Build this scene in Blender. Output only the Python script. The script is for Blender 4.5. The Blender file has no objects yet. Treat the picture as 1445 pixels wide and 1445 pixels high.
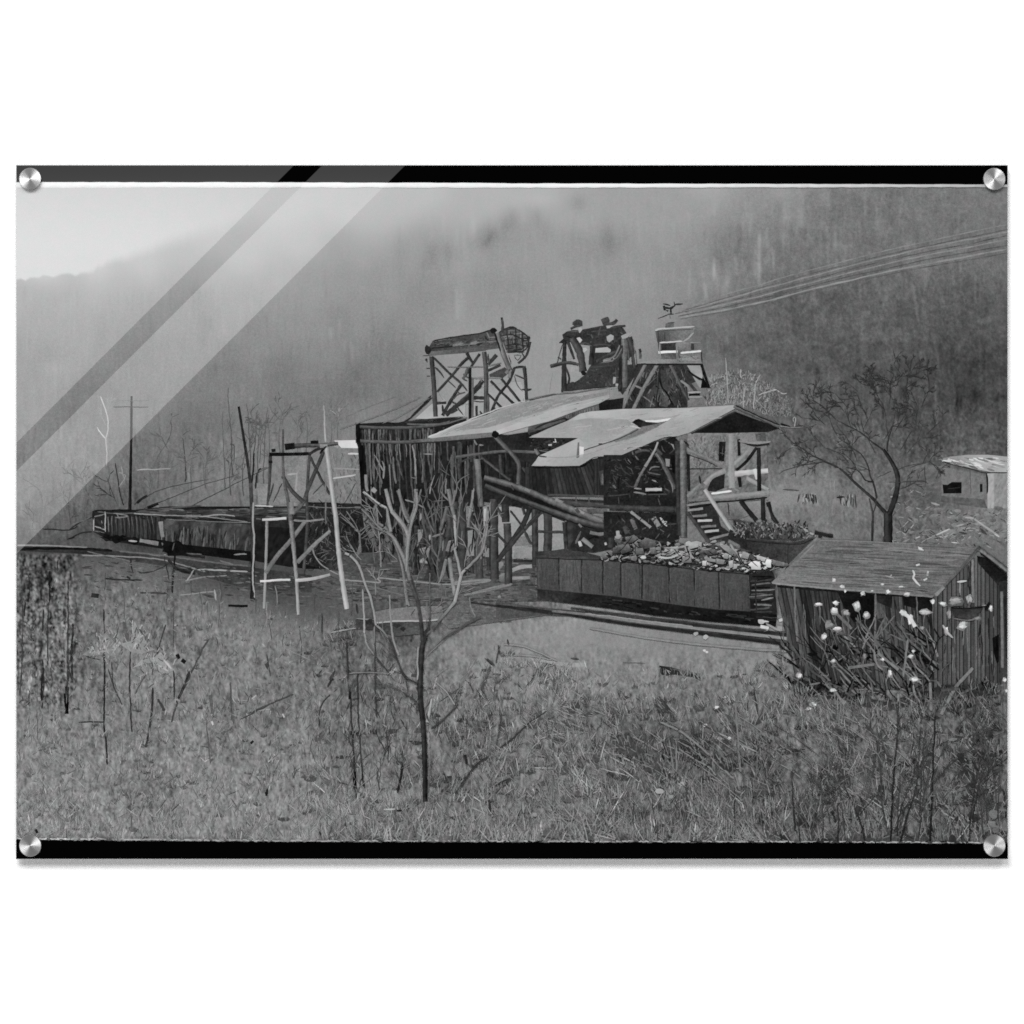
import bpy, math, random
import numpy as np
from mathutils import Matrix, Vector
from mathutils.geometry import delaunay_2d_cdt
# ------------------------------------------------------------------ scene basics
SC = bpy.context.scene
COL = SC.collection
R = random.Random(11)
NP = np.random.RandomState(5)
# 1 unit = 1 m ; one pixel of the 1445 px photograph = 1 mm on the print plane (y = 0, the wall is behind at +y)
PX0, PX1, PY0, PY1 = 23.2, 1421.8, 233.3, 1211.7
GAP, SHEET = 0.0155, 0.004
ROOT_Z = (722.5 - PY1) / 1000.0
def wx(px): return (px - 722.5) / 1000.0
def wz(py): return (722.5 - py) / 1000.0
RATIO = 1.295                                  # display radiance of a perfectly white (albedo 1) print under the lamps
def lin(t):
    t = np.interp(np.clip(np.asarray(t, dtype=float), 0, 255), [0, 12, 30, 60, 100, 130, 155, 185, 215, 255], [0, 13, 33, 68, 113, 141, 161, 187, 215, 255]) / 255.0
    return np.where(t <= 0.04045, t / 12.92, ((t + 0.055) / 1.055) ** 2.4) / RATIO

# ------------------------------------------------------------------ numpy noise / tone field of the printed picture
FS = 1.4                                      # cell of the field in picture pixels
FX0, FX1, FY0, FY1 = PX0, PX1, 257.0, 1191.0
NX = int((FX1 - FX0) / FS) + 1
NY = int((FY1 - FY0) / FS) + 1
XS = np.linspace(FX0, FX1, NX)
YS = np.linspace(FY0, FY1, NY)
GX, GY = np.meshgrid(XS, YS)
def upsample(a, xs_in, ys_in, xs, ys):
    t = np.empty((a.shape[0], len(xs)))
    for i in range(a.shape[0]): t[i] = np.interp(xs, xs_in, a[i])
    o = np.empty((len(ys), len(xs)))
    for j in range(len(xs)): o[:, j] = np.interp(ys, ys_in, t[:, j])
    return o
def noise(sx, sy):
    return (noise1(sx, sy) + noise1(sx * .87, sy * 1.13)) * .74
def noise1(sx, sy):
    nx = int((FX1 - FX0) / sx) + 3; ny = int((FY1 - FY0) / sy) + 3
    a = NP.normal(0, 1, (ny, nx))
    return upsample(a, FX0 + sx * (np.arange(nx) - NP.rand()), FY0 + sy * (np.arange(ny) - NP.rand()), XS, YS)
def smooth(e0, e1, v):
    t = np.clip((v - e0) / (e1 - e0), 0, 1); return t * t * (3 - 2 * t)

CTRL = """60,300,211 60,380,205 200,300,209 300,300,201 400,275,204 400,300,198 340,360,184 300,330,188 250,350,176 200,370,186 130,378,198
30,275,212 150,270,212 300,270,208 420,262,204 470,262,200
30,410,158 60,410,156 110,400,160 170,400,162 60,450,145 60,500,136 60,550,129 100,600,122 40,580,127 280,430,138 200,500,127 130,570,117 60,620,126 340,420,150 420,340,182 500,300,194
260,500,133 200,580,122 100,680,113 200,440,143 150,460,142 250,400,158 300,390,166 400,390,160 350,480,134 300,540,120 40,680,118 150,640,116
560,290,192 480,350,166 450,400,153 400,450,144 360,500,134 330,530,119 400,530,114 450,500,134 500,450,140 550,400,148 600,350,156 650,300,180 700,280,182 650,340,164
600,420,136 550,500,118 500,545,108 580,560,110 450,560,112 420,590,108 600,270,194 520,262,198 700,350,150 720,420,142 700,440,143 760,350,150 800,300,166 760,270,180
850,300,161 900,300,158 850,350,144 850,400,146 800,420,148 780,480,150 900,400,146 900,450,140 870,430,143 950,300,156 1000,300,150 1000,350,138 1000,270,168 1050,290,142
1050,350,120 1100,300,126 1100,270,142 1150,300,118 1200,280,112 1250,290,108 1300,300,106 1400,300,108 1400,270,112 1300,270,114 1200,266,122 1100,380,106 1200,340,108 1300,360,106 1400,380,96
1000,400,132 950,420,136 1000,440,108 1050,440,93 1100,430,88 1200,420,88 1300,420,84 1400,430,77 1000,490,96 1050,500,86 1100,500,80 1200,500,75 1300,500,71 1400,500,64
1050,560,97 1100,560,88 1200,570,78 1300,570,70 1400,570,67 1100,640,86 1150,620,80 1200,640,84 1300,620,76 1400,620,78 1110,660,106 1110,690,128 1150,690,118 1150,750,106 1200,720,108
1230,680,100 1250,740,96 1300,700,84 1350,740,104 1400,740,112 1400,780,98 1000,540,108 960,600,100
650,470,148 740,520,148 760,560,150 640,560,150 700,560,155 560,560,112 520,590,122 470,580,111
250,620,108 300,600,112 250,680,102 300,680,112 350,640,116 100,720,96 60,750,88 200,700,88 130,740,72 430,620,112 470,600,118 480,640,122 420,660,122 450,690,116 400,600,112 200,640,100
60,775,78 60,788,50 200,775,52 150,790,82 200,800,96 300,790,62 250,820,86 320,830,72 400,830,64 450,850,76 500,830,84 560,820,74 600,830,80 650,850,76 700,845,70 750,860,72
560,890,68 640,880,82 660,905,124 700,882,134 750,880,140 800,890,146 900,900,137 1000,912,131 1080,918,127 800,922,126 900,940,116 1000,940,108 1080,940,104 850,875,128 950,890,122 1060,905,122
60,830,70 60,900,72 60,960,86 60,1030,112 60,1100,118 60,1160,124 150,830,92 200,860,96 150,900,100 200,960,105 250,900,96 300,860,106 350,880,108 400,900,106 300,950,101 400,960,96 450,900,99 450,960,92
420,1000,96 200,1060,111 300,1060,112 400,1060,108 300,1150,118 450,1150,120 150,1150,120 200,1110,106 500,900,88 520,960,86 520,1050,92 600,960,100 560,1150,120 650,950,109 700,1000,105 650,1050,98 700,1100,105 700,1160,112
600,1080,96 800,960,116 850,1000,100 800,1050,108 800,1100,110 800,1160,112 900,970,108 950,1000,97 900,1050,84 950,1060,74 1000,1060,76 1000,1000,92 1050,980,99 1000,1120,96 900,1120,100 1000,1170,102
1100,1000,97 1150,1010,98 1100,1060,86 1100,1130,84 1200,1030,94 1200,1080,88 1200,1140,86 1300,1050,88 1300,1120,86 1400,1040,80 1350,1000,76 1400,1100,75 1400,1160,82 1300,1170,92"""
C = np.array([[float(v) for v in s.split(',')] for s in CTRL.split()])
cxs = np.linspace(FX0, FX1, 120); cys = np.linspace(FY0, FY1, 84)
cgx, cgy = np.meshgrid(cxs, cys)
num = np.zeros_like(cgx); den = np.zeros_like(cgx)
for x, y, t in C:
    d2 = (cgx - x) ** 2 + ((cgy - y) * 1.15) ** 2 + 60.0
    w = d2 ** -2.0
    num += w * t; den += w
low = num / den
for _ in range(3):
    p = np.pad(low, 1, mode='edge')
    low = (p[1:-1, 1:-1] * 2 + p[:-2, 1:-1] + p[2:, 1:-1] + p[1:-1, :-2] + p[1:-1, 2:]) / 6.0
F = upsample(low, cxs, cys, XS, YS)

# the hazy ridge against the sky
RX = [23, 45, 60, 75, 95, 110, 130, 150, 170, 200, 230, 260, 300, 340, 380, 420, 470]
RY = [394, 392, 389, 391, 386, 389, 381, 372, 366, 357, 346, 335, 321, 305, 290, 274, 255]
ridge = np.interp(XS, RX, RY, right=200.0) + np.interp(XS, np.linspace(23, 1422, 220), NP.normal(0, 1.3, 220))
soft = np.interp(XS, [23, 100, 140, 250, 400], [4, 5, 12, 34, 40])
skyness = 1 - smooth(-0.5, 0.5, (GY - ridge[None, :]) / soft[None, :])
skytone = np.interp(GX + GY * 0.3, [100, 300, 420, 560, 650], [212, 208, 203, 196, 188])
F = F * (1 - skyness) + skytone * skyness

def soft_line(pts, w, amp):
    for (x0, y0), (x1, y1) in zip(pts[:-1], pts[1:]):
        m = w * 3
        i0, i1 = np.searchsorted(XS, [min(x0, x1) - m, max(x0, x1) + m]); j0, j1 = np.searchsorted(YS, [min(y0, y1) - m, max(y0, y1) + m])
        if i1 <= i0 or j1 <= j0: continue
        gx = GX[j0:j1, i0:i1]; gy = GY[j0:j1, i0:i1]
        dx, dy = x1 - x0, y1 - y0; L = dx * dx + dy * dy + 1e-6
        t = np.clip(((gx - x0) * dx + (gy - y0) * dy) / L, 0, 1)
        d2 = (gx - x0 - t * dx) ** 2 + (gy - y0 - t * dy) ** 2
        F[j0:j1, i0:i1] += amp * np.exp(-d2 / (2 * w * w)) * (1 - (2 * np.abs(t - .5)) ** 6 * .6)
def soft_blob(x, y, rx, ry, amp):
    i0, i1 = np.searchsorted(XS, [x - rx * 2.5, x + rx * 2.5]); j0, j1 = np.searchsorted(YS, [y - ry * 2.5, y + ry * 2.5])
    gx = GX[j0:j1, i0:i1]; gy = GY[j0:j1, i0:i1]
    F[j0:j1, i0:i1] += amp * np.exp(-(((gx - x) / rx) ** 2 + ((gy - y) / ry) ** 2))

hill = (1 - skyness) * (1 - smooth(760, 800, GY))
right = smooth(850, 1150, GX)
# vertical grain of far tree trunks, stronger where the haze is thin
thin = np.clip((190 - F) / 100, 0, 1) * hill
F += noise(3.2, 22) * 2.0 * thin + noise(9, 50) * 1.3 * thin + noise(44, 40) * 2.2 * thin + (noise(17, 15) * 2.6 + noise(8, 7) * 2.4 + noise(4.5, 5) * 2.2) * thin * (.35 + right)
F += noise(2.2, 2.6) * 4.2 * thin * (0.35 + right + smooth(560, 640, GY))
F += noise(2.0, 6.0) * 4.0 * hill * smooth(570, 660, GY)
for x, y, rx, ry, a in [(690, 335, 26, 16, -12), (716, 312, 13, 18, -13), (640, 352, 22, 18, -9), (612, 362, 14, 20, -8), (860, 340, 12, 22, -11), (815, 285, 14, 14, -9),
        (745, 300, 10, 20, -6), (683, 346, 5, 6, -9), (688, 340, 5, 6, -11), (693, 334, 4, 6, -11), (698, 328, 4, 6, -9), (609, 355, 8, 13, -11), (630, 352, 5, 9, -9), (600, 372, 9, 10, -6), (714, 318, 8, 8, -9), (724, 304, 7, 11, -9), (758, 302, 6, 12, -8), (817, 288, 9, 8, -8), (857, 340, 8, 22, -8), (668, 330, 4, 14, 7), (645, 338, 3, 14, 8), (739, 310, 4, 14, 6), (760, 282, 30, 10, 6), (655, 345, 5, 18, 9), (668, 318, 6, 16, 7), (1030, 330, 22, 30, -10), (1010, 355, 16, 26, -8), (1085, 330, 8, 40, -5),
        (1240, 316, 8, 16, 12), (1113, 310, 10, 22, 12), (1130, 300, 9, 16, 10), (1165, 275, 8, 14, 12), (1100, 275, 20, 10, 12), (1200, 310, 40, 30, -6), (1195, 347, 9, 3, 14),
        (1180, 345, 5, 3, 10), (1388, 452, 10, 4, 26), (1385, 468, 8, 5, 20), (1400, 485, 8, 9, 20), (1412, 475, 6, 10, 18), (1290, 500, 30, 10, 8), (1170, 455, 18, 10, 8), (1185, 470, 14, 5, 12),
        (1330, 520, 40, 20, -6), (1250, 480, 60, 20, 5), (1360, 560, 30, 20, -6), (1120, 590, 30, 20, 6), (290, 460, 9, 14, -9), (285, 478, 22, 12, -4), (142, 480, 9, 20, -6), (95, 420, 20, 10, -4),
        (480, 450, 18, 20, -5), (455, 470, 12, 20, 6), (560, 475, 20, 12, 6), (650, 430, 5, 24, 8), (700, 400, 30, 20, -5), (80, 520, 18, 10, 9), (70, 500, 30, 12, -5), (565, 350, 14, 20, -6), (490, 380, 14, 20, -5)]:
    soft_blob(x, y, rx, ry, a)
for x0, y0, x1, y1, w, a in [(644, 407, 645, 450, 2, 12), (466, 462, 467, 478, 2, 12), (478, 450, 480, 470, 1.5, 10), (1073, 330, 1070, 395, 3, 16), (1084, 340, 1083, 372, 3, 13), (1066, 350, 1066, 388, 2, 12),
        (991, 383, 998, 424, 2.2, 14), (1288, 398, 1296, 455, 1.8, 18), (1108, 285, 1107, 312, 2.4, 12), (1130, 296, 1131, 320, 2.4, 12), (1376, 390, 1377, 430, 1.5, 10), (1320, 540, 1322, 600, 1.6, 22),
        (1350, 545, 1352, 585, 1.3, -16), (1276, 545, 1280, 600, 1.6, -16), (1245, 545, 1246, 590, 1.4, -14), (1284, 520, 1281, 560, 1.4, 12), (1060, 300, 1058, 330, 2, 9), (1045, 318, 1044, 345, 1.6, -9)]:
    soft_line([(x0, y0), ((x0 + x1) / 2 + R.uniform(-1, 1), (y0 + y1) / 2), (x1, y1)], w, a)
for i in range(210):                           # hazy crowns along the slope
    u = R.random(); x = 575 + 330 * u + R.gauss(0, 14); y = float(np.interp(x, [560, 620, 690, 740, 800, 900], [385, 362, 322, 300, 330, 330])) + abs(R.gauss(0, 16))
    soft_blob(x, y, R.uniform(3, 8), R.uniform(7, 17), -R.uniform(.4, 1.8) * (1 if x < 760 else .7))
for i in range(160):                           # crowns and pale trunks at the edge of the thin haze
    u = R.random(); x = 985 + 240 * u + R.gauss(0, 18); y = 395 - 110 * u + R.gauss(0, 20)
    if R.random() < .6: soft_blob(x, y, R.uniform(3, 8), R.uniform(6, 15), -R.uniform(2, 6))
    else: soft_line([(x, y), (x + R.uniform(-3, 3), y + R.uniform(14, 40))], R.uniform(1, 2), R.uniform(5, 13))
for i in range(420):                           # mottled scrub on the near slope
    x = R.uniform(1000, 1421); y = R.uniform(430, 650); soft_blob(x, y, R.uniform(2, 7), R.uniform(1.6, 5), R.choice([-1, 1]) * R.uniform(3, 9))
for i in range(260):                           # faint trunks on the left slope
    x = R.uniform(24, 560); y = R.uniform(400, 560); soft_line([(x, y), (x + R.uniform(-2, 2), y + R.uniform(12, 36))], R.uniform(.8, 1.6), R.choice([-1, 1]) * R.uniform(2, 6))
for i in range(760):                           # far trunks: faint streaks
    x = R.uniform(560, 1420); y = R.uniform(270, 620)
    if y < 300 and x < 900: continue
    k = 0.35 + 0.65 * min(1, max(0, (x - 700) / 500))
    h = R.uniform(10, 42)
    soft_line([(x, y), (x + R.uniform(-2, 2), y + h)], R.uniform(.8, 1.7), R.choice([-1, 1, 1]) * R.uniform(3, 9) * k)
for i in range(330):                           # valley scrub at the left
    x = R.uniform(24, 520); y = R.uniform(560, 770); h = R.uniform(6, 30)
    soft_line([(x, y), (x + R.uniform(-5, 5), y - h)], R.uniform(.8, 1.5), R.choice([-1, -1, 1]) * R.uniform(6, 18) * min(1, .35 + (y - 560) / 160))
for i in range(260):                           # pasture and scrub behind the tipple at the right
    x = R.uniform(1085, 1421); y = R.uniform(560, 770); h = R.uniform(3, 14)
    soft_line([(x, y), (x + R.uniform(-6, 6), y - h)], R.uniform(.8, 1.5), R.choice([-1, 1]) * R.uniform(6, 16))
# cleared ground, yard and meadow
mead = smooth(775, 815, GY)
yard = np.exp(-(((GX - 880) / 260) ** 2 + ((GY - 900) / 34) ** 2))
grassy = mead * (1 - .8 * yard) * smooth(800, 900, GY + 40 * np.sin(GX / 90))
F += 13 * grassy
F += (noise(3.0, 4.4) * 14 + noise(5, 10) * 9 + noise(28, 22) * 5 + noise(2.0, 2.2) * 10 + noise(3.4, 20) * 6) * grassy
spk = noise(3.6, 5.0); F -= np.clip(spk - 1.1, 0, 2) * 30 * grassy; F += np.clip(-spk - 1.5, 0, 2) * 26 * grassy
F += noise(3, 2) * 3 * mead * (1 - grassy)
fine = smooth(1000, 1050, GY) * (1 - smooth(420, 560, GX))
F += noise(2.6, 2.6) * 12 * fine
patch = (1 - smooth(100, 116, GX + 4 * np.sin(GY / 7))) * smooth(778, 786, GY) * (1 - smooth(985, 1020, GY))
F += (noise(2.3, 2.5) * 30 + noise(3, 14) * 20 + noise(4, 5) * 14 + 8) * patch
bl = (1 - smooth(180, 330, GX)) * smooth(1080, 1150, GY)
F += noise(3, 3.2) * 16 * bl
F = np.clip(F, 4, 250)
def field_at(x, y):
    i = min(NX - 1, max(0, int((x - FX0) / (FX1 - FX0) * (NX - 1)))); j = min(NY - 1, max(0, int((y - FY0) / (FY1 - FY0) * (NY - 1))))
    return float(F[j, i])
def low_at(x, y):
    i = min(119, max(0, int((x - FX0) / (FX1 - FX0) * 119))); j = min(83, max(0, int((y - FY0) / (FY1 - FY0) * 83)))
    return float(low[j, i])

# ------------------------------------------------------------------ materials
def nodes(name):
    m = bpy.data.materials.new(name); m.use_nodes = True
    nt = m.node_tree; return m, nt, nt.nodes['Principled BSDF']
def ink_material():
    m, nt, b = nodes('glossy_print_ink')
    N, L = nt.nodes.new, nt.links.new
    at = N('ShaderNodeAttribute'); at.attribute_name = 'tone'
    tc = N('ShaderNodeTexCoord')
    val = None
    for sc, amp, det in ((760, .34, 1.0), (260, .15, 1.0), (48, .08, 2.0)):
        n = N('ShaderNodeTexNoise'); n.inputs['Scale'].default_value = sc; n.inputs['Detail'].default_value = det
        L(tc.outputs['Object'], n.inputs['Vector'])
        mr = N('ShaderNodeMapRange'); mr.inputs['From Min'].default_value = .2; mr.inputs['From Max'].default_value = .8
        mr.inputs['To Min'].default_value = 1 - amp; mr.inputs['To Max'].default_value = 1 + amp
        L(n.outputs['Fac'], mr.inputs['Value'])
        if val is None: val = mr.outputs['Result']
        else:
            mm = N('ShaderNodeMath'); mm.operation = 'MULTIPLY'; L(val, mm.inputs[0]); L(mr.outputs['Result'], mm.inputs[1]); val = mm.outputs[0]
    # bright tones carry less grain than mid tones
    g = N('ShaderNodeMapRange'); g.inputs['From Min'].default_value = .12; g.inputs['From Max'].default_value = .32; g.inputs['To Min'].default_value = 1; g.inputs['To Max'].default_value = .14
    L(at.outputs['Fac'], g.inputs['Value'])
    gm = N('ShaderNodeMix'); gm.inputs['A'].default_value = 1.0; L(g.outputs['Result'], gm.inputs['Factor']); L(val, gm.inputs['B'])
    # slight colour cast blotches of the scanned film
    tn = N('ShaderNodeTexNoise'); tn.inputs['Scale'].default_value = 60; tn.inputs['Detail'].default_value = 1; L(tc.outputs['Object'], tn.inputs['Vector'])
    tm = N('ShaderNodeMix'); tm.data_type = 'RGBA'; L(tn.outputs['Fac'], tm.inputs['Factor'])
    tm.inputs['A'].default_value = (.93, 1.01, .985, 1); tm.inputs['B'].default_value = (1.05, .985, 1.01, 1)
    v1 = N('ShaderNodeVectorMath'); v1.operation = 'SCALE'; L(at.outputs['Color'], v1.inputs[0]); L(gm.outputs['Result'], v1.inputs['Scale'])
    v2 = N('ShaderNodeVectorMath'); v2.operation = 'MULTIPLY'; L(v1.outputs[0], v2.inputs[0]); L(tm.outputs['Result'], v2.inputs[1])
    L(v2.outputs[0], b.inputs['Base Color'])
    b.inputs['Roughness'].default_value = 0.0; b.inputs['IOR'].default_value = 2.0
    return m
INK = ink_material()
def flat_mat(name, col, rough=.5, metal=0, nscale=40, namp=.04, spec=.5):
    m, nt, b = nodes(name); N, L = nt.nodes.new, nt.links.new
    tc = N('ShaderNodeTexCoord'); n = N('ShaderNodeTexNoise'); n.inputs['Scale'].default_value = nscale; n.inputs['Detail'].default_value = 4
    L(tc.outputs['Object'], n.inputs['Vector'])
    mx = N('ShaderNodeMix'); mx.data_type = 'RGBA'; L(n.outputs['Fac'], mx.inputs['Factor'])
    mx.inputs['A'].default_value = tuple(c * (1 - namp) for c in col) + (1,); mx.inputs['B'].default_value = tuple(min(1, c * (1 + namp)) for c in col) + (1,)
    L(mx.outputs['Result'], b.inputs['Base Color']); b.inputs['Roughness'].default_value = rough; b.inputs['Metallic'].default_value = metal
    b.inputs['Specular IOR Level'].default_value = spec
    return m

# ------------------------------------------------------------------ the print and its parts
root = bpy.data.objects.new('acrylic_print', None); COL.objects.link(root)
root.location = (0, 0, ROOT_Z)
root['label'] = 'wide glossy acrylic photo print of an old coal tipple, mounted on the white wall'
root['category'] = 'wall print'
DZ = 9e-6
CELL = 5.0
LV = np.zeros((int(1445 / CELL) + 2, int(1445 / CELL) + 2), dtype=np.int32)
PARTS = []
class Tile:
    def __init__(s, x, y, size): s.x, s.y, s.k = x, y, size / 1445.0
    def __call__(s, txt): return [(s.x + float(a) * s.k, s.y + float(b) * s.k) for a, b in (q.split(',') for q in txt.split())]
ID = Tile(0, 0, 1445)
def spline(pts, n):
    if len(pts) < 3: 
        (x0, y0), (x1, y1) = pts[0], pts[-1]
        return [(x0 + (x1 - x0) * i / n, y0 + (y1 - y0) * i / n) for i in range(n + 1)]
    P = [pts[0]] + list(pts) + [pts[-1]]; out = []
    m = max(1, n // (len(pts) - 1))
    for i in range(len(pts) - 1):
        p0, p1, p2, p3 = P[i:i + 4]
        for k in range(m):
            t = k / m
            out.append(tuple(.5 * (2 * p1[c] + (p2[c] - p0[c]) * t + (2 * p0[c] - 5 * p1[c] + 4 * p2[c] - p3[c]) * t * t + (3 * p1[c] - p0[c] - 3 * p2[c] + p3[c]) * t ** 3) for c in (0, 1)))
    out.append(pts[-1]); return out
class Part:
    def __init__(s, name, label=None, parent=None, kind=None):
        s.name, s.label, s.parent, s.kind = name, label, parent, kind
        s.v, s.z, s.t, s.f = [], [], [], []
        s.obj = None
        PARTS.append(s)
    def _level(s, cells):
        l = 1
        for c in cells:
            if LV[c] >= l: l = int(LV[c]) + 1
        for c in cells: LV[c] = l
        return l
    def _put(s, pts, tones, faces, lv):
        b = len(s.v)
        s.v += pts; s.z += [lv * DZ] * len(pts); s.t += tones
        s.f += [tuple(b + i for i in f) for f in faces]
    def poly(s, pts, tone, vary=0, grain=1.0):
        pts = [(min(PX1, max(PX0, x)), min(PY1, max(PY0, y))) for x, y in pts]
        xs = [p[0] for p in pts]; ys = [p[1] for p in pts]
        i0, i1, j0, j1 = int(min(xs) / CELL), int(max(xs) / CELL), int(min(ys) / CELL), int(max(ys) / CELL)
        lv = s._level([(i, j) for i in range(i0, i1 + 1) for j in range(j0, j1 + 1)])
        tn = list(tone) if isinstance(tone, (list, tuple)) else [tone + R.uniform(-vary, vary) for _ in pts]
        area = abs(sum(a[0] * b[1] - b[0] * a[1] for a, b in zip(pts, pts[1:] + pts[:1]))) / 2
        if area < 40 or max(tn) < 6 or grain == 0:
            s._put(pts, tn, [tuple(range(len(pts)))], lv); return s
        # mottled fill: jittered interior points, each with the tone of the outline around it plus stains and grain
        step = 1.7 if area < 6000 else 2.3
        P = np.array(pts); T = np.array(tn)
        g = np.array([(x + R.uniform(-.5, .5) * step, y + R.uniform(-.5, .5) * step) for y in np.arange(min(ys), max(ys), step) for x in np.arange(min(xs), max(xs), step)])
        ins = np.zeros(len(g), dtype=bool)
        for a, b in zip(pts, pts[1:] + pts[:1]):
            c = ((a[1] > g[:, 1]) != (b[1] > g[:, 1]))
            with np.errstate(divide='ignore', invalid='ignore'): ins ^= c & (g[:, 0] < (b[0] - a[0]) * (g[:, 1] - a[1]) / ((b[1] - a[1]) or 1e-9) + a[0])
        g = g[ins]
        d2 = ((g[:, None, :] - P[None]) ** 2).sum(2) + 4.0; wgt = d2 ** -1.3
        tt = (wgt * T).sum(1) / wgt.sum(1)
        a1 = R.uniform(0, 6.3); f1, f2 = R.uniform(.10, .2), R.uniform(.3, .5)
        tt += grain * (2.2 * np.sin(g[:, 0] * f1 + 1.7 * np.sin(g[:, 1] * .13 + a1) + a1) + 1.8 * np.sin(g[:, 1] * f2 * .6 + g[:, 0] * .07 + a1) + NP.normal(0, 1, len(g)) * np.interp(tt, [20, 60, 110, 160, 200], [3.5, 5.5, 6, 3, 2.4]))
        allp = [Vector(p) for p in pts] + [Vector(p) for p in g]
        n0 = len(pts)
        res = delaunay_2d_cdt(allp, [], [list(range(n0))], 1, 1e-5)
        alt = np.concatenate([T, tt]); tones = []
        for o in res[3]: tones.append(float(alt[o[0]]) if o else float(T.mean()))
        s._put([(v.x, v.y) for v in res[0]], [max(4.0, q) for q in tones], [tuple(f) for f in res[2]], lv); return s
    def patch(s, q, nu, nv, fn):
        # q: four corners TL TR BR BL
        pts, tn, fc = [], [], []
        for j in range(nv + 1):
            for i in range(nu + 1):
                u, v = i / nu, j / nv
                x = (q[0][0] * (1 - u) + q[1][0] * u) * (1 - v) + (q[3][0] * (1 - u) + q[2][0] * u) * v
                y = (q[0][1] * (1 - u) + q[1][1] * u) * (1 - v) + (q[3][1] * (1 - u) + q[2][1] * u) * v
                pts.append((min(PX1, x), y)); tn.append(fn(u, v))
        for j in range(nv):
            for i in range(nu):
                a = j * (nu + 1) + i; fc.append((a, a + 1, a + nu + 2, a + nu + 1))
        xs = [p[0] for p in q]; ys = [p[1] for p in q]
        lv = s._level([(i, j) for i in range(int(min(xs) / CELL), int(max(xs) / CELL) + 1) for j in range(int(min(ys) / CELL), int(max(ys) / CELL) + 1) if i < LV.shape[0] and j < LV.shape[1]])
        s._put(pts, tn, fc, lv); return s
    def planks(s, q, n, tone, var=10, gap=25, gapw=.14, nv=8, streak=5):
        # boards running from the TL-TR edge down to the BL-BR edge
        cut = [0.0] + sorted(min(.995, max(.005, (i + R.uniform(-.22, .22)) / n)) for i in range(1, n)) + [1.0]
        us, ts = [], []
        for a, b in zip(cut[:-1], cut[1:]):
            t = tone + R.gauss(0, var); g = gapw * (b - a)
            us += [a, a + g * .5, a + g, (a + b) / 2, b - g * .4]; ts += [gap, t * .72, t, t + R.uniform(-4, 7), t * .93]
        us.append(1.0); ts.append(gap)
        pts, tn, fc = [], [], []
        m = len(us)
        for j in range(nv + 1):
            v = j / nv
            for u, t in zip(us, ts):
                x = (q[0][0] * (1 - u) + q[1][0] * u) * (1 - v) + (q[3][0] * (1 - u) + q[2][0] * u) * v
                y = (q[0][1] * (1 - u) + q[1][1] * u) * (1 - v) + (q[3][1] * (1 - u) + q[2][1] * u) * v
                pts.append((min(PX1, x), y)); tn.append(max(6, t + R.gauss(0, streak)))
        for j in range(nv):
            for i in range(m - 1):
                a = j * m + i; fc.append((a, a + 1, a + m + 1, a + m))
        xs = [p[0] for p in q]; ys = [p[1] for p in q]
        lv = s._level([(i, j) for i in range(int(min(xs) / CELL), int(max(xs) / CELL) + 1) for j in range(int(min(ys) / CELL), int(max(ys) / CELL) + 1) if i < LV.shape[0] and j < LV.shape[1]])
        s._put(pts, tn, fc, lv); return s
    def st(s, pts, w, tone, w2=None, t2=None, sh=0, rough=.12, n=None, side=1, jit=4, wob=1.0):
        # a tapered brush stroke; sh > 0 gives a round section: lighter on one side, darker on the other
        w2 = w if w2 is None else w2; t2 = tone if t2 is None else t2
        L = sum(math.dist(a, b) for a, b in zip(pts[:-1], pts[1:]))
        n = n or int(max(len(pts) - 1, min(60, L / 3.5))); n = max(n, 1)
        c = spline(pts, n); m = len(c)
        if max(w, w2) < 4 and L > 12 and wob:
            ox = oy = 0.0; cc_ = []
            for i, (x, y) in enumerate(c):
                ox = ox * .8 + R.gauss(0, .32) * wob; oy = oy * .8 + R.gauss(0, .2) * wob; cc_.append((x + ox, y + oy))
            c = cc_
        big = max(w, w2)
        if sh and big > 3: cr = ((-.5, -sh * 2.2), (-.34, -sh * 1.1), (-.1, sh * .1), (.14, sh * 1.2), (.34, sh * .6), (.5, -sh * 1.1))
        elif sh: cr = ((-.5, -sh), (-.18, sh * .1), (.2, sh), (.5, sh * .25))
        elif big > 2.6: cr = ((-.5, -7), (-.2, 2), (.2, 3), (.5, -5))
        else: cr = ((-.5, 0), (.5, 0))
        gr_ = [0.0] * len(cr)
        k = len(cr); vp, vt, fc, cells = [], [], [], set()
        for i, (x, y) in enumerate(c):
            a = c[max(0, i - 1)]; b = c[min(m - 1, i + 1)]
            dx, dy = b[0] - a[0], b[1] - a[1]; l = math.hypot(dx, dy) or 1
            nx, ny = -dy / l, dx / l
            if (nx + ny * .6) * side > 0: nx, ny = -nx, -ny      # + offset looks to the upper left
            f = i / (m - 1); ww = (w + (w2 - w) * f) * (1 + R.uniform(-rough, rough)); tt = tone + (t2 - tone) * f + R.gauss(0, jit)
            if big < 3.2 and m > 2 and i in (0, m - 1): ww *= .45
            if big > 2.6: gr_ = [v * .6 + R.gauss(0, 4.5) for v in gr_]
            for (o, dt), gg in zip(cr, gr_):
                X = min(PX1, max(PX0, x + nx * o * ww)); Y = y + ny * o * ww
                vp.append((X, Y)); vt.append(max(4, tt + dt + gg))
            r = ww * .5
            for ax in (-r, 0, r):
                for ay in (-r, 0, r):
                    ci, cj = int((x + ax) / CELL), int((y + ay) / CELL)
                    if 0 <= ci < LV.shape[0] and 0 <= cj < LV.shape[1]: cells.add((ci, cj))
        for i in range(m - 1):
            for j in range(k - 1):
                a = i * k + j; fc.append((a, a + 1, a + k + 1, a + k))
        s._put(vp, vt, fc, s._level(cells)); return s
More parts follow.
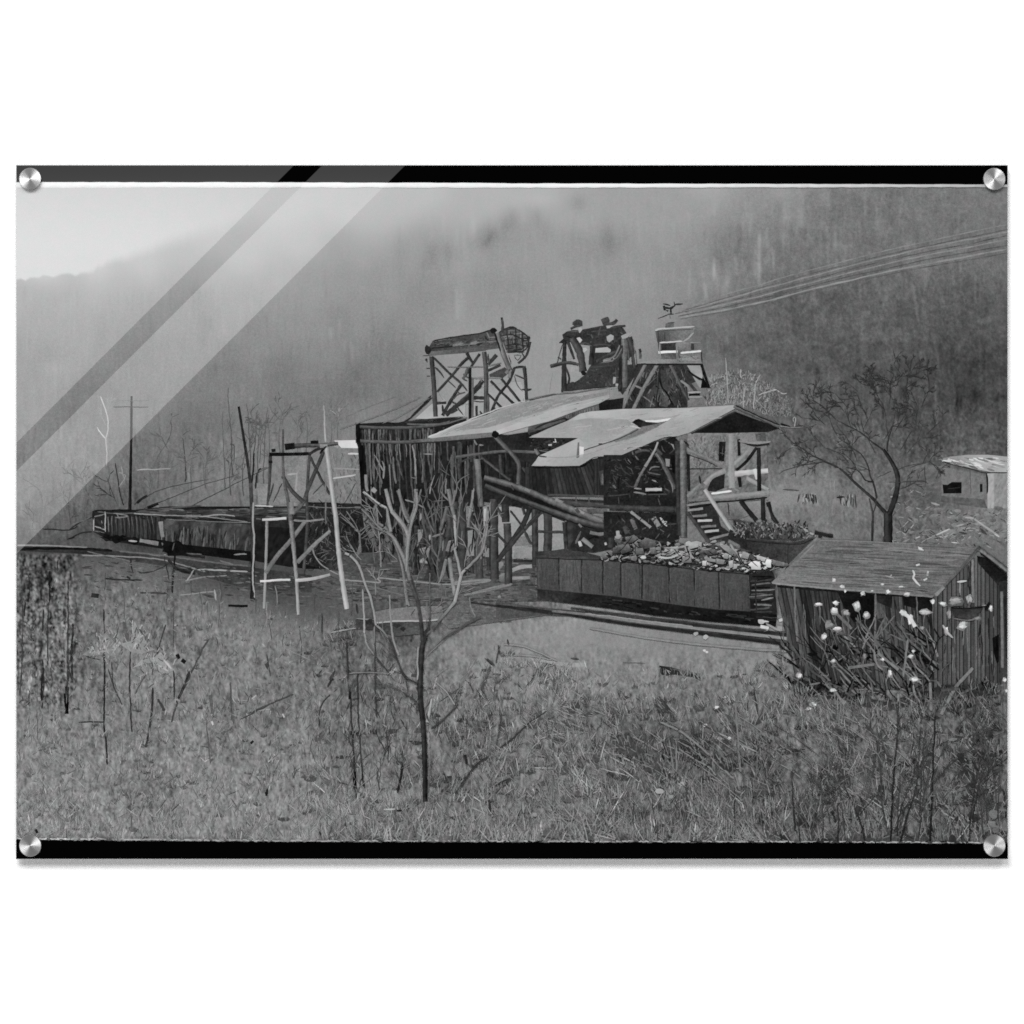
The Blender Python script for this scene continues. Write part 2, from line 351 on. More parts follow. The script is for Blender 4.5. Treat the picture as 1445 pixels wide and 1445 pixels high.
    def boards(s, xs0, xs1, n, top, bot, tone, var=10, gap=24):
        # upright boards between two edge curves (pixel coordinates)
        x = xs0; step = (xs1 - xs0) / n
        while x < xs1 - .5:
            w_ = min(step * R.uniform(.7, 1.3), xs1 - x); t = tone + R.gauss(0, var); b_ = [(x, bot(x)), (x + w_ * .16, bot(x)), (x + w_, bot(x + w_))]
            y0, y1 = top(x), top(x + w_)
            m = 6
            for j in range(m):
                f0, f1 = j / m, (j + 1) / m
                L_ = lambda xx, f: (xx, top(xx) + (bot(xx) - top(xx)) * f)
                tj = t + R.gauss(0, 4)
                s.poly([L_(x + w_ * .18, f0), L_(x + w_, f0), L_(x + w_, f1), L_(x + w_ * .18, f1)], [tj * .86, tj + 4, tj + 2, tj * .84], grain=0)
            s.poly([L_(x, 0), L_(x + w_ * .2, 0), L_(x + w_ * .2, 1), L_(x, 1)], gap + R.uniform(-8, 12), grain=0)
            x += w_
        return s
    def blob(s, x, y, rx, ry, tone, n=9, rough=.25, shade=0):
        pts = []; tn = []
        for i in range(n):
            a = 2 * math.pi * i / n; q = 1 + R.uniform(-rough, rough)
            pts.append((x + rx * q * math.cos(a), y + ry * q * math.sin(a))); tn.append(tone - shade * math.sin(a) - shade * .4 * math.cos(a) + R.uniform(-4, 4))
        return s.poly(pts, tn)
    def twig(s, x, y, ang, length, w, tone, depth, spread=.5, t2=None):
        # forking twigs; ang in degrees, 90 = up
        pts = [(x, y)]; a = math.radians(ang); cx, cy = x, y
        for i in range(3):
            a += R.uniform(-.16, .16); cx += math.cos(a) * length / 3; cy -= math.sin(a) * length / 3; pts.append((cx, cy))
        s.st(pts, max(w, .95), tone, max(w * .6, .8), t2 or tone, n=3, jit=5)
        if depth > 0:
            for k in range(R.choice((2, 2, 3))):
                i = R.choice((1, 2, 3)); px, py = pts[i]
                s.twig(px, py, math.degrees(a) + R.uniform(-60, 60) * spread * 1.6, length * R.uniform(.5, .78), w * .62, tone + R.uniform(-6, 6), depth - 1, spread, t2)
    def build(s):
        me = bpy.data.meshes.new(s.name)
        n = len(s.v)
        xy = np.array(s.v); z = np.array(s.z)
        co = np.empty((n, 3), dtype=np.float32)
        co[:, 0] = (xy[:, 0] - 722.5) / 1000; co[:, 1] = -z; co[:, 2] = (722.5 - xy[:, 1]) / 1000 - ROOT_Z
        # keep every face looking at the viewer (-y)
        fc = []
        for f in s.f:
            ar = 0
            for a, b in zip(f, f[1:] + f[:1]): ar += xy[a, 0] * xy[b, 1] - xy[b, 0] * xy[a, 1]
            fc.append(f if ar < 0 else f[::-1])
        me.from_pydata(co.tolist(), [], fc)
        paint(me, np.array(s.t))
        link_part(s, me)
def paint(me, tones):
    l = lin(tones); c = np.ones((len(l), 4), dtype=np.float32); c[:, 0] = l; c[:, 1] = l; c[:, 2] = l
    at = me.color_attributes.new('tone', 'FLOAT_COLOR', 'POINT'); at.data.foreach_set('color', c.ravel())
def link_part(s, me):
    me.materials.append(INK)
    o = bpy.data.objects.new(s.name, me); COL.objects.link(o); s.obj = o
    o.parent = s.parent.obj if s.parent else root
    if s.label: o['label'] = s.label
    if s.kind: o['kind'] = s.kind
# ------------------------------------------------------------------ drawing of the printed picture, back to front
def field_part(name, label, mask, kind=None):
    s = Part(name, label, None, kind)
    s.field = mask
    return s
gl = np.interp(XS, [23, 130, 350, 500, 760, 1110, 1160, 1422], [769, 769, 798, 812, 832, 800, 762, 760])
gmask = YS[:, None] > gl[None, :]
smask = (YS[:, None] < ridge[None, :]) & (XS[None, :] < 470)
qm = lambda m: m[:-1, :-1]
field_part('sky', 'pale hazy sky in the upper left of the print', qm(smask & ~gmask))
field_part('hillside', 'misty wooded hillside filling the upper half of the print', qm(~smask & ~gmask))
field_part('meadow', 'weedy grey meadow and bare yard across the lower half of the print', qm(gmask))

# --- black film margins with the light leak line
fb = Part('film_border', 'black film margin along the top of the print')
def edge(x0, x1, n, f, j): return [(x0 + (x1 - x0) * i / n, f(x0 + (x1 - x0) * i / n) + R.uniform(-j, j)) for i in range(n + 1)]
top = lambda x: float(np.interp(x, [23, 350, 640, 720, 1080, 1422], [257.6, 257.8, 258.6, 259.4, 260.2, 261]))
bot = lambda x: float(np.interp(x, [23, 110, 350, 700, 1080, 1422], [1184.4, 1185.5, 1187.3, 1188.3, 1188.8, 1190.4]))
fb.poly([(PX0, PY0), (PX1, PY0)] + edge(PX1, PX0, 300, top, .35), 1)
ll = Part('light_leak', 'bright white line between the upper film margin and the sky', fb)
a = edge(PX0, PX1, 120, lambda x: top(x) - .6, .3); b = edge(PX0, PX1, 120, lambda x: float(np.interp(x, [23, 500, 760, 1080, 1422], [265, 264.8, 265.2, 264.6, 264.2])), .45)
for (p, q), (r, t) in zip(zip(a[:-1], a[1:]), zip(b[:-1], b[1:])):
    k = float(np.interp(p[0], [23, 900, 1150, 1422], [255, 252, 222, 186])) + R.uniform(-6, 4) * (p[0] > 1000)
    m0 = (p[0], p[1] * .45 + r[1] * .55); m1 = (q[0], q[1] * .45 + t[1] * .55)
    ll.poly([p, q, m1, m0], k); ll.poly([m0, m1, t, r], [k, k, k * .9, k * .9])
# --- aerial cables
A3 = Tile(700, 210, 380)
for i, (ys, ym, ye, t, w) in enumerate([(436, 403.5, 317, 122, 1.3), (439.5, 408.5, 324, 84, 1.2), (441, 411, 327, 128, 1.5), (443, 416, 333, 80, 1.2), (445, 419.5, 338, 126, 1.6), (446.5, 423.5, 346, 78, 1.3), (448.5, 428, 352, 132, 2.0), (450, 431, 357, 82, 1.1)]):
    c = Part('aerial_cable', None)
    c.st([(946 + i * 2 if i > 2 else 962, ys), (1065, ym), (1250, ym - (ym - ye) * .555 - 2), (PX1, ye)], w, t + 8, w * 1.1, t, rough=.3, n=70, jit=7)

# --- far house behind the tree at the right
H = Tile(1240, 640, 200)
fh = Part('farmhouse', 'small pale roofed house at the right edge, behind the tree')
fw = Part('wall', None, fh)
fw.patch(H('330,90 960,170 1110,560 330,450'), 26, 16, lambda u, v: 96 + 9 * math.sin(v * 50) - 12 * v + R.gauss(0, 8))
fw.patch(H('640,90 1090,190 1100,470 640,430'), 22, 14, lambda u, v: 108 + R.gauss(0, 6) - 22 * (v < .12) + 5 * math.sin(u * 30))
fw.patch(H('1105,200 1320,195 1320,560 1110,560'), 14, 14, lambda u, v: (168 if u < .3 else 136) + R.gauss(0, 9))
fw.st(H('1098,200 1100,410'), 2.2, 18).st(H('1072,220 1076,400'), 1.6, 105).st(H('470,120 472,320'), 1.2, 58).st(H('240,285 470,280'), 1.2, 62).st(H('930,170 940,420'), .9, 70).st(H('520,90 640,70'), 1, 76)
fr = Part('roof', None, fh)
fr.poly(H('600,60 730,30 900,14 1110,12 1320,32 1320,190 1140,188 950,150 760,100'), [110, 130, 160, 170, 165, 180, 175, 180, 150])
for i in range(60):
    u = R.random(); x = 640 + 670 * u; y = R.uniform(30 + 10 * u, 90 + 95 * u)
    fr.st(H(f'{x},{y} {x+R.uniform(40,130)},{y+R.uniform(0,40)}'), R.uniform(.8, 3), R.choice([90, 120, 150, 190, 215, 225]))
fr.st(H('640,85 760,112 940,160 1110,195 1320,192'), 1.3, 40)
for q, t in [('650,315 700,320 745,290 845,292 845,405 660,408', 16), ('1030,310 1058,310 1058,390 1032,395', 22)]:
    w = Part('window', None, fh); w.poly(H(q), t); w.st(H('700,360 830,345') if t == 16 else H('1040,330 1050,350'), 1.2, 42)
# --- brush heap below the house
bh = Part('brush_heap', 'tangled pale brush heap between the house and the shed roof')
for i in range(60): 
    x = R.uniform(1262, 1421); y = R.uniform(718, 766); bh.blob(x, y, R.uniform(3, 8), R.uniform(2, 5), 96 + R.uniform(-22, 22) + (14 if x > 1330 else 0), 8, .4, 10)
for i in range(420):
    x = R.uniform(1255, 1421); y = R.uniform(690, 772); a = R.uniform(-1.2, 1.2)
    if x < 1320 and y < 745 and R.random() < .6: continue
    if y < 722 - (x < 1390) * 0 and x > 1318: continue
    bh.st([(x, y), (x + R.uniform(2, 9), y + a * 5)], R.uniform(.7, 1.6), R.choice([50, 70, 95, 115, 130, 145, 165]) + R.uniform(-10, 10))
for q, t, w in [('590,830 650,800 720,765', 190, 2.2), ('740,905 805,912', 200, 1.8), ('880,650 960,655 1010,690 1110,760 1230,850', 160, 2.8), ('1180,820 1230,850', 195, 2), ('790,740 870,720', 160, 2.4), ('530,500 620,530', 150, 3), ('240,740 262,805 300,760', 52, 1.4), ('200,680 240,800', 55, 1), ('1030,760 1100,820', 60, 3), ('820,800 900,820', 60, 2.6), ('560,870 640,860', 60, 1.6)]:
    bh.st(H(q), w, t)
# --- field buildings and road beyond the tipple
G = Tile(1065, 640, 380)
fo = Part('field_outbuilding', 'low dark outbuilding in the field behind the tipple')
fo.poly(G('80,208 238,206 238,268 70,292'), [132, 134, 130, 126]).st(G('150,192 240,200'), 1.6, 60)
for i in range(46):
    x = R.uniform(238, 330); fo.st(G(f'{x},{R.uniform(212,240)} {x+R.uniform(-10,14)},{R.uniform(240,276)}'), R.uniform(1, 2.4), R.choice([35, 45, 60, 95, 140, 160]))
for i in range(20):
    x = R.uniform(440, 545); fo.st(G(f'{x},{R.uniform(215,240)} {x+R.uniform(-8,14)},{R.uniform(245,290)}'), R.uniform(1, 2.4), R.choice([45, 60, 110, 150, 170]))
fo.st(G('440,236 480,232'), 3, 34).st(G('405,140 410,360'), 1.6, 130, t2=100).st(G('425,140 430,340'), 1.4, 140, t2=100)

# --- lit thicket between the tower and the gable
B = Tile(960, 500, 170)
tk = Part('thicket', 'pale lit winter thicket behind the loading tower', None, 'stuff')
for i in range(1300):
    x = R.uniform(300, 1330); top_y = float(np.interp(x, [300, 550, 700, 950, 1100, 1300], [330, 200, 210, 260, 420, 560])); y = R.uniform(top_y, 760)
    if y > np.interp(x, [300, 640, 1180, 1330], [640, 600, 800, 800]): continue
    a = R.gauss(0, .6); l = R.uniform(20, 65); dim = .62 if x > 1050 else 1
    tk.st(B(f'{x},{y} {x+math.sin(a)*l},{y-math.cos(a)*l}'), R.uniform(.6, 1.1), (R.choice([60, 80, 100, 125, 145, 160]) + R.uniform(-12, 12)) * dim + (30 if dim < 1 else 0), n=1)
for q, t in [('540,40 560,240 565,420 575,590', 165), ('880,650 890,500 900,360 960,240', 170), ('760,640 765,480 780,400', 165), ('940,490 1000,460 1100,440 1140,430', 175), ('1110,425 1150,425 1220,470 1280,470', 185), ('720,180 725,260 740,290', 165), ('1370,870 1390,790 1370,750 1345,770 1350,810', 165), ('920,340 1000,380 1060,410', 120), ('400,500 410,610', 140)]:
    tk.st(B(q), 1.4, t, 1.0, n=12)

# --- utility pole and wires at the left
L0 = Tile(0, 540, 380)
up = Part('utility_pole', 'dark utility pole with a thin cross-arm at the left')
up.st(L0('706,72 704,300 700,520 697,690'), 2.9, 24, 4.6, 22, sh=8)
ua = Part('crossarm', None, up); ua.st(L0('605,128 680,127 800,131'), 1.3, 52); ua.st(L0('636,95 800,94'), .7, 92)
for q in ['720,655 790,610 860,574 1000,540 1120,520', '770,675 860,640 950,605 1100,545 1250,502', '1010,672 1150,600 1260,545 1370,490 1445,455']:
    w = Part('guy_wire', None); w.st(L0(q), 1.3, 52, 1.1, 62)
for q, w, t in [('735,645 760,625 790,608', 3.4, 24), ('790,672 850,648', 4, 22)]: up.st(L0(q), w, t)
# --- winter trees at the left
D = Tile(230, 540, 150)
wt = Part('white_birch', 'slender white forked trunk left of the utility pole')
wt.st(L0('540,72 566,140 577,210 572,280 566,300 574,380 572,450'), 1.6, 196, 1.3, 168).st(L0('522,240 545,275 565,298'), 1.7, 196, 1.9)
wt.twig(148, 600, 120, 14, .8, 140, 2); wt.twig(151, 580, 60, 14, .7, 140, 2)
def sapling(label, lines, twigs=(), tile=ID):
    p = Part('bare_sapling', label)
    for q, w, t, w2, t2 in lines: p.st(tile(q), w, t, w2, t2)
    for x, y, a, l, w, t, d in twigs:
        if 'scrub' in label: p = Part('scrub_stem')
        p.twig(x, y, a, l, w, t, d)
    return p
sapling('short dark forked sapling in the left valley', [('265,740 285,900 305,1110 315,1250 300,1340', 1.2, 70, 1.9, 40), ('310,1110 340,1060 480,1000', 1.2, 70, .8, 88), ('265,715 320,670 400,640', 1.1, 62, .7, 96), ('305,1095 230,1060 170,1040', 1, 76, .7, 100)], [(266, 645, 60, 14, .7, 80, 2), (262, 650, 130, 12, .7, 84, 2)], D)
sapling('thin faint sapling beside the utility pole', [('918,205 925,250 900,320 860,380 830,440', .9, 70, .9, 80), ('910,300 850,400', .8, 84, .7, 90)], [(240, 600, 80, 12, .6, 84, 2)], L0)
sapling('tall thin straight bare trunk left of the leaning pole', [('892,60 890,250 915,600 930,860 940,1180 945,1290', 1.0, 82, 1.7, 62), ('915,840 965,860 960,1120', 2.0, 62, 1.4, 72), ('1275,500 1272,560 1278,660', 2, 40, 1.6, 50)][:2], [(324, 660, 60, 14, .7, 84, 2)], D)
sapling('pair of dark upright stems right of the leaning pole', [('1440,430 1400,600 1330,850 1310,1100', .9, 84, 1.2, 76), ('1270,560 1250,800 1235,980', .8, 84, 1.6, 50), ('1240,960 1225,1200 1200,1440', 2.4, 22, 2.2, 34), ('1330,1160 1280,1240 1250,1445', 2.4, 30, 2.8, 34), ('1420,1150 1330,1180 1290,1215', 1.2, 50, 1.2, 60)], [(365, 625, 80, 20, .8, 84, 3), (372, 612, 95, 22, .8, 88, 3), (352, 640, 95, 22, .7, 84, 2), (360, 600, 80, 14, .6, 90, 2)], D)
sapling('leafless scrub at the far left edge of the valley', [('620,430 650,620 665,660', 1.6, 40, 1.8, 36), ('635,480 672,500 640,560', 1.4, 150, 1.0, 140), ('650,450 668,540', 1.6, 160, 1.1, 120)], [(165, 712, 105, 30, 1.0, 46, 3), (60, 730, 85, 40, .9, 90, 3), (88, 690, 75, 28, .8, 100, 2), (135, 715, 130, 36, .9, 74, 3), (100, 742, 100, 26, .9, 60, 2), (45, 745, 80, 26, .9, 60, 2), (210, 700, 70, 26, .8, 84, 2), (230, 690, 80, 40, .7, 90, 3), (290, 680, 95, 32, .7, 84, 3), (420, 640, 95, 30, .7, 88, 3), (470, 620, 88, 40, .7, 96, 3), (480, 600, 100, 20, .7, 150, 2), (395, 610, 80, 24, .7, 90, 3), (440, 600, 110, 22, .7, 100, 2)], L0)
for x, y, h, tn in [(318, 690, 110, 74), (352, 690, 120, 66), (363, 690, 100, 70), (372, 685, 110, 76), (380, 680, 90, 80), (344, 700, 80, 70), (326, 700, 60, 62), (395, 640, 60, 84), (432, 640, 60, 86), (466, 630, 56, 90), (476, 620, 44, 92), (290, 690, 40, 80), (270, 690, 60, 84), (222, 690, 50, 78), (60, 740, 80, 96), (90, 745, 70, 96), (120, 735, 60, 86)]:
    p = Part('valley_stem'); p.st([(x, y), (x + R.uniform(-3, 3), y - h * .5), (x + R.uniform(-5, 6), y - h)], 1.6, tn, .8, tn + 14)
    for j in range(4): p.twig(x + R.uniform(-2, 2), y - h * R.uniform(.3, .95), R.choice([60, 120]) + R.uniform(-14, 14), R.uniform(7, 16), .9, tn + 14, 1)
# pale track lines and a plank in the valley
vp = Part('plank', 'pale plank lying in the scrub right of the utility pole'); vp.st(L0('735,468 820,464 915,460'), 1.7, 176, 1.4, 150)

# --- bare tree at the right
T = Tile(1100, 540, 200)
rt = Part('bare_tree', 'large dark bare tree between the tipple and the far house')
k1 = Part('trunk', None, rt)
k1.st(T('1105,1640 1108,1445 1105,1310'), 12.5, 38, 12.5, 36, sh=14).st(T('1120,1340 1190,1130 1205,960 1150,820 1060,680'), 8.5, 34, 4.6, 38, sh=12)
k1.st(T('1085,1330 1000,1240 950,1180 780,1030 620,880 450,800'), 5.6, 36, 2.2, 42, sh=6).st(T('945,1640 948,1445 950,1330 915,1180'), 4.2, 44, 2, 58, sh=8).st(T('955,1340 985,1220 990,1160'), 2, 46, 1.4, 52)
k2 = Part('branches', None, rt)
for q, w, t, w2, t2 in [('450,800 330,740 190,645', 2, 40, 1.3, 52), ('450,805 250,840 60,890 0,935', 1.4, 44, .9, 62), ('1000,1180 975,1060 930,960 860,770 740,660 600,555', 3, 42, 1.1, 50), ('965,1010 880,1000 800,900 680,865', 2.6, 34, 1.3, 46), ('705,820 610,720 450,655', 1.6, 46, 1, 56), ('1070,690 940,600 800,490 700,440 580,380', 2.8, 42, 1.0, 58), ('1100,700 1115,580 1165,400 1180,290', 2.4, 38, .9, 58), ('1112,560 1085,440 1075,330', 1.4, 44, .8, 60), ('1205,890 1300,850 1445,825', 1.2, 48, .9, 58), ('1140,905 1000,960', 1.4, 50, .9, 60), ('1100,1010 1280,1012 1445,1000', .9, 56, .8, 62), ('1230,690 1320,540 1390,430 1360,330 1400,220 1430,150', 1.3, 52, .9, 60), ('1250,330 1270,160 1275,60', .9, 54, .7, 62), ('190,650 120,600', 1, 58, .7, 66)]:
    k2.st(T(q), w, t, w2, t2)
tw = Part('twigs', None, rt)
for x, y, a, l, d in [(1127, 629, 140, 22, 3), (1162, 630, 130, 22, 4), (1182, 615, 120, 26, 4), (1180, 592, 130, 30, 4), (1200, 602, 110, 30, 5), (1220, 615, 100, 28, 4), (1261, 580, 85, 32, 5), (1250, 588, 105, 32, 5), (1248, 620, 70, 30, 4), (1180, 660, 150, 26, 4), (1150, 653, 165, 24, 3), (1235, 640, 120, 26, 4), (1292, 596, 80, 32, 5), (1285, 660, 30, 28, 4), (1270, 690, 20, 26, 3), (1140, 640, 160, 22, 4), (1210, 650, 110, 28, 4), (1262, 610, 60, 32, 5), (1255, 570, 90, 24, 4), (1275, 560, 80, 28, 4), (1230, 665, 150, 24, 4), (1300, 575, 70, 28, 4), (1165, 600, 140, 26, 4), (1240, 560, 110, 26, 4), (1195, 575, 120, 26, 4), (1310, 610, 40, 28, 4), (1280, 640, 50, 30, 4), (1225, 590, 120, 28, 4)]:
    tw.twig(x, y, a, l, 1.5, 44, d, .55, 56)
# ------------------------------------------------------------------ left coal car and track
lr = Part('rail_track', 'rail tracks running from the left edge past the coal cars')
lr.poly([(23, 771), (120, 772), (350, 800), (440, 812), (440, 836), (350, 832), (240, 800), (120, 782), (23, 777)], [60, 50, 46, 50, 58, 62, 60, 40, 34])
lr.st(L0('88,893 300,888 470,893 600,900'), 3.6, 18).st(L0('88,872 300,876 470,884'), 2.4, 150, 1.8, 120)
for q, w, t in [('440,925 640,932 850,948 1000,985 1100,1015', 1.8, 128), ('800,922 860,930 890,922', 1.6, 160), ('1050,1000 1200,1008 1330,1015', 2.2, 160), ('640,905 900,930 1100,960 1330,985', 2.2, 92), ('470,905 700,960', 1.4, 105), ('990,1065 1100,1045 1220,1035', 1.8, 120), ('870,900 1000,925 1100,935', 3.6, 34), ('1000,990 1050,1020', 3, 36), ('940,1000 1000,1010 1050,1015', 4, 42)]: lr.st(L0(q), w, t)
lc = Part('coal_car', 'long low coal car at the left, its side in shadow')
cs = Part('car_side', None, lc)
px = lambda q: L0(q)
cs.poly(px('495,690 720,682 900,664 1440,664 1940,660 1950,1000 1640,1000 1330,950 860,890 590,850 500,800'), [34, 30, 34, 40, 40, 34, 22, 24, 24, 30, 36])
cs.planks(px('590,715 880,725 880,850 590,825'), 13, 48, 12, 22, .3, 6)
cs.patch(px('880,735 1345,760 1345,920 880,850'), 34, 8, lambda u, v: 62 + 12 * math.sin(u * 17 + v * 3) * (1 - v * .5) - 10 * v + R.gauss(0, 8))
for i in range(90):
    x = R.uniform(885, 1560); y = R.uniform(760, 850) + (x - 885) * .05; cs.st(px(f'{x},{y} {x+R.uniform(-16,10)},{y+R.uniform(30,110)}'), R.uniform(.8, 2.4), R.choice([24, 32, 40, 70, 82, 96]))
cs.patch(px('1380,770 1560,780 1560,990 1380,960'), 12, 8, lambda u, v: 26 + R.gauss(0, 5))
for x in range(600, 830, 21): cs.st(px(f'{x},{718+R.uniform(-4,4)} {x+8+(x-600)*.06},{815+R.uniform(-8,12)}'), 1.3, R.uniform(70, 108), 1.0, 56)
for x in (1010, 1060, 1115, 1180): cs.st(px(f'{x},{770+R.uniform(-6,20)} {x-8},{870+R.uniform(-10,14)}'), 2.4, 78, 4.2, 66)
cs.st(px('862,745 868,800 874,830'), 6.4, 132, 5, 108).st(px('868,830 878,890'), 2, 96)
ct = Part('coal_load', None, lc)
ct.patch(px('730,690 1940,664 1940,742 740,706'), 40, 5, lambda u, v: 64 + 5 * math.sin(u * 40) + R.gauss(0, 8) - 16 * v)
ct.st(px('1060,668 1320,672 1440,665'), 2.4, 20).st(px('740,690 880,676 1080,660'), 2, 74)
for i in range(110):
    x = R.uniform(740, 1900); y = R.uniform(672, 730); ct.st(px(f'{x},{y} {x+R.uniform(20,90)},{y+R.uniform(-2,6)}'), R.uniform(.7, 1.6), R.choice([26, 34, 44, 80, 92, 104]))
cr = Part('top_rail', None, lc)
cr.st(px('715,700 880,712 1080,718 1330,748'), 1.9, 142, 1.4, 112).st(px('890,732 1100,742 1345,752'), 1.3, 96, 1.2, 110).st(px('1070,720 1180,708 1260,718'), 1.5, 150).st(px('500,690 610,700 720,698'), 1.5, 86)
cl = Part('end_ladder', None, lc)
for q, t in [('503,715 502,795', 165), ('562,690 566,800', 165), ('500,722 565,706', 110), ('505,770 565,790', 150), ('505,795 560,803', 90), ('580,720 585,800', 100), ('545,740 548,780', 130), ('610,700 690,715 620,725', 115), ('625,700 640,730', 115)]: cl.st(px(q), 1.6, t)
cl.st(px('500,690 500,735'), 3, 26).st(px('515,730 555,780'), 5, 40).st(px('500,690 720,684'), 2.4, 22)
cu = Part('undercarriage', None, lc)
cu.poly(px('520,795 590,830 760,845 880,860 900,930 1080,925 1350,960 1345,905 1000,870 880,845 590,822'), 16)
for x, y, r in [(575, 832, 6), (625, 840, 7), (720, 850, 6), (905, 885, 9), (950, 880, 9), (660, 835, 5)]: cu.blob(x * 380 / 1445, 540 + y * 380 / 1445, r, r * .9, 14, 11, .12)
cu.st(px('660,832 745,838'), 2, 26).st(px('690,848 735,852'), 2.4, 175).st(px('750,846 850,864'), 5, 128, 6, 112).st(px('1255,922 1325,920'), 2, 130).st(px('1000,915 1080,922'), 2, 86).st(px('1120,938 1180,940'), 1.6, 60).st(px('1180,955 1250,975'), 2.4, 96)
tb = Part('coupler_rods', None, lc)
for q, w, t in [('370,790 440,745 500,722', 1.8, 44), ('230,785 370,792 420,770', 1.7, 40), ('375,835 440,805 495,798', 1.9, 38), ('370,770 480,725', 1.2, 100), ('95,792 200,785', 1.2, 80), ('360,840 400,830', 2.2, 30), ('540,830 590,850', 2.2, 28)]: tb.st(px(q), w, t)
# little post and stakes in front of the left track
sk = Part('stake', 'dark leaning stake standing in front of the left coal car'); sk.st(L0('932,880 935,960 925,1130'), 2.6, 26, 2.6, 18).st(L0('935,860 925,900'), 1.6, 80)
sk = Part('stake', 'short dark stake left of the coal car stake'); sk.st(L0('700,945 703,985 710,1018'), 2.6, 26, 1.4, 46)
lg0 = Part('trampled_ground', 'dark trampled ground with cinders in front of the left coal car', None, 'stuff')
for i in range(420):
    x = R.uniform(115, 600); y = float(np.interp(x, [115, 350, 440, 600], [786, 802, 815, 800])) + abs(R.gauss(0, 22))
    if y > np.interp(x, [115, 350, 600], [835, 860, 880]): continue
    lg0.st([(x, y), (x + R.uniform(3, 12), y + R.uniform(-1.5, 3))], R.uniform(.8, 2.2), max(20, low_at(x, y) + R.choice([-28, -22, -14, 10, 16, 26])), n=2)
sd = Part('driftwood', 'dark fallen branches in front of the left track')
for q, w, t in [('745,1020 800,1015 880,985 920,960', 1.4, 44), ('880,930 895,1000 905,1060', 1.4, 42), ('900,950 960,1005 1050,1025', 3.4, 36), ('560,1050 640,1056 765,1058', 2.2, 40), ('680,1040 700,1052', 3, 34), ('490,1140 530,1145', 6.5, 34), ('750,1128 900,1132', 2.4, 58), ('1225,1195 1325,1198', 3.4, 20), ('1040,1005 1000,1065', 2, 150), ('960,1140 1150,1120', 1.5, 140), ('1152,1110 1158,1170', 2.6, 160), ('1165,1120 1190,1115 1185,1140', 1.4, 130), ('1100,1140 1150,1150', 3, 60)]: sd.st(L0(q), w, t)

# ------------------------------------------------------------------ timber scaffold at the left centre
S = Tile(320, 540, 380)
bg = Part('corrugated_sheet', 'bright sheet of roofing beside the timber bin')
bg.poly(S('575,310 690,308 710,352 615,350'), [205, 222, 230, 215]).st(S('650,382 708,382'), 2.6, 205).st(S('560,330 600,345'), 4, 150)
bp = Part('sloped_panel', 'pale sloped panel seen through the scaffold')
bp.poly(S('300,392 425,392 430,520 425,640 355,640 300,560'), [118, 124, 128, 126, 120, 116]).poly(S('430,560 560,600 560,640 440,645'), [120, 118, 112, 116]).poly(S('160,540 235,545 230,650 170,655'), [120, 134, 140, 128]).poly(S('250,620 330,600 340,650 245,660'), 120)
bp.st(S('380,480 370,600'), 3, 146).st(S('325,492 380,488'), 2.4, 168).st(S('150,660 250,664'), 2.2, 190)
for i in range(90):
    x = R.uniform(545, 720); y = R.uniform(390, 650); bp.st(S(f'{x},{y} {x+R.uniform(-14,14)},{y-R.uniform(10,40)}'), R.uniform(.6, 1.1), R.choice([70, 85, 125, 140]))
bp.st(S('560,515 690,495'), 2.2, 190).st(S('575,460 720,466'), 1.5, 150).st(S('690,540 650,620 630,650'), 1.4, 62)
# dark brush between scaffold and bin
W = Tile(480, 560, 260)
db = Part('dark_brush', 'dark tangle of brush between the scaffold and the bin', None, 'stuff')
db.poly(S('430,640 720,650 740,790 800,900 960,1010 800,1010 600,1010 430,980'), [40, 36, 28, 32, 54, 60, 48, 34])
for i in range(520):
    x = R.uniform(430, 900); y = R.uniform(660, 1010)
    if x > 720 and y < 660 + (x - 720) * 1.3: continue
    a = R.gauss(0, .8); l = R.uniform(16, 60)
    db.st(S(f'{x},{y} {x+math.sin(a)*l*.5+R.uniform(-8,8)},{y-math.cos(a)*l*.5} {x+math.sin(a)*l},{y-math.cos(a)*l}'), R.uniform(.6, 1.3), R.choice([14, 18, 24, 30, 60, 75, 90, 100]) + R.uniform(-8, 8), n=2)
for q, w, t in [('430,650 560,648 700,668', 2, 28), ('430,662 560,672 720,668', 1.2, 100), ('640,690 700,780 715,860 720,920', 1.3, 110), ('715,800 770,760', 1.2, 110), ('640,1020 720,900', 1.2, 95), ('610,720 700,790', 1.0, 120), ('560,900 480,920', 1, 90), ('460,890 500,970 600,1030', 1.7, 130)]: db.st(S(q), w, t)
# plank wall bin
bn = Part('timber_bin', 'tall dark bin walled with rough upright poles, left of the tin roofs')
bw = Part('bin_wall', None, bn)
bw.poly(W('122,212 330,200 500,205 720,190 960,160 1010,190 1060,250 1130,420 1130,860 640,880 170,870 150,520'), [24, 34, 34, 32, 34, 34, 34, 32, 32, 30, 26, 20])
bw.poly(W('165,860 600,850 1000,860 1130,850 1330,900 1330,1290 960,1330 560,1330 500,1180 380,1040'), [26, 30, 34, 34, 40, 44, 50, 46, 34, 30])
for i in range(120):
    x = R.uniform(230, 1300); y0 = R.uniform(820, 1150)
    if y0 > 880 + (x - 230) * 1.1: continue
    bw.st(W(f'{x},{y0} {x+R.uniform(-30,30)},{y0+70} {x+R.uniform(-60,60)},{y0+R.uniform(110,220)}'), R.uniform(.9, 4), R.choice([18, 24, 44, 54, 62, 72, 84, 96]), sh=6, side=R.choice([1, -1]))
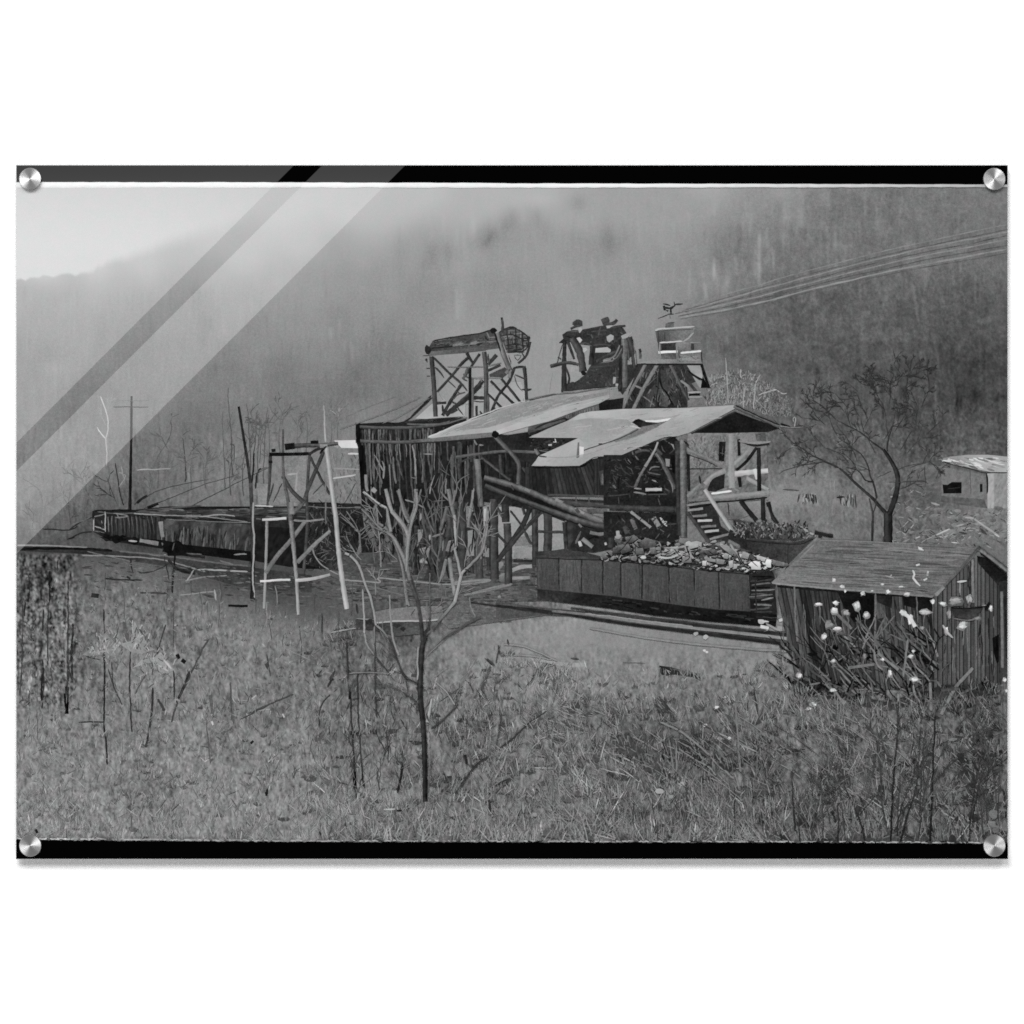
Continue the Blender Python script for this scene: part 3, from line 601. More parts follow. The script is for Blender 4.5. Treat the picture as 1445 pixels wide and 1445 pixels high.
for i in range(40):
    x = 170 + i * 22 + R.uniform(-9, 9); y0 = R.uniform(236, 262); y1 = R.uniform(560, 880); t = R.choice([48, 58, 66, 74, 82, 92])
    bw.st(W(f'{x},{y0} {x+R.uniform(-6,10)},{(y0+y1)/2} {x+R.uniform(-4,26)},{y1}'), R.uniform(1.6, 4.4), t, R.uniform(1.4, 3.6), t * .85, sh=9, side=R.choice([1, -1]), jit=5)
for i in range(60):
    x = R.uniform(160, 1060); y0 = R.uniform(240, 500); bw.st(W(f'{x},{y0} {x+R.uniform(-10,18)},{y0+R.uniform(60,260)}'), R.uniform(.6, 1.5), R.choice([10, 14, 18, 100, 110]))
br = Part('bin_rail', None, bn); br.st(W('128,232 300,242 560,240 760,220 860,196'), 4.6, 70, 4, 74, sh=12)
br = Part('bin_rail', None, bn); br.st(W('122,345 400,356 620,352 860,346'), 5, 78, 4.6, 74, sh=12)
bc = Part('corner_post', None, bn); bc.st(W('138,205 142,350 160,400'), 6.4, 20, 5, 20).st(W('168,380 172,600 190,720'), 5, 12, 6, 14)
bw.st(W('330,200 440,206 500,196'), 2, 26).st(W('500,200 720,178 960,150'), 3, 44).st(W('520,215 820,212 1000,160'), 2, 92)
bw.st(W('200,610 205,700 215,740'), 4, 130).st(W('250,720 280,745'), 7, 150, 5, 140).st(W('655,448 725,450'), 1.8, 130)
# ------------------------------------------------------------------ loading tower of the aerial tramway
Q = Tile(760, 410, 280)
tt = Part('loading_tower', 'small pale-railed tower where the aerial cables end')
tm = Part('tower_frame', None, tt)
tm.poly(Q('735,530 1190,530 1200,640 1080,690 1090,780 1085,850 940,860 610,865 640,780'), [50, 56, 50, 46, 42, 40, 34, 40, 44])
tm.poly(Q('880,570 960,560 1010,680 1085,800 1040,830 985,840 900,690'), [50, 66, 58, 48, 42, 52, 62])
tm.poly(Q('870,600 905,700 975,800 940,850 870,840 855,740'), [84, 72, 84, 70, 60, 66])
tm.poly(Q('780,760 850,680 870,760 850,850 780,850'), [66, 60, 66, 54, 56])
for i in range(120):
    x = R.uniform(640, 1080); y = R.uniform(545, 830)
    if x < 735 and y < 700: continue
    tm.st(Q(f'{x},{y} {x+R.uniform(-20,30)},{y+R.uniform(20,60)}'), R.uniform(.7, 1.8), R.choice([18, 26, 34, 80, 96, 108]))
tm.poly(Q('1080,545 1182,545 1200,650 1165,640 1115,600'), [150, 142, 168, 176, 150]).poly(Q('1120,620 1195,670 1180,712 1160,690'), [156, 150, 160, 140])
tm.st(Q('1085,580 1150,630 1195,655'), 2.6, 24).st(Q('1185,535 1212,620 1242,710'), 4, 24, 4, 20).poly(Q('1195,625 1240,708 1180,710'), 16)
tm.st(Q('1040,540 1075,640 1160,750'), 4, 42, 4, 50).st(Q('1020,650 1080,690 1100,730'), 3.4, 120).st(Q('1085,745 1182,740'), 3, 150).poly(Q('1095,752 1175,748 1175,768 1095,770'), 20).st(Q('1090,775 1190,772'), 3, 140).poly(Q('1085,790 1190,785 1190,830 1085,850'), [120, 110, 96, 104])
for q, w, t, w2, t2 in [('778,535 735,620 690,700 610,862', 4.4, 112, 4.2, 100), ('866,535 800,650 745,750 690,865', 5.2, 118, 5, 112), ('700,690 770,722', 2.6, 118, 2.6, 112), ('760,770 800,800 845,840', 1.7, 112, 1.5, 100), ('960,540 1000,620 1040,700 1092,800', 4.6, 84, 4, 64), ('880,580 885,680 930,740 985,835', 2.4, 26, 2.6, 22), ('905,545 880,600 868,720 850,850', 2.4, 36, 2, 40), ('780,700 860,630', 1.6, 90, 1.4, 84)]:
    tm.st(Q(q), w, t, w2, t2, sh=8 if w > 4 else 0)
td = Part('platform', None, tt)
td.poly(Q('735,522 885,495 1000,500 1190,505 1190,530 735,532'), [150, 130, 120, 132, 140, 128]).st(Q('735,535 900,538 1190,536'), 2, 30)
tc_ = Part('cabin', None, tt)
tc_.poly(Q('850,295 1137,272 1128,305 1050,372 1050,372 865,378'), [88, 128, 120, 108, 90, 66])
tc_.poly(Q('868,378 1000,372 1005,500 882,500'), [62, 56, 60, 72]).poly(Q('1000,372 1050,372 1130,380 1150,450 1050,460 1005,460'), [112, 126, 110, 98, 94, 90]).poly(Q('880,460 1000,456 1000,500 882,500'), [80, 70, 84, 110])
tc_.poly(Q('985,292 1120,280 1110,310 1045,368 1000,370'), [104, 112, 108, 118, 96]).poly(Q('895,390 990,385 990,435 897,436'), [42, 50, 52, 40])
for x in (870, 895, 920, 950): tc_.st(Q(f'{x},300 {x+4},370'), 1.2, R.choice([52, 84]))
tc_.st(Q('1120,385 1122,432'), 4, 44).st(Q('1135,390 1140,430'), 2, 96)
tr = Part('cabin_roof', None, tt); tr.st(Q('846,290 920,278 1138,265'), 2.6, 192, 2.2, 176).st(Q('850,300 1130,280'), 1, 70)
ra = Part('railing', None, tt)
ra.st(Q('880,380 960,374 1050,370'), 2, 198).st(Q('1050,372 1090,345 1128,308'), 3, 150, 2.4, 158).st(Q('1095,377 1185,378'), .9, 140).st(Q('876,452 940,448 1012,448'), 3.6, 232).st(Q('1032,456 1100,450 1187,442'), 2.8, 222)
ra.poly(Q('1010,470 1180,458 1185,525 1005,525'), [98, 112, 118, 104]).st(Q('884,385 886,500'), 1.6, 140).st(Q('1003,375 1006,500'), 1.6, 120).st(Q('1187,440 1190,530'), 1.8, 46).st(Q('1020,460 1030,500 1028,520'), 2, 64)
for i in range(26): ra.st(Q(f'{R.uniform(1015,1175)},{R.uniform(470,515)} {R.uniform(1015,1175)},{R.uniform(470,515)}'), .8, R.choice([80, 140, 150]), n=1)
wh = Part('cable_sheave', None, tt)
for q, w, t in [('905,96 935,102 960,110', 2.2, 30), ('912,110 918,140 945,150', 3.2, 36), ('912,120 950,132 985,118', 3, 40), ('985,82 990,110 960,140 965,172', 2, 34), ('985,102 1050,98', 2.8, 38), ('960,130 966,172', 3, 30), ('868,205 910,188 948,172', 1.4, 40), ('940,172 985,172', 2, 44), ('955,180 960,205', 1.6, 100)]: wh.st(Q(q), w, t)
wh.poly(Q('925,240 985,236 985,268 922,272'), [92, 84, 96, 74]).st(Q('940,236 990,232'), 1.4, 60)

# ------------------------------------------------------------------ dark hoist house in the middle
hh = Part('hoist_house', 'dark ruined hoist house above the tin roofs, left of the loading tower')
hb = Part('housing', None, hh)
hb.poly(Q('185,742 185,685 235,668 275,660 340,612 370,560 385,540 500,532 600,490 650,540 760,530 690,640 612,760 575,712'), [50, 52, 50, 52, 56, 52, 48, 52, 50, 50, 46, 42, 46, 56])
hb.poly(Q('172,322 205,298 250,288 300,288 380,272 460,256 540,262 612,268 655,330 690,460 640,520 520,520 522,400 400,405 392,402 300,392 285,350 180,348'), [44, 46, 50, 48, 50, 54, 50, 48, 52, 46, 46, 46, 48, 46, 46, 50, 46, 44])
hb.poly(Q('385,395 525,395 530,530 380,545'), [46, 48, 50, 46])
hb.poly(Q('150,378 185,345 230,345 232,372 195,390'), 40)
for i in range(120):
    x = R.uniform(190, 640); y = R.uniform(280, 720); hb.st((lambda p: [p, (p[0] + R.uniform(-6, 6), p[1] + R.uniform(-3, 6))])(Q(f'{x},{y}')[0]), R.uniform(.8, 2.2), R.choice([36, 42, 62, 70, 78])) if (y > 545 and x > 330) or (290 < y < 390 and 300 < x < 600) else None
for q, t in [('415,420 500,412 530,432 520,450 412,452', 178), ('300,420 345,415 358,432 330,455 304,455', 176), ('495,335 525,318 548,330 545,355 515,378 498,365', 160), ('275,345 300,340 318,360 300,385 278,385', 186), ('468,505 560,470 575,480 540,515 472,528', 128), ('492,258 530,248 552,268 498,276', 176), ('230,560 270,542 300,560 318,610 300,645 262,668 230,655', 150), ('215,420 235,440 262,490 215,505', 142), ('600,330 655,305 690,300 650,340 612,360', 160), ('288,275 310,268 318,285 300,310 290,300', 172)]:
    pts = Q(q); hb.poly(pts, [t + R.uniform(-9, 9) for _ in pts])
hp = Part('timbers', None, hh)
for q, w, t, w2, t2, sh in [('192,370 186,520 186,742', 5, 44, 8, 46, 6), ('245,345 300,450 325,590', 11, 58, 10, 60, 14), ('205,350 260,500', 5, 46, 3, 44, 0), ('392,405 382,540', 7, 44, 7, 42, 6), ('535,400 545,440 520,500', 6, 40, 8, 46, 0), ('600,355 600,500 592,735', 5, 38, 5, 34, 0), ('622,350 628,520 628,705', 8.4, 92, 7.4, 84, 14), ('658,340 688,450 702,560', 9, 54, 7, 50, 10), ('85,552 210,525 290,540', 5.4, 60, 4, 66, 8), ('560,500 600,450 600,400', 7, 58, 5, 50, 0), ('420,515 520,460 580,440', 4, 62, 4, 60, 0)]:
    p = Part('timber', None, hh); p.st(Q(q), w, t, w2, t2, sh=sh)
for q, w, t in [('470,505 540,480 590,400', 2, 112), ('455,525 560,500 610,420', 1.4, 96), ('395,400 460,395 525,400', 2, 66), ('300,392 340,380 380,395', 2, 70), ('215,300 290,296', 1.6, 74), ('450,262 440,330', 1.4, 76), ('380,300 500,290', 1.2, 72), ('200,330 240,345', 2, 30), ('560,560 570,700', 1.6, 66), ('200,560 225,640 215,680', 3, 40), ('640,360 660,520', 1.4, 80), ('400,560 560,545', 1.2, 68)]: hp.st(Q(q), w, t)
hp.blob(Q('328,600')[0][0], Q('328,600')[0][1], 4, 3, 26)
for q, w, t in [('178,385 150,470 132,540', 1.3, 60), ('150,382 215,360', 2.4, 40), ('140,485 165,500', 1.8, 60), ('100,600 75,750', .6, 112), ('738,430 740,495', 3.4, 72), ('735,425 745,450', 3, 50), ('700,460 710,540', 2, 130), ('690,350 712,480', 1.2, 110)]: hp.st(Q(q), w, t)
hp.st(Q('180,740 380,722 578,706'), 3.6, 120, 3.2, 132).st(Q('180,732 380,714 560,700'), 1.4, 40).st(Q('556,630 552,675 575,690'), 3.8, 160)
hs = Part('sheave_wheel', None, hh); x, y = Q('285,240')[0]; hs.blob(x, y, 7, 5.5, 56, 11, .2, 8); hs.st(Q('235,280 270,262 305,255'), 3.4, 58)
hs = Part('sheave_wheel', None, hh); x, y = Q('488,222')[0]; hs.blob(x, y, 6.4, 5.8, 58, 11, .2, 8); hs.st(Q('470,245 540,240 572,212'), 4.6, 60).st(Q('520,272 590,262 635,258'), 3, 52).st(Q('555,235 570,210'), 3, 50)
hb.poly(Q('440,825 470,800 560,790 620,780 610,862 440,872'), [26, 30, 30, 36, 30, 24])

# ------------------------------------------------------------------ left head frame
K = Tile(580, 430, 280)
sk2 = Part('pale_gap', 'bright mist seen through the lower part of the head frame')
sk2.poly(K('200,640 235,690 200,715 150,722 30,830 100,832 390,812 400,700 420,690 430,820 700,740 810,715 830,640 800,560 700,560 480,620 470,700 300,760 240,680'), [150, 168, 172, 168, 176, 180, 176, 160, 160, 170, 160, 172, 176, 165, 150, 150, 156, 160, 150])
hf = Part('head_frame', 'tall open timber head frame with crossed braces, left of the hoist house')
ho = Part('crossbeam', None, hf)
ho.poly(K('158,262 340,232 520,205 600,172 648,300 540,335 400,352 128,372 118,330'), [66, 62, 70, 60, 66, 70, 76, 80, 52])
ho.poly(K('128,340 400,322 640,288 645,318 400,348 130,374'), [92, 84, 80, 76, 74, 92])
for q, w, t in [('160,264 340,234 520,206 600,176', 2, 40), ('150,318 300,305 520,282', 2.2, 36), ('200,280 260,300 240,315', 2, 44), ('400,275 440,300', 3, 40), ('540,225 560,260 600,250', 3, 40), ('550,200 575,260', 2, 110), ('300,300 520,272 640,262', 1.5, 100), ('180,300 170,270', 2.2, 50)]: ho.st(K(q), w, t)
ho.poly(K('300,292 340,275 385,280 360,302 305,304'), 122).poly(K('425,280 470,262 498,270 470,290 430,292'), 118).st(K('570,240 630,235'), 2, 100)
for i in range(70): ho.st((lambda x, y: [(x, y), (x + R.uniform(2, 8), y - R.uniform(.3, 1.6))])(*K(f'{R.uniform(165,600)},{R.uniform(250,300)}')[0]), R.uniform(.6, 1.2), R.choice([40, 48, 90, 100]))
x, y = K('600,188')[0]; ho.blob(x, y, 5, 4, 26, 10, .15); x, y = K('125,325')[0]; ho.blob(x, y, 4, 6, 36, 9, .3); ho.st(K('85,372 140,370'), 1.4, 60).st(K('110,390 118,420'), 1.6, 46)
hw = Part('wicker_basket', None, hf)
hw.poly(K('640,205 680,172 742,162 812,200 862,240 850,300 800,335 720,352 690,330'), [74, 80, 76, 74, 84, 84, 76, 70, 70])
for i in range(46):
    x = R.uniform(650, 850); y = R.uniform(185, 330); hw.st(K(f'{x},{y} {x+R.uniform(-16,16)},{y+R.uniform(20,70)}') if i % 2 else K(f'{x-30},{y} {x+30},{y+R.uniform(-16,10)}'), R.uniform(.8, 1.7), R.choice([34, 40, 44, 46, 100, 110, 125]))
for q in ['640,205 680,178 742,162 812,200 862,240', '862,240 845,310 800,340 700,352', '655,230 740,220 830,262', '690,300 760,290 840,300', '700,180 710,340', '760,170 770,340', '810,200 815,330', '690,345 820,320']: hw.st(K(q), 1.8, 42)
x, y = K('735,168')[0]; hw.blob(x, y, 3.4, 2, 40); x, y = K('855,245')[0]; hw.blob(x, y, 2.6, 4, 44)
hw.st(K('660,92 668,150 664,200'), 3.2, 62, 4.4, 56).st(K('658,95 662,110'), 2, 30)
HT = Tile(595, 470, 160 * 1445 / 1092)
for q, w, t, w2, t2 in [('115,235 260,380 385,485', 3.0, 46, 3.0, 50), ('130,330 175,370 218,428', 2.4, 44, 2, 50), ('250,455 300,500 325,525', 1.6, 62, 1.4, 66), ('450,235 380,300 300,400 150,565', 4.4, 44, 3.0, 50), ('560,200 500,290 430,400 395,440', 3.6, 46, 2.6, 58), ('385,490 300,620 200,795', 4.2, 46, 4.6, 44), ('435,190 465,245 492,285', 4.6, 36, 3, 44), ('380,480 440,560', 2.6, 52, 2, 56),
        ('590,455 500,560 350,690 232,790', 5.6, 50, 6.6, 48), ('580,510 440,640 378,690', 2.4, 34, 2, 40), ('665,460 770,570 905,700', 3.4, 46, 3.8, 42), ('770,440 860,550 970,692', 3.6, 50, 3.4, 46), ('892,335 840,470 740,600 700,690 668,765', 4.0, 46, 3.6, 44), ('610,560 700,650 790,745', 3, 46, 3.4, 42), ('690,690 735,640', 2, 56, 2, 56), ('722,210 640,305', 5.4, 44, 4, 50), ('640,362 760,308', 4, 40, 3.6, 46), ('330,690 360,740 402,792', 2, 46, 1.6, 50), ('1046,85 1010,220 930,292', 3.4, 48, 3, 46), ('300,640 350,590 420,570', 1.6, 66, 1.4, 70), ('395,440 440,460', 2, 60, 2, 60)]:
    p = Part('brace', None, hf); p.st(HT(q), w, t, w2, t2, sh=7, wob=.6)
hfp = Part('planking', None, hf)
hfp.poly(HT('650,400 720,365 800,330 852,372 780,432 660,425'), [66, 64, 60, 62, 58, 66]).poly(HT('235,785 310,690 352,745 300,775'), [48, 44, 46, 50])
for q, w, t in [('630,322 700,305 765,288', 1.8, 98), ('250,328 420,330 600,324', 1.2, 98), ('500,436 600,428 772,432', 2.2, 122), ('560,430 580,470', 1.6, 110), ('500,622 605,626', 5, 52), ('500,655 612,662', 1.6, 34), ('890,215 962,213 930,262 895,220', 1.2, 50), ('960,180 1000,250', 2, 52), ('880,335 930,325 982,322', 3, 42), ('900,400 945,420 992,442', 1.6, 52), ('895,410 920,500 972,562', 1.2, 60), ('960,540 1010,548 1062,540', 2.4, 48), ('140,678 242,670', 3.8, 46), ('198,690 215,800', 3, 46), ('528,700 530,832', 3.4, 46), ('505,830 550,790', 3, 40), ('45,340 80,340', 1.6, 44), ('48,415 82,415', 1.4, 48), ('40,250 50,265', 3, 46), ('840,215 860,300', 1.4, 60), ('850,180 990,180', 2, 40), ('640,200 642,280', 2.4, 52), ('400,395 460,440', 2, 70), ('445,330 400,440', 3, 76), ('660,240 640,300', 1.4, 80), ('340,560 380,590', 1.4, 60), ('290,660 330,680', 2, 60), ('560,750 590,800', 3, 56), ('700,720 720,760', 2.4, 52)]: hfp.st(HT(q), w, t)
hfp.poly(HT('975,570 1005,562 998,650 985,655'), 172).poly(HT('1000,330 1010,340 1005,420 998,400'), 60)
for q, w, t, w2, t2, sh in [('95,225 118,500 135,805', 6.2, 54, 6.4, 60, 14), ('465,340 466,600 466,842', 4, 26, 4, 26, 3), ('491,430 490,640 490,822', 3, 92, 3.2, 88, 6), ('602,180 622,420 616,790', 6.4, 70, 6, 62, 14), ('640,600 642,775', 3.4, 74, 3.4, 70, 6), ('985,320 1000,430 1010,640', 5, 50, 4.4, 44, 8)]:
    p = Part('post', None, hf); p.st(HT(q), w, t, w2, t2, sh=sh, rough=.05, wob=.4)
p = Part('post', None, hf); p.st(K('630,205 670,350 722,478'), 7, 96, 6.6, 90, sh=20, rough=.05)
hfp.st(K('608,200 650,340'), 2.2, 30).st(K('690,500 720,470 715,530'), 4, 110)
hc = Part('stay_cable', None, hf); hc.st(K('150,660 90,730 0,820'), 2, 34).st(W('720,5 600,120 500,200 430,215'), 1.9, 36)
hc = Part('stay_cable', None, hf); hc.st(W('640,0 330,140 0,255'), 1.4, 100, 1.1, 112)
hc = Part('stay_cable', None, hf); hc.st(W('440,0 200,90 0,178'), 1.3, 98, 1.0, 110)
hc = Part('stay_cable', None, hf); hc.st(W('700,10 480,150 330,210'), 1.0, 110)

# ------------------------------------------------------------------ stilts, valley light and yard under the tipple
Z = Tile(640, 600, 260)
U = Tile(480, 690, 300)
vg = Part('valley_light'); vg.poly(Z('230,640 450,640 690,640 700,700 880,750 885,985 640,1000 625,1062 340,1042 250,1035 240,850'), [146, 158, 150, 146, 142, 138, 140, 150, 146, 140, 138])
vg = Part('valley_light'); vg.poly(W('605,1060 650,1030 640,1130 600,1180'), [110, 134, 120, 104])
vg = Part('valley_light'); vg.poly(W('990,860 1040,850 1050,1000 1040,1240 995,1250'), [120, 130, 140, 130, 124])
vg = Part('valley_light'); vg.poly(W('1130,860 1165,850 1160,1000 1150,1250 1120,1250'), [150, 165, 150, 130, 120])
for i in range(80):
    x = R.uniform(460, 620); y = R.uniform(850, 1050); vg.st(Z(f'{x},{y} {x+R.uniform(10,50)},{y+R.uniform(-6,6)}'), R.uniform(.8, 2), R.choice([110, 125, 150, 165]))
vg = Part('valley_light'); vg.poly(Z('470,880 620,860 625,940 480,950'), [120, 108, 112, 118])
vg = Part('valley_light'); vg.poly(Z('480,960 622,955 622,1050 470,1045'), [132, 146, 138, 126])
tp = Part('coal_tipple', 'rambling timber coal tipple with tin roofs on stilts, in the middle of the print')
st_ = Part('stilt_wall', None, tp)
st_.poly(Z('-140,20 350,70 590,90 760,300 760,560 880,760 700,690 440,630 240,600 60,560 -140,560'), [34, 34, 30, 34, 38, 36, 34, 36, 34, 36, 34])
for i in range(46):
    x = R.uniform(-120, 230); y0 = R.uniform(110, 300); st_.st(Z(f'{x},{y0} {x+R.uniform(-8,12)},{y0+R.uniform(120,330)}'), R.uniform(1, 4), R.choice([22, 26, 54, 62, 70, 76]), sh=5)
for i in range(40):
    x = R.uniform(240, 700); y0 = R.uniform(90, 400); st_.st(Z(f'{x},{y0} {x+R.uniform(-6,10)},{y0+R.uniform(60,160)}'), R.uniform(.8, 2), R.choice([22, 28, 48, 54]))
gd = Part('yard_ground', None, tp)
gd.poly(Z('-900,1010 -500,990 -200,1020 340,1050 640,1070 640,1290 760,1330 760,1380 400,1380 0,1370 -500,1360 -900,1250'), [66, 64, 70, 72, 66, 70, 76, 82, 86, 88, 84, 78])
for i in range(700):
    x = R.uniform(480, 770); y = R.uniform(788, 848); gd.st([(x, y), (x + R.uniform(3, 14), y + R.uniform(-1, 1.5))], R.uniform(.8, 2), 74 + R.uniform(-32, 32), n=1)
for q, w, t in [('455,1140 530,1112 615,1106', 5.4, 150), ('455,1165 600,1150', 3, 70), ('460,1200 600,1195', 4.4, 132), ('470,1062 620,1066', 4, 36), ('0,1235 150,1220 290,1215', 3, 130), ('100,1330 260,1290 440,1240', 2.4, 120), ('430,1240 600,1215', 2, 60)]: gd.st(Z(q), w, t)
for q, r, t in [('370,1095', 4.4, 128), ('350,1130', 4, 110), ('400,1200', 7, 112), ('380,1210', 5, 92), ('350,1150', 3, 60), ('360,1345', 2, 130)]:
    x, y = Z(q)[0]; gd.blob(x, y, r, r, t, 9, .3, 10)
lg = Part('stilts', None, tp)
for q, w, t, sh in [('315,580 318,900 322,1210', 12, 58, 12), ('405,620 410,760', 11, 46, 8), ('420,770 430,1000 430,1250', 10.6, 58, 10), ('636,660 640,900 640,1100', 9, 50, 10), ('738,670 742,850 735,1010', 12, 56, 10), ('935,740 930,990', 18, 44, 8), ('870,760 885,980', 6, 44, 6), ('196,780 200,1200', 9, 66, 12), ('130,700 80,900 60,1100', 13, 58, 12), ('10,600 60,900', 10, 54, 10), ('260,640 268,900', 5, 44, 6)]:
    lg.st(Z(q), w, t, sh=sh, rough=.06)
for q, w, t in [('605,640 540,790 450,920 345,1065', 7.2, 44), ('692,675 600,770 500,880 420,980', 5.6, 54), ('445,670 520,770 615,935', 3, 48), ('330,840 425,935', 3.6, 46), ('655,832 880,842', 3.8, 58), ('660,690 700,640', 5, 44), ('540,640 560,700', 4, 50), ('340,640 385,720', 4, 60), ('560,850 605,930', 2.6, 60), ('960,870 1000,860', 2, 100)]: lg.st(Z(q), w, t, sh=5)
for q, w, t, sh in [('600,1010 575,1200 590,1400', 9, 48, 10), ('745,990 765,1200 770,1445', 10, 54, 10), ('680,900 690,1100 705,1400', 6, 46, 8), ('1030,900 1035,1380', 6, 52, 8), ('1160,860 1165,1360', 6, 48, 8), ('540,900 560,1330', 6, 44, 8), ('880,860 850,1060 800,1300', 5, 60, 8), ('620,880 700,1040 745,1180', 4.4, 60, 8), ('1000,1000 930,1180', 4, 50, 6), ('960,900 965,1200 960,1400', 10, 56, 10), ('1095,1000 1100,1420', 8, 66, 10), ('700,1150 640,1080 600,1040', 6, 54, 8), ('840,1100 860,1000 830,900', 8, 62, 8), ('650,1010 640,1200 670,1330', 8, 52, 8), ('900,880 880,1100', 6, 50, 8)]: lg.st(W(q), w, t, sh=sh)
for q in ['620,1190 700,1170 690,1260 650,1240', '610,1290 650,1262 700,1310 610,1300', '610,1060 650,1040 640,1120', '850,1130 890,1120 900,1200 850,1210', '1000,1050 1030,1060 1045,1240 1005,1245', '1120,870 1150,850 1170,960 1130,980', '690,1090 712,1080 715,1130', '620,900 650,930 620,960']:
    p = W(q); lg.poly(p, [130 + R.uniform(-20, 20) for _ in p])

# lean-to roof (left)
ur = Part('under_roof', None, tp)
ur.poly(K('630,960 860,925 880,960 1215,972 1000,1080 930,1105 900,1180 720,1080 640,1000'), [34, 30, 30, 32, 40, 38, 36, 38, 36])
for i in range(40): 
    x = R.uniform(860, 1150); y = R.uniform(985, 1060)
    if y > 972 + (1200 - x) * .4: continue
    ur.st(K(f'{x},{y} {x+R.uniform(5,40)},{y+R.uniform(-12,12)}'), R.uniform(.8, 2), R.choice([16, 20, 48, 60, 66]))
ur.st(K('1048,975 1055,1000 1035,1000'), 2.4, 200).st(K('1000,1022 1025,1020'), 2.4, 180).st(K('900,1050 915,1090'), 3, 110).st(K('930,1060 1020,1075'), 1.6, 90)
rb = Part('ridge_boards', None, tp)
rb.poly(K('855,892 1000,850 1200,780 1366,724 1366,772 1290,775 1200,810 1130,845 860,948 850,930'), [86, 84, 82, 90, 86, 80, 74, 70, 60, 50])
rb.st(K('1110,828 1140,845 1000,895 862,945'), 3.4, 36).st(K('900,905 1000,860 1120,825'), 2.2, 40).poly(K('1366,712 1445,690 1445,768 1370,770'), [26, 24, 22, 24])
for i in range(30):
    x = R.uniform(1130, 1360); rb.st(K(f'{x},{735+(1366-x)*.3} {x},{770+(1366-x)*.25}'), .7, R.choice([60, 104, 110]), n=1)
ro = Part('tin_roof', None, tp, None); ro.label = 'narrow lean-to tin roof on the left of the tipple'
ro.poly(K('120,966 420,845 560,800 680,745 860,700 1080,652 1445,600 1445,680 1365,722 1200,775 1000,850 860,885 640,945 615,928 400,945 150,974'), [178, 168, 158, 150, 146, 140, 128, 150, 160, 164, 168, 172, 186, 176, 170, 176])
ro.poly(K('240,935 560,805 860,705 1200,668 1445,630 1445,655 1100,730 880,800 560,895 330,918'), [150, 140, 132, 126, 122, 132, 134, 138, 134, 140])
ro.poly(K('640,945 615,920 700,890 900,810 1100,735 1445,655 1445,680 1200,775 1000,850 860,885'), [196, 190, 182, 176, 178, 160, 160, 172, 180, 184])
ro.st(K('120,966 420,842 680,742 860,700'), 2, 202, 1.4, 176).st(K('830,700 980,665 1200,640 1445,602'), 1.8, 96, 2, 84).st(K('860,695 900,690'), 2, 40).st(K('980,662 1060,655'), 2, 70).st(K('330,918 560,830 700,775'), 1.0, 132)
for i in range(90):
    u = R.random(); x = 200 + 1200 * u; yb = float(np.interp(x, [200, 640, 860, 1365], [960, 930, 880, 710])); yt = float(np.interp(x, [200, 680, 1080, 1445], [940, 750, 655, 605])); y = R.uniform(yt + 10, yb - 8)
    ro.st(K(f'{x},{y} {min(1440,x+R.uniform(20,90))},{y-R.uniform(8,30)}'), R.uniform(.5, 1.2), float(np.interp(y, [yt, yb], [150, 178])) + R.uniform(-16, 12), n=1)
fa = Part('fascia', None, tp)
fa.poly(K('0,985 150,972 400,945 625,926 632,962 400,980 150,1000 0,1008'), [84, 112, 118, 106, 92, 96, 88, 72]).st(K('0,1010 300,992 625,966'), 1.4, 34)
x, y = K('618,940')[0]; fa.blob(x, y, 4, 4, 26, 8, .2)
cb = Part('struts', None, tp)
for q, w, t, sh in [('20,250 200,225 390,205 655,212', 4, 84, 8), ('320,80 400,165 455,220 510,300 512,400 508,470', 6.4, 76, 14), ('215,255 340,350 440,430', 3.4, 70, 8), ('365,230 375,380', 5, 56, 8), ('0,310 120,260 180,250', 2.2, 60, 4), ('540,330 600,420 650,480', 3.4, 54, 6), ('640,190 665,230', 4.4, 100, 6), ('690,340 690,520', 6, 54, 6), ('570,445 580,480', 3.4, 120, 0), ('160,115 180,150 235,155', 2.6, 110, 4)]: cb.st(Z(q), w, t, sh=sh)
x, y = Z('325,75')[0]; cb.blob(x, y, 4.4, 5, 22, 9, .2)
pp = Part('post', None, tp); pp.st(Z('188,265 200,420 215,640'), 10, 98, 8, 86, sh=14).st(Z('222,270 232,420 235,560'), 5, 22, 3, 26)
# chute
cw = Part('plank_wall', None, tp)
cw.planks(Z('560,330 1110,262 1240,560 560,560'), 20, 42, 6, 26, .15, 8); cw.planks(Z('1100,255 1330,240 1330,560 1100,560'), 9, 40, 6, 22, .2, 8)
cw.poly(Z('1140,360 1185,350 1185,470 1155,470'), [52, 60, 76, 66]).st(Z('1165,380 1168,460'), 2.6, 92)
cw.st(Z('620,325 820,328 1000,318 1110,258 1330,240'), 3.4, 22)
cw.st(Z('740,548 1000,552 1240,556 1400,540'), 2.6, 70).poly(Z('800,575 1445,600 1445,650 1100,640 860,640'), [40, 40, 44, 40, 38]).st(Z('840,602 1100,625 1445,640'), 7, 62, 7.4, 64, sh=6)
for x in (960, 1060, 1190, 1290): cw.st(Z(f'{x},560 {x+3},605'), 2.2, R.choice([30, 80]))
cw.poly(Z('1040,660 1200,650 1200,690 1060,690'), [80, 88, 84, 74])
chs = Part('chute_shadow', None, tp); chs.poly(Z('240,420 560,530 900,670 1245,760 1250,840 1000,790 700,680 440,560 245,500'), [26, 24, 24, 28, 28, 22, 22, 24, 26])
ch = Part('chute', None, tp); ch.label = 'long log chute slanting down under the tin roofs'
ch.st(Z('240,412 400,455 560,510 740,585 900,652 1100,735 1245,775'), 8, 78, 11, 92, sh=22, rough=.06)
ch.st(Z('245,475 420,545 560,598 740,665 900,722 1060,770 1225,805'), 7, 62, 9.4, 70, sh=16, rough=.06)
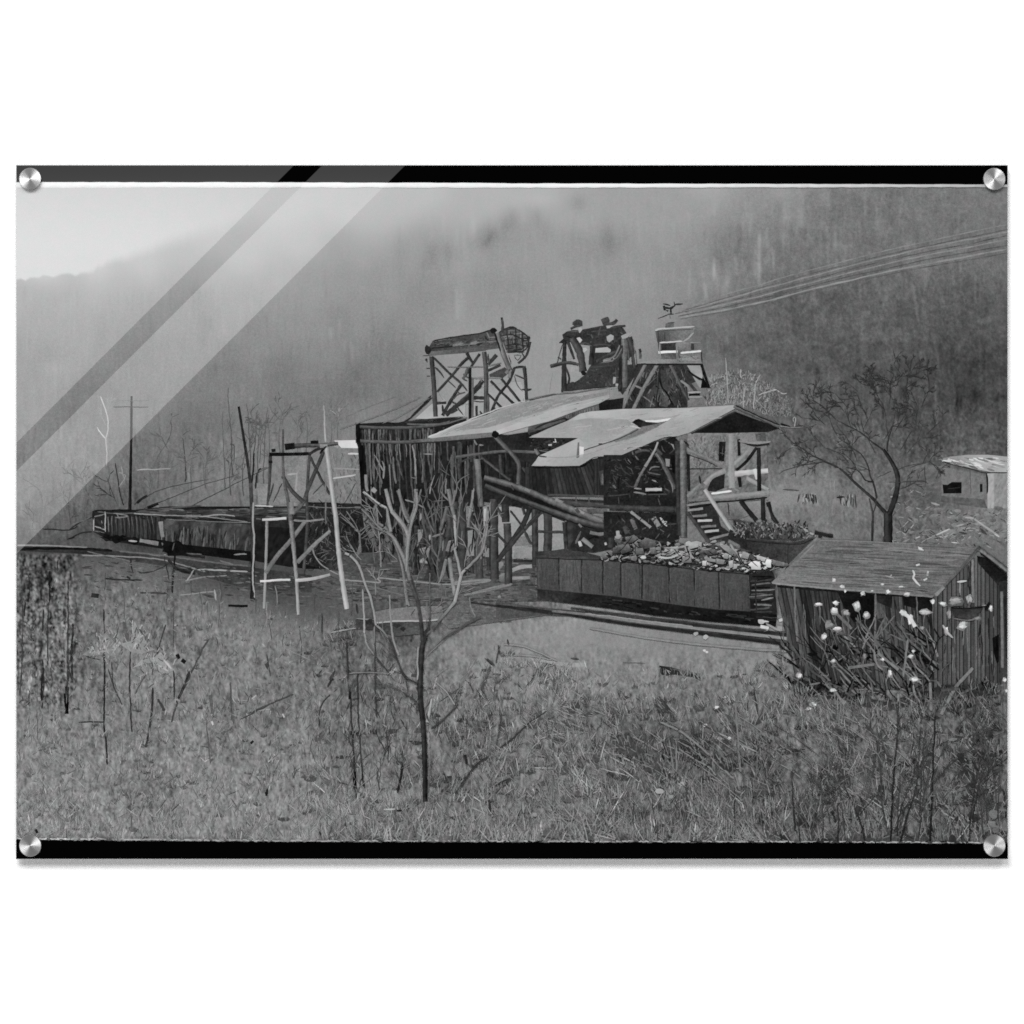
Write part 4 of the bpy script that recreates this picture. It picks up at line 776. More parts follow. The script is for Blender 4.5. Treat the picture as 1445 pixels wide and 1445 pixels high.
ch.st(Z('560,500 600,520'), 4.4, 120).st(Z('800,580 860,610'), 3.6, 124).st(Z('950,650 1040,700'), 3, 132).st(Z('455,470 470,510'), 3, 54).st(Z('960,655 985,690'), 5, 70)
ch.poly(Z('1165,740 1235,735 1250,800 1190,805'), [72, 84, 74, 66])
ld = Part('debris', None, tp)
ld.poly(Z('640,990 760,985 880,968 1000,990 1160,1030 1160,1060 640,1045'), [52, 56, 60, 54, 50, 48, 46])
ld.poly(Z('960,790 1220,830 1300,960 1100,1000 900,980 960,860'), [34, 32, 34, 40, 40, 36])
for q, w, t in [('1010,890 1090,955', 5.6, 126), ('1070,840 1130,855 1185,850', 5, 104), ('985,910 1000,950', 4.6, 190), ('1190,920 1195,940', 3, 180), ('1060,890 1100,870 1140,880', 4, 22), ('1240,800 1230,960', 9, 48), ('1290,820 1300,880', 5, 150), ('1300,780 1350,850 1330,900', 5, 34), ('980,775 1005,800', 3, 100), ('1390,760 1440,880', 8, 130), ('1000,830 960,930', 3, 84), ('1270,900 1330,930', 6, 78)]: ld.st(Z(q), w, t, sh=6)

# big roof
bigroof = Part('tin_roof', 'large patched sheet-metal roof over the middle of the tipple', tp)
PXY = lambda s: [tuple(float(v) for v in q.split(',')) for q in s.split()]
bigroof.poly(PXY('746,617.5 773,605 800.5,594 818,584 833.6,580.5 880,577 965,575.7 1035,571.5 1040,575 1010,591 973,610.5 956,615.5 934,618.5 905,630 877.5,642 840,645 829,651 818,657.2 785,658 749.5,657.8 756,650 760,643.5 790,630 816,618'), [158, 160, 166, 182, 186, 182, 176, 168, 164, 160, 164, 158, 160, 162, 156, 160, 158, 160, 164, 168, 176, 182, 172, 168])
bigroof.poly(PXY('818,585 834,581 965,577 1030,573 1010,582 960,590 945,588 900,590 830,590'), [190, 188, 180, 176, 172, 178, 176, 172, 174])
bigroof.poly(PXY('748,616.5 800,595 830,590 885,592 895,598 875,612 862,620 830,630 816,617.6'), [162, 156, 150, 148, 146, 152, 158, 164, 162])
bigroof.poly(PXY('762,642.5 816,618.5 830,630 820,640 790,646 775,645'), [188, 178, 166, 168, 172, 176])
for i in range(240):
    x = R.uniform(770, 1020); y = R.uniform(580, 655)
    if y < np.interp(x, [770, 833, 1035], [610, 584, 576]) or y > np.interp(x, [770, 818, 840, 877, 934, 973, 1035], [655, 655, 643, 640, 616, 608, 577]): continue
    if x < 815 and 612 < y < 650: continue
    bigroof.st([(x, y), (x + R.uniform(5, 20), y - R.uniform(0, 5))], R.uniform(.5, 1.3), R.choice([146, 150, 156, 166, 172, 178]), n=1)
bigroof.poly(Q('720,1000 860,965 955,940 850,1000 700,1070 560,1105 540,1090 640,1045'), [112, 100, 92, 104, 110, 112, 108, 116])
bigroof.st(Q('320,1168 440,1125 560,1090 660,1045 730,1005'), 1.6, 66).st(Q('560,1105 720,1060 850,1000'), 1.0, 126)
bigroof.poly(Q('680,960 705,940 730,934 775,952 900,958 860,972 760,990 735,1000 718,985'), [22, 18, 20, 34, 50, 64, 54, 30, 24]).poly(Q('775,945 850,945 968,928 940,948 870,962 780,956'), [232, 236, 232, 226, 214, 222])
bigroof.st(Q('665,985 720,998 745,1005'), 1.6, 196).poly(Q('285,1105 297,1105 297,1215 275,1220'), [110, 104, 90, 96]).poly(Q('297,1135 330,1140 328,1200 297,1208'), [230, 222, 214, 220]).st(Q('0,1205 60,1212'), 2.4, 66)
bigroof.st(PXY('773,645 800,645 830,640 860,630 905,612'), 1, 148).st(PXY('749,657.6 785,658.4 818,657.8 840,646 877,643 934,619.5 956,616.5'), 1.1, 40)
x, y = Q('450,1118')[0]; bigroof.blob(x, y, 3, 1.4, 56)
# dock bay under the roof, right
V = Tile(860, 560, 300)
dk = Part('loading_bay', None, tp)
dk.poly(V('-40,395 100,395 240,330 440,270 470,300 470,750 -40,735'), [34, 32, 28, 26, 30, 34, 34])
DT = Tile(855, 615, 110 * 1445 / 1092)
for i in range(150):
    x = R.uniform(0, 960); y = R.uniform(300, 820)
    if y < 300 and x < 240: continue
    a = R.uniform(0, 6.3); r = R.uniform(20, 60); dk.st(DT(' '.join(f'{x+math.cos(a+k*.7)*r},{max(290,y+math.sin(a+k*.7)*r*.7)}' for k in range(3))), R.uniform(.8, 2), R.choice([18, 24, 30, 40, 52, 58, 64]), n=4)
for q, w, t, w2, t2, sh in [('200,400 240,480 350,560', 1.6, 60, 1.4, 56, 0), ('290,430 360,470 382,535 335,520', 1.8, 74, 1.6, 70, 0), ('310,335 352,385', 1.4, 108, 1, 96, 0), ('265,325 300,380 335,405', 1.2, 78, 1, 70, 0), ('105,560 240,620 335,705', 2, 58, 1.8, 54, 0), ('192,560 180,650 178,745', 2.4, 16, 2.2, 18, 0), ('100,580 120,620 140,665', 2.2, 68, 2, 64, 0), ('100,690 140,735', 2.8, 98, 2.4, 90, 0), ('75,480 135,505', 1.8, 60, 1.6, 60, 0), ('410,235 520,205 610,215 645,255', 4, 68, 3, 62, 6), ('410,280 440,320 460,338', 2.6, 100, 2, 90, 0), ('470,300 565,318', 3.4, 22, 3, 26, 0), ('440,170 492,192', 1.6, 108, 1.4, 96, 0), ('515,142 605,132', 1.4, 100, 1.2, 90, 0), ('368,220 382,265', 1.8, 98, 1.6, 90, 0), ('350,290 420,345 490,385', 1.6, 18, 1.4, 22, 0), ('600,165 650,210 640,262', 1.3, 80, 1.2, 70, 0), ('495,165 560,160 645,172', 2.4, 26, 2.2, 30, 0),
    ('700,175 740,220 785,265', 4.4, 68, 4, 62, 6), ('780,140 800,205 835,232', 1.8, 82, 1.6, 76, 0), ('820,60 862,82', 1.4, 70, 1.4, 60, 0), ('990,80 975,170 890,250', 2, 56, 1.8, 60, 0), ('880,95 935,125 955,185', 2.4, 144, 2, 130, 0), ('840,170 900,200', 3, 26, 3, 24, 0), ('610,485 640,445 690,432 752,436', 2.4, 112, 2.2, 100, 6), ('588,510 660,532 762,545', 2.2, 84, 2, 76, 4), ('640,480 740,480', 2, 58, 2, 52, 0), ('565,558 700,585 810,625', 2.2, 18, 2, 20, 0), ('645,618 690,635 722,655', 2.4, 136, 2, 120, 0), ('600,650 680,700 760,690', 3, 24, 3, 22, 0), ('580,600 640,690', 2, 30, 2, 30, 0), ('640,340 690,300 680,380', 3, 24, 3, 20, 0), ('630,385 740,395', 2, 22, 2, 22, 0),
    ('700,240 760,320 820,430 900,590 965,745', 6, 76, 7, 72, 12), ('700,238 760,330 800,410', 1.5, 118, 1.3, 108, 0), ('880,610 925,680 940,790', 1.6, 108, 1.4, 124, 0), ('890,462 968,466', 1.4, 112, 1.2, 100, 0),
    ('728,88 690,190 640,280 600,350 548,432', 2.6, 160, 4, 136, 10), ('548,440 500,520 450,620 408,725', 3.6, 94, 4.4, 84, 10), ('560,500 520,600 500,720', 2, 26, 2, 30, 0), ('395,735 500,745', 2.2, 142, 2, 130, 0), ('385,790 470,800 565,822', 2.4, 130, 2.4, 116, 0), ('395,766 540,792', 1.4, 22, 1.4, 20, 0), ('555,755 660,752 782,750', 4.4, 172, 4.2, 190, 0), ('560,792 810,790', 2.4, 10, 2.2, 12, 0), ('825,740 880,772', 2, 78, 2, 70, 0), ('30,842 200,830 335,812', 1.5, 64, 1.4, 60, 0), ('580,822 860,815', 1.5, 68, 1.4, 66, 0), ('175,870 180,945', 1.7, 68, 1.6, 60, 0), ('745,830 750,965', 1.5, 88, 1.4, 80, 0), ('330,800 350,960', 2, 52, 2, 50, 0), ('440,850 450,960', 2.4, 50, 2, 46, 0), ('600,870 700,880', 1.6, 50, 1.6, 50, 0)]:
    dk.st(DT(q), w, t, w2, t2, sh=sh, wob=.5)
dk.poly(DT('832,318 896,328 890,432 842,424'), [140, 130, 136, 128]).poly(DT('903,268 972,268 972,545 930,505'), [14, 12, 14, 16])
dk.poly(V('0,690 470,680 470,740 0,735'), [32, 30, 28, 34]).st(V('0,752 240,760 475,768'), 8, 58, 8, 54, sh=7).poly(V('-40,780 470,790 475,965 380,990 200,940 -40,960'), [28, 28, 30, 34, 36, 38])
for q, w, t in [('145,778 210,830 280,890', 3.8, 130), ('300,820 335,880', 6.4, 126), ('345,820 395,878', 2.8, 190), ('360,850 390,850', 2, 170), ('150,830 180,900', 6, 92), ('55,910 60,950', 5, 160), ('100,880 120,930', 6, 66), ('330,690 345,735', 1.8, 70), ('60,680 65,730', 1.6, 66), ('380,870 460,860', 2, 60)]: dk.st(V(q), w, t)
for i in range(36): dk.st((lambda x, y: [(x, y), (x + R.uniform(-6, 6), y + R.uniform(2, 8))])(*V(f'{R.uniform(0,450)},{R.uniform(800,940)}')[0]), R.uniform(.8, 2.4), R.choice([20, 48, 60, 80]))
# gable end building
gb = Part('gable_wall', None, tp)
gb.patch(V('530,248 1065,232 1080,700 530,712'), 40, 34, lambda u, v: 116 - 14 * v + 8 * math.sin(u * 9 + v * 5) + R.gauss(0, 13))
for i in range(170):
    x = R.uniform(545, 800); y = R.uniform(262, 480); gb.st(V(f'{x},{y} {x+R.uniform(-18,18)},{y+R.uniform(6,36)}'), R.uniform(.5, 1.1), R.choice([64, 76, 90, 135, 142]), n=1)
gb.poly(V('900,720 1060,700 1060,800 1000,840 900,760'), [128, 132, 120, 112, 124]).poly(V('740,715 900,705 960,800 860,840 800,830 740,760'), [118, 122, 124, 84, 92, 112]).poly(V('885,255 1070,235 1080,310 1000,315 890,300'), [116, 88, 104, 124, 128]).poly(V('990,250 1060,245 1065,300 1000,300'), [74, 66, 78, 88])
gw = Part('opening', None, tp); gw.poly(V('745,305 790,305 780,440 742,435'), [22, 34, 28, 18]); gw.st(V('765,400 775,330'), 1.4, 70).st(V('750,380 785,390'), 1.2, 84)
gw = Part('opening', None, tp); gw.poly(V('868,290 888,285 892,400 872,402'), [24, 30, 28, 22]).poly(V('868,545 895,545 900,612 880,615'), 26)
gw = Part('opening', None, tp); gw.poly(V('660,640 690,570 730,530 785,510 780,620 720,645'), [40, 34, 32, 36, 30, 40])
gt = Part('gable', None, tp); gt.poly(V('850,100 1155,212 1070,240 800,246 560,246 600,225'), [24, 22, 28, 22, 20, 22])
gt.st(V('555,252 600,228 850,98'), 2, 40).st(V('845,62 1000,130 1150,200'), 5.2, 96, 5.4, 88, sh=12).st(V('855,58 1000,122 1160,190'), 1.8, 26).st(V('1150,196 1235,208 1315,204'), 1.8, 126, 1.2, 118).st(V('1165,182 1235,206'), 2.6, 18, 1.6, 24)
gp = Part('bracing', None, tp)
for q, w, t, w2, t2, sh in [('505,350 640,410 800,490', 5.6, 116, 5.6, 108, 10), ('500,375 640,430 740,475', 1.2, 34, 1.2, 40, 0), ('1000,345 930,440 860,500', 4.4, 24, 4, 30, 0), ('960,350 890,420 830,470', 6, 132, 6, 140, 8), ('530,490 780,488', 1.6, 36, 1.4, 40, 0), ('650,595 700,540 790,500', 7.6, 142, 7, 136, 10), ('890,300 980,330 1085,320', 3, 30, 3, 36, 0), ('880,300 980,318 1090,308', 3, 130, 2.6, 140, 0), ('930,550 1000,590 1080,632', 5.4, 148, 5, 150, 8), ('530,680 580,630 622,592', 6, 120, 5, 116, 10), ('610,535 620,590', 3, 26, 3, 30, 0), ('890,706 940,770 1000,840', 6.6, 36, 6, 34, 6), ('1078,715 1100,800 1142,862', 6, 32, 5.4, 34, 6), ('1066,750 1080,800 1092,855', 4.6, 116, 4.6, 108, 0), ('805,720 808,810', 2, 44, 2, 50, 0), ('690,740 650,810', 5, 100, 4, 88, 0), ('730,780 730,890', 6, 66, 6, 60, 6), ('540,980 580,890', 4, 110, 4, 104, 0)]: gp.st(V(q), w, t, w2, t2, sh=sh)
gb2 = Part('beam', None, tp); gb2.st(V('806,532 900,518 1078,502'), 8.2, 176, 7.6, 196, sh=12).st(V('985,490 1005,560'), 5, 210)
gb2 = Part('beam', None, tp); gb2.st(V('700,690 880,672 1088,652'), 8, 128, 8, 132, sh=12).st(V('690,656 760,648 832,638'), 3, 232).st(V('720,716 900,702 1075,686'), 2.4, 30).st(V('845,625 885,640'), 3, 120)
for q, w, t, w2, t2, sh in [('828,250 826,400 832,620', 9, 140, 9, 150, 10), ('1014,345 1016,480 1018,640', 5.4, 30, 6, 28, 4), ('1042,690 1046,840', 6.4, 36, 6.4, 32, 4), ('468,300 470,560 480,940', 10, 46, 9, 44, 8), ('500,290 502,520 505,955', 9.6, 100, 9.6, 84, 18), ('535,390 540,640', 4.2, 30, 4, 32, 0), ('800,255 798,470', 4, 110, 4, 120, 0)]:
    p = Part('post', None, tp); p.st(V(q), w, t, w2, t2, sh=sh, rough=.05)
gp.st(V('505,300 540,330'), 3, 34).st(V('520,322 545,350'), 2, 44)
sr = Part('staircase', 'open wooden stair beside the loading bay', tp)
sr.poly(V('530,720 700,700 760,880 830,930 800,990 690,1000 560,800'), [42, 44, 38, 40, 44, 40, 36])
for q, t in [('528,737 690,716', 120), ('535,772 640,757', 135), ('558,812 662,800', 110), ('600,842 700,838', 190), ('622,886 722,876', 112), ('645,918 742,910', 180), ('680,970 760,945 825,928', 120)]: sr.st(V(q), 3.4, t)
for q, t in [('540,750 690,732', 24), ('560,830 640,826', 26), ('640,900 720,894', 24), ('660,940 760,925', 26)]: sr.st(V(q), 2.6, t)
sr.st(V('530,785 600,880 685,1000'), 5, 62, sh=8).st(V('648,630 760,800 850,930 940,1050'), 6, 168, 6.6, 140, sh=20, rough=.05)
# ------------------------------------------------------------------ coal cars at the right centre
bcx = Part('coal_car', 'dark coal car with a scrubby load, half hidden behind the rock-filled car')
p = Part('car_side', None, bcx)
p.poly(V('880,955 1000,968 1255,988 1392,960 1300,1050 1212,1140 1100,1140 900,1120'), [40, 50, 54, 60, 64, 56, 50, 44])
p.st(V('900,962 1100,978 1260,990 1395,955'), 3, 58).st(V('910,975 1250,1003 1385,968'), 1.4, 28).st(V('1215,1010 1212,1130'), 1.2, 40)
p.poly(V('820,900 930,960 940,1050 880,1000 800,960'), [40, 36, 34, 40, 36])
q = Part('scrub_load', None, bcx)
q.poly(V('835,830 960,850 1110,860 1180,870 1300,890 1360,955 1260,975 1050,965 920,950 850,900'), [60, 70, 74, 84, 90, 70, 50, 46, 44, 44])
for i in range(300):
    x = R.uniform(840, 1350); y = R.uniform(862, 968); q.st(V(f'{x},{y} {x+R.uniform(-22,22)},{max(825,y-R.uniform(6,32))}'), R.uniform(.8, 2), R.choice([26, 34, 44, 60, 84, 100, 120, 135]), n=1)
q.st(V('1320,895 1370,925 1410,950'), 3, 150).st(V('1420,940 1445,945'), 6, 40).st(V('1395,920 1480,940 1520,945'), 5, 30)
cc = Part('coal_car', 'loaded coal car heaped with pale rock, in front of the tipple')
cs2 = Part('car_side', None, cc)
cs2.poly(V('-500,1085 -300,1088 0,1108 400,1140 750,1180 940,1200 960,1460 700,1445 480,1418 0,1352 -490,1310'), [62, 66, 66, 68, 66, 60, 52, 60, 64, 64, 62])
xs = [-492, -345, -190, -45, 78, 222, 405, 575, 745, 945]
ytop = lambda x: float(np.interp(x, [-500, -300, 0, 400, 750, 950], [1088, 1090, 1112, 1146, 1184, 1204])); ybot = lambda x: float(np.interp(x, [-490, 0, 480, 700, 960], [1306, 1352, 1416, 1444, 1460]))
for a_, b_ in zip(xs[:-1], xs[1:]):
    t = R.uniform(60, 70) + (9 if a_ == -345 else 0)
    cs2.patch(V(f'{a_+6},{ytop(a_)+8} {b_-6},{ytop(b_)+8} {b_-6},{ybot(b_)-3} {a_+6},{ybot(a_)-3}'), 12, 10, lambda u, v: t + 5 * (1 - abs(u - .45)) - 4 * v + R.gauss(0, 2.6))
for i in range(170):
    x = R.uniform(-480, 930); y = R.uniform(ytop(x) + 12, ybot(x) - 40); cs2.st(V(f'{x},{y} {x+R.uniform(-4,4)},{min(ybot(x)-6,y+R.uniform(30,120))}'), R.uniform(.7, 2), 66 + R.choice([-10, -7, -5, 5, 8, 11]), n=3, jit=2)
for x in xs[1:-1]: cs2.st(V(f'{x},{ytop(x)} {x+2},{ybot(x)-6}'), 1.9, 34).st(V(f'{x+9},{ytop(x)+6} {x+11},{ybot(x)-6}'), 1.0, 80)
cs2.st(V('200,1130 205,1340'), 1.2, 50).st(V('-480,1100 -480,1300'), 1.4, 78).st(V('190,1350 215,1385'), 3, 60)
crr = Part('top_rail', None, cc); crr.st(V('-505,1084 -300,1084 0,1106 400,1139 750,1179 950,1198'), 2.4, 60).st(V('-500,1094 0,1117 400,1150 750,1190 950,1208'), 1.3, 30)
crr.st(V('940,1195 1010,1185 1110,1170 1205,1140'), 2.4, 66).st(V('1090,1180 1180,1150 1215,1136'), 2, 130).poly(V('1080,1190 1200,1150 1175,1220 1110,1240'), [60, 110, 120, 60])
ce = Part('car_end', None, cc)
ce.poly(V('945,1205 1105,1180 1130,1230 1140,1460 1130,1520 960,1470'), [34, 30, 40, 36, 30, 26])
el = Part('ladder', None, cc)
for y in range(1225, 1500, 24): el.st(V(f'{R.uniform(950,985)},{y+R.uniform(-8,8)} {R.uniform(1010,1060)},{y-4} {R.uniform(1085,1125)},{y+R.uniform(-12,4)}'), R.uniform(1.4, 3), R.choice([14, 18, 56, 72, 90, 110]))
for q_, t in [('1000,1250 1120,1225', 20), ('1030,1380 1110,1365', 130), ('950,1360 1110,1340', 96), ('990,1245 1000,1480', 40), ('1125,1210 1140,1440', 84)]: el.st(V(q_), 2, t)
uc = Part('undercarriage', None, cc)
uc.poly(V('-490,1306 0,1352 480,1416 700,1444 960,1462 1140,1480 1130,1560 1060,1560 700,1530 300,1486 0,1440 -490,1378'), [36, 30, 26, 22, 20, 18, 24, 22, 20, 22, 30, 54])
for i in range(60):
    x = R.uniform(-100, 1100); y = float(np.interp(x, [-490, 0, 480, 960], [1325, 1385, 1450, 1500])) + R.uniform(-10, 30); uc.st(V(f'{x},{y} {x+R.uniform(10,70)},{y+R.uniform(0,10)}'), R.uniform(.7, 2), R.choice([10, 14, 36, 44, 52]), n=1)
rk = Part('rock_load', 'heap of pale broken rock filling the coal car', cc, 'stuff')
heap = V('-30,1095 30,1030 110,960 200,945 320,985 420,985 520,1000 640,990 760,970 860,1020 950,1045 1090,1105 1205,1140 1100,1172 950,1196 750,1176 400,1136')
rk.poly(heap, [50, 58, 60, 54, 60, 56, 60, 66, 70, 66, 70, 70, 60, 44, 40, 40, 44])
hx = [p[0] for p in heap[:13]]; hy = [p[1] for p in heap[:13]]
for i in range(620):
    x = R.uniform(852, 1110); yt = float(np.interp(x, hx, hy)); yb = float(np.interp(x, [850, 943, 1016, 1060, 1110], [787, 797, 804, 809, 797])); y = yt + (yb - yt) * R.random()
    k = np.interp(x, [850, 930, 980, 1080], [.7, .82, 1, 1.12]); t = R.choice([26, 34, 44, 60, 80, 100, 120, 140, 160, 185]) * k
    r = R.uniform(1.0, 3.6) * (1.25 if x < 960 else .95)
    if t > 70: rk.blob(x + .6, y + r * .5, r * 1.35, r * .8, 24, 6, .4)
    rk.blob(x, y, r * R.uniform(.8, 1.7), r * R.uniform(.5, .85), t, R.choice((4, 5, 5, 6)), .55, 24)
    if i % 3 == 0: rk.st([(x - r * 2, y + R.uniform(-2, 2)), (x, y + r + R.uniform(-1, 2)), (x + r * 2, y + R.uniform(-3, 3))], R.uniform(.7, 1.5), R.choice([18, 26, 34, 150, 190]), n=4)
for q_, r, t in [('260,995', 10, 92), ('700,1060', 7, 78), ('590,1010', 9, 160), ('790,1080', 5, 205), ('990,1140', 8, 225), ('1070,1120', 7, 215), ('840,1150', 6, 170), ('650,1130', 4, 200), ('230,1090', 4, 190), ('540,1000', 6, 170), ('900,1080', 5, 190), ('330,1030', 5, 120), ('60,950', 5, 150), ('180,1010', 6, 110), ('500,1060', 4, 150)]:
    x, y = V(q_)[0]; rk.blob(x, y, r, r * .62, t, 8, .25, 16)
for q_, w, t in [('340,1085 400,1095 470,1075', 2, 200), ('510,1010 540,1075 580,1100', 2.4, 150), ('820,1000 860,1060 890,1120', 3, 140), ('640,1080 680,1105 720,1110', 3, 150), ('430,1030 480,1020 520,1010', 3, 140), ('160,940 170,1000 230,1040', 1.6, 34), ('60,1090 110,1040 150,990', 1.4, 40), ('960,1130 1000,1170', 3, 110), ('560,1040 620,1020', 3, 30), ('720,1000 780,1020', 3.4, 120), ('870,1050 900,1120', 2, 30)]: rk.st(V(q_), w, t)

LT = Tile(850, 710, 270 * 1445 / 1092)
for q_, t in [('200,238 238,204 300,214 312,246 240,262', 82), ('130,200 180,180 205,200 170,225 140,225', 92), ('90,240 150,235 170,270 110,290', 84), ('180,260 230,255 240,290 190,295', 96), ('270,255 300,250 310,290 275,290', 104), ('490,228 545,232 548,250 500,262', 176), ('575,268 640,262 660,290 600,300', 80), ('580,305 640,322 650,338 590,330', 138), ('660,234 710,238 760,280 740,300 690,262', 128), ('455,308 505,305 510,340 460,340', 118), ('720,330 745,325 745,365 725,372', 176), ('690,285 720,290 715,318 692,315', 156), ('845,338 900,345 905,380 850,378', 214), ('930,322 962,325 962,368 935,365', 226), ('880,296 935,312 925,335 880,320', 190), ('800,275 840,290 830,320 790,310', 150), ('570,330 595,328 592,358 570,356', 200), ('650,315 700,325 690,350 650,345', 130), ('970,322 1040,340 1040,362 975,355', 110), ('60,255 100,245 100,285 55,290', 74)]:
    pts = LT(q_); rk.poly([(p_[0] + .6, p_[1] + 1.4) for p_ in pts], 22, grain=0); c_ = sum(p_[1] for p_ in pts) / len(pts); rk.poly(pts, [t + (16 if p_[1] < c_ else -26) for p_ in pts])
for q_, w, t in [('545,250 580,262 622,258', 2, 132), ('320,308 380,316 452,284', 2, 188), ('350,256 390,258 432,250', 1.8, 170), ('322,220 335,250', 2, 124), ('490,245 505,300 560,335', 2, 146), ('740,270 770,300 790,340', 3, 118), ('215,308 250,312', 1.8, 210), ('460,290 500,272', 1.4, 26), ('480,250 498,310 470,332', 1.2, 16), ('600,268 645,300', 1.2, 18), ('760,290 800,355', 1.4, 22), ('840,318 885,362', 1, 18), ('898,318 925,372', 1, 18), ('170,190 130,250 95,275', 1, 26), ('192,230 182,300', 1, 26), ('545,262 520,300', 1.4, 18), ('640,345 700,352', 1.4, 20), ('860,300 900,330', 1, 20), ('410,262 440,300', 1.2, 22), ('300,300 330,330', 1.2, 26)]: rk.st(LT(q_), w, t)
# ------------------------------------------------------------------ rails in the yard
M = Tile(700, 860, 380)
yr = Part('rail_track', 'rails crossing the bare yard below the rock-filled coal car')
yr.poly(U('700,850 830,770 900,770 1445,850 1300,872 1000,912 740,950 690,905'), [88, 90, 84, 76, 92, 88, 100, 104])
for i in range(120):
    x = R.uniform(710, 1400); y = R.uniform(780, 930)
    if y > 940 - (x - 740) * .11 or y < 770 + (x - 880) * .14 or x < 720 + (850 - y): continue
    yr.st(U(f'{x},{y} {x+R.uniform(16,60)},{y+R.uniform(-2,8)}'), R.uniform(.7, 1.6), R.choice([70, 78, 104, 112]))
yr.poly(M('0,-40 240,-10 480,10 1060,70 1445,110 1575,130 1575,180 1445,172 1060,120 700,72 480,40 240,30 0,60'), [70, 62, 50, 36, 30, 34, 80, 60, 56, 60, 62, 74, 80])
yr.st(U('880,770 1100,800 1300,832 1445,852'), 2.6, 44).st(M('0,-20 240,6 480,44 700,78 1060,124 1445,172 1575,190'), 3.2, 38, 4.4, 30).st(M('300,8 480,26 720,60 1060,100 1445,142 1575,158'), 3.2, 104, 4.4, 142).st(M('480,20 720,50 1060,92'), 1.4, 150).st(M('400,-8 700,28 1060,72 1445,116'), 2.2, 58)
yr.st(M('500,100 800,150 1100,190 1445,218 1575,225'), 2.2, 134, 3, 128).st(M('160,250 330,290 470,300'), 4.5, 152, 7, 160).st(M('400,262 445,268'), 3, 62)
yr.st(M('40,190 150,200 330,275'), 2, 138).st(M('30,245 200,250 300,270'), 1.6, 140)
for q_, r, t in [('1070,130', 3, 165), ('1125,148', 3, 180), ('1118,220', 2, 215), ('1132,228', 1.6, 215), ('1420,65', 4, 190), ('1440,100', 4, 150)]:
    x, y = M(q_)[0]; yr.blob(x, y, r * 1.3, r, t, 8, .3, 6)
for q_, w, t in [('40,62 75,66', 3, 200), ('30,90 75,100', 4, 210), ('60,75 130,110 170,100', 3, 150), ('130,60 175,45', 4, 205), ('120,95 180,110', 5, 150), ('0,110 60,112', 3, 60)]: yr.st(Tile(1065, 860, 380)(q_), w, t)
# slab and rails in front of the stilts
sl = Part('concrete_slab', 'pale flat slab on the ground left of the yard road')
sl.poly(U('235,835 330,815 480,800 690,795 705,850 690,892 550,898 240,912'), [108, 112, 114, 118, 112, 108, 114, 104]).st(U('240,908 400,898 550,896 685,888'), 2.2, 176)
sl.poly(U('105,885 240,914 550,902 552,985 480,990 380,1000 240,960 110,950'), [60, 50, 60, 76, 80, 66, 56, 60])
sl.st(U('110,880 230,890'), 2, 120).st(U('480,860 500,830 510,815'), 1.6, 60).st(U('110,780 125,850'), 3, 44)
for x, y, r in [(430, 950, 4), (385, 930, 5), (200, 900, 5)]: a, b = U(f'{x},{y}')[0]; sl.blob(a, b, r, r * .8, 42, 8, .4)
ra2 = Part('rail_track', 'pale rails passing behind the foreground tree')
ra2.st(U('28,618 150,628 268,636 270,606 480,628 760,650 940,636 1025,624'), 2, 140, 2.2, 128).st(U('40,650 200,665 430,720'), 1.6, 98).st(U('260,552 335,545'), 1.4, 120).st(U('840,720 1000,690 1170,645'), 2.8, 112)
# ------------------------------------------------------------------ scaffold
sc = Part('scaffold', 'spindly timber scaffold of peeled poles, left of the bin')
def pole(q, w, t, w2=None, t2=None, sh=8, name='pole'):
    p = Part(name, None, sc); p.st(S(q), w, t, w2, t2, sh=sh, rough=.06); return p
pole('445,380 430,600 432,760 412,1030', 4, 56, 4.4, 66)
pole('235,390 232,500 218,660', 4.2, 44, 3, 62).st(S('215,740 212,900 200,1212'), 4.4, 120, 3.6, 150, sh=14)
pole('520,370 440,560 410,640 350,705', 5, 50, 6, 92, name='brace'); pole('450,400 500,500 555,600', 3.4, 52, name='brace'); pole('300,500 350,580 412,640', 5.4, 58, 6, 62, name='brace')
pole('420,745 340,850 270,930 210,1020', 5.4, 116, 6.4, 100, name='brace'); pole('555,795 470,870 378,965', 4.6, 124, 6, 112, name='brace')
pole('250,540 225,640', 2, 52, name='brace'); pole('300,540 255,640', 1.6, 60, name='brace'); pole('520,540 460,600', 1.4, 56, name='brace')
pole('302,250 304,480 330,640 345,760', 2.4, 74, 6.6, 84).st(S('345,740 360,900 374,1060 384,1245'), 7, 100, 4, 158, sh=20)
pole('518,120 525,220 530,320', 1.6, 150, 2.4, 180, sh=0)
pole('536,345 560,540 585,720', 7, 150, 6.4, 158, sh=26).st(S('585,720 600,900 620,1060 645,1215'), 6.6, 160, 7, 176, sh=22)
pole('530,480 528,760', 2, 116, 2, 100, sh=0)
pole('345,640 350,705', 6, 110, 7, 130)
pole('190,736 250,732 318,725', 3.4, 196, 3.6, 206, name='crossrail'); pole('358,738 440,744 522,734', 3, 112, 2.6, 128, name='crossrail'); pole('178,1066 260,1062 342,1058', 3.2, 220, 3, 214, name='crossrail'); pole('368,1062 460,1052 555,1030', 5, 190, 4, 150, name='crossrail')
cap = pole('228,384 340,384 440,380', 4.6, 16, 4.2, 16, sh=0, name='top_beam'); cap = pole('312,344 420,336 500,336 598,326', 6.4, 56, 4.4, 74, sh=16, name='top_beam')
cap.st(S('312,345 365,338'), 8, 18).st(S('240,365 262,362'), 4, 20).st(S('450,320 492,318'), 4.4, 18).st(S('440,385 480,360 520,345'), 4, 40).st(S('500,340 540,340'), 5, 130).st(S('225,425 245,425'), 3, 24).st(S('500,380 535,340'), 3, 24)
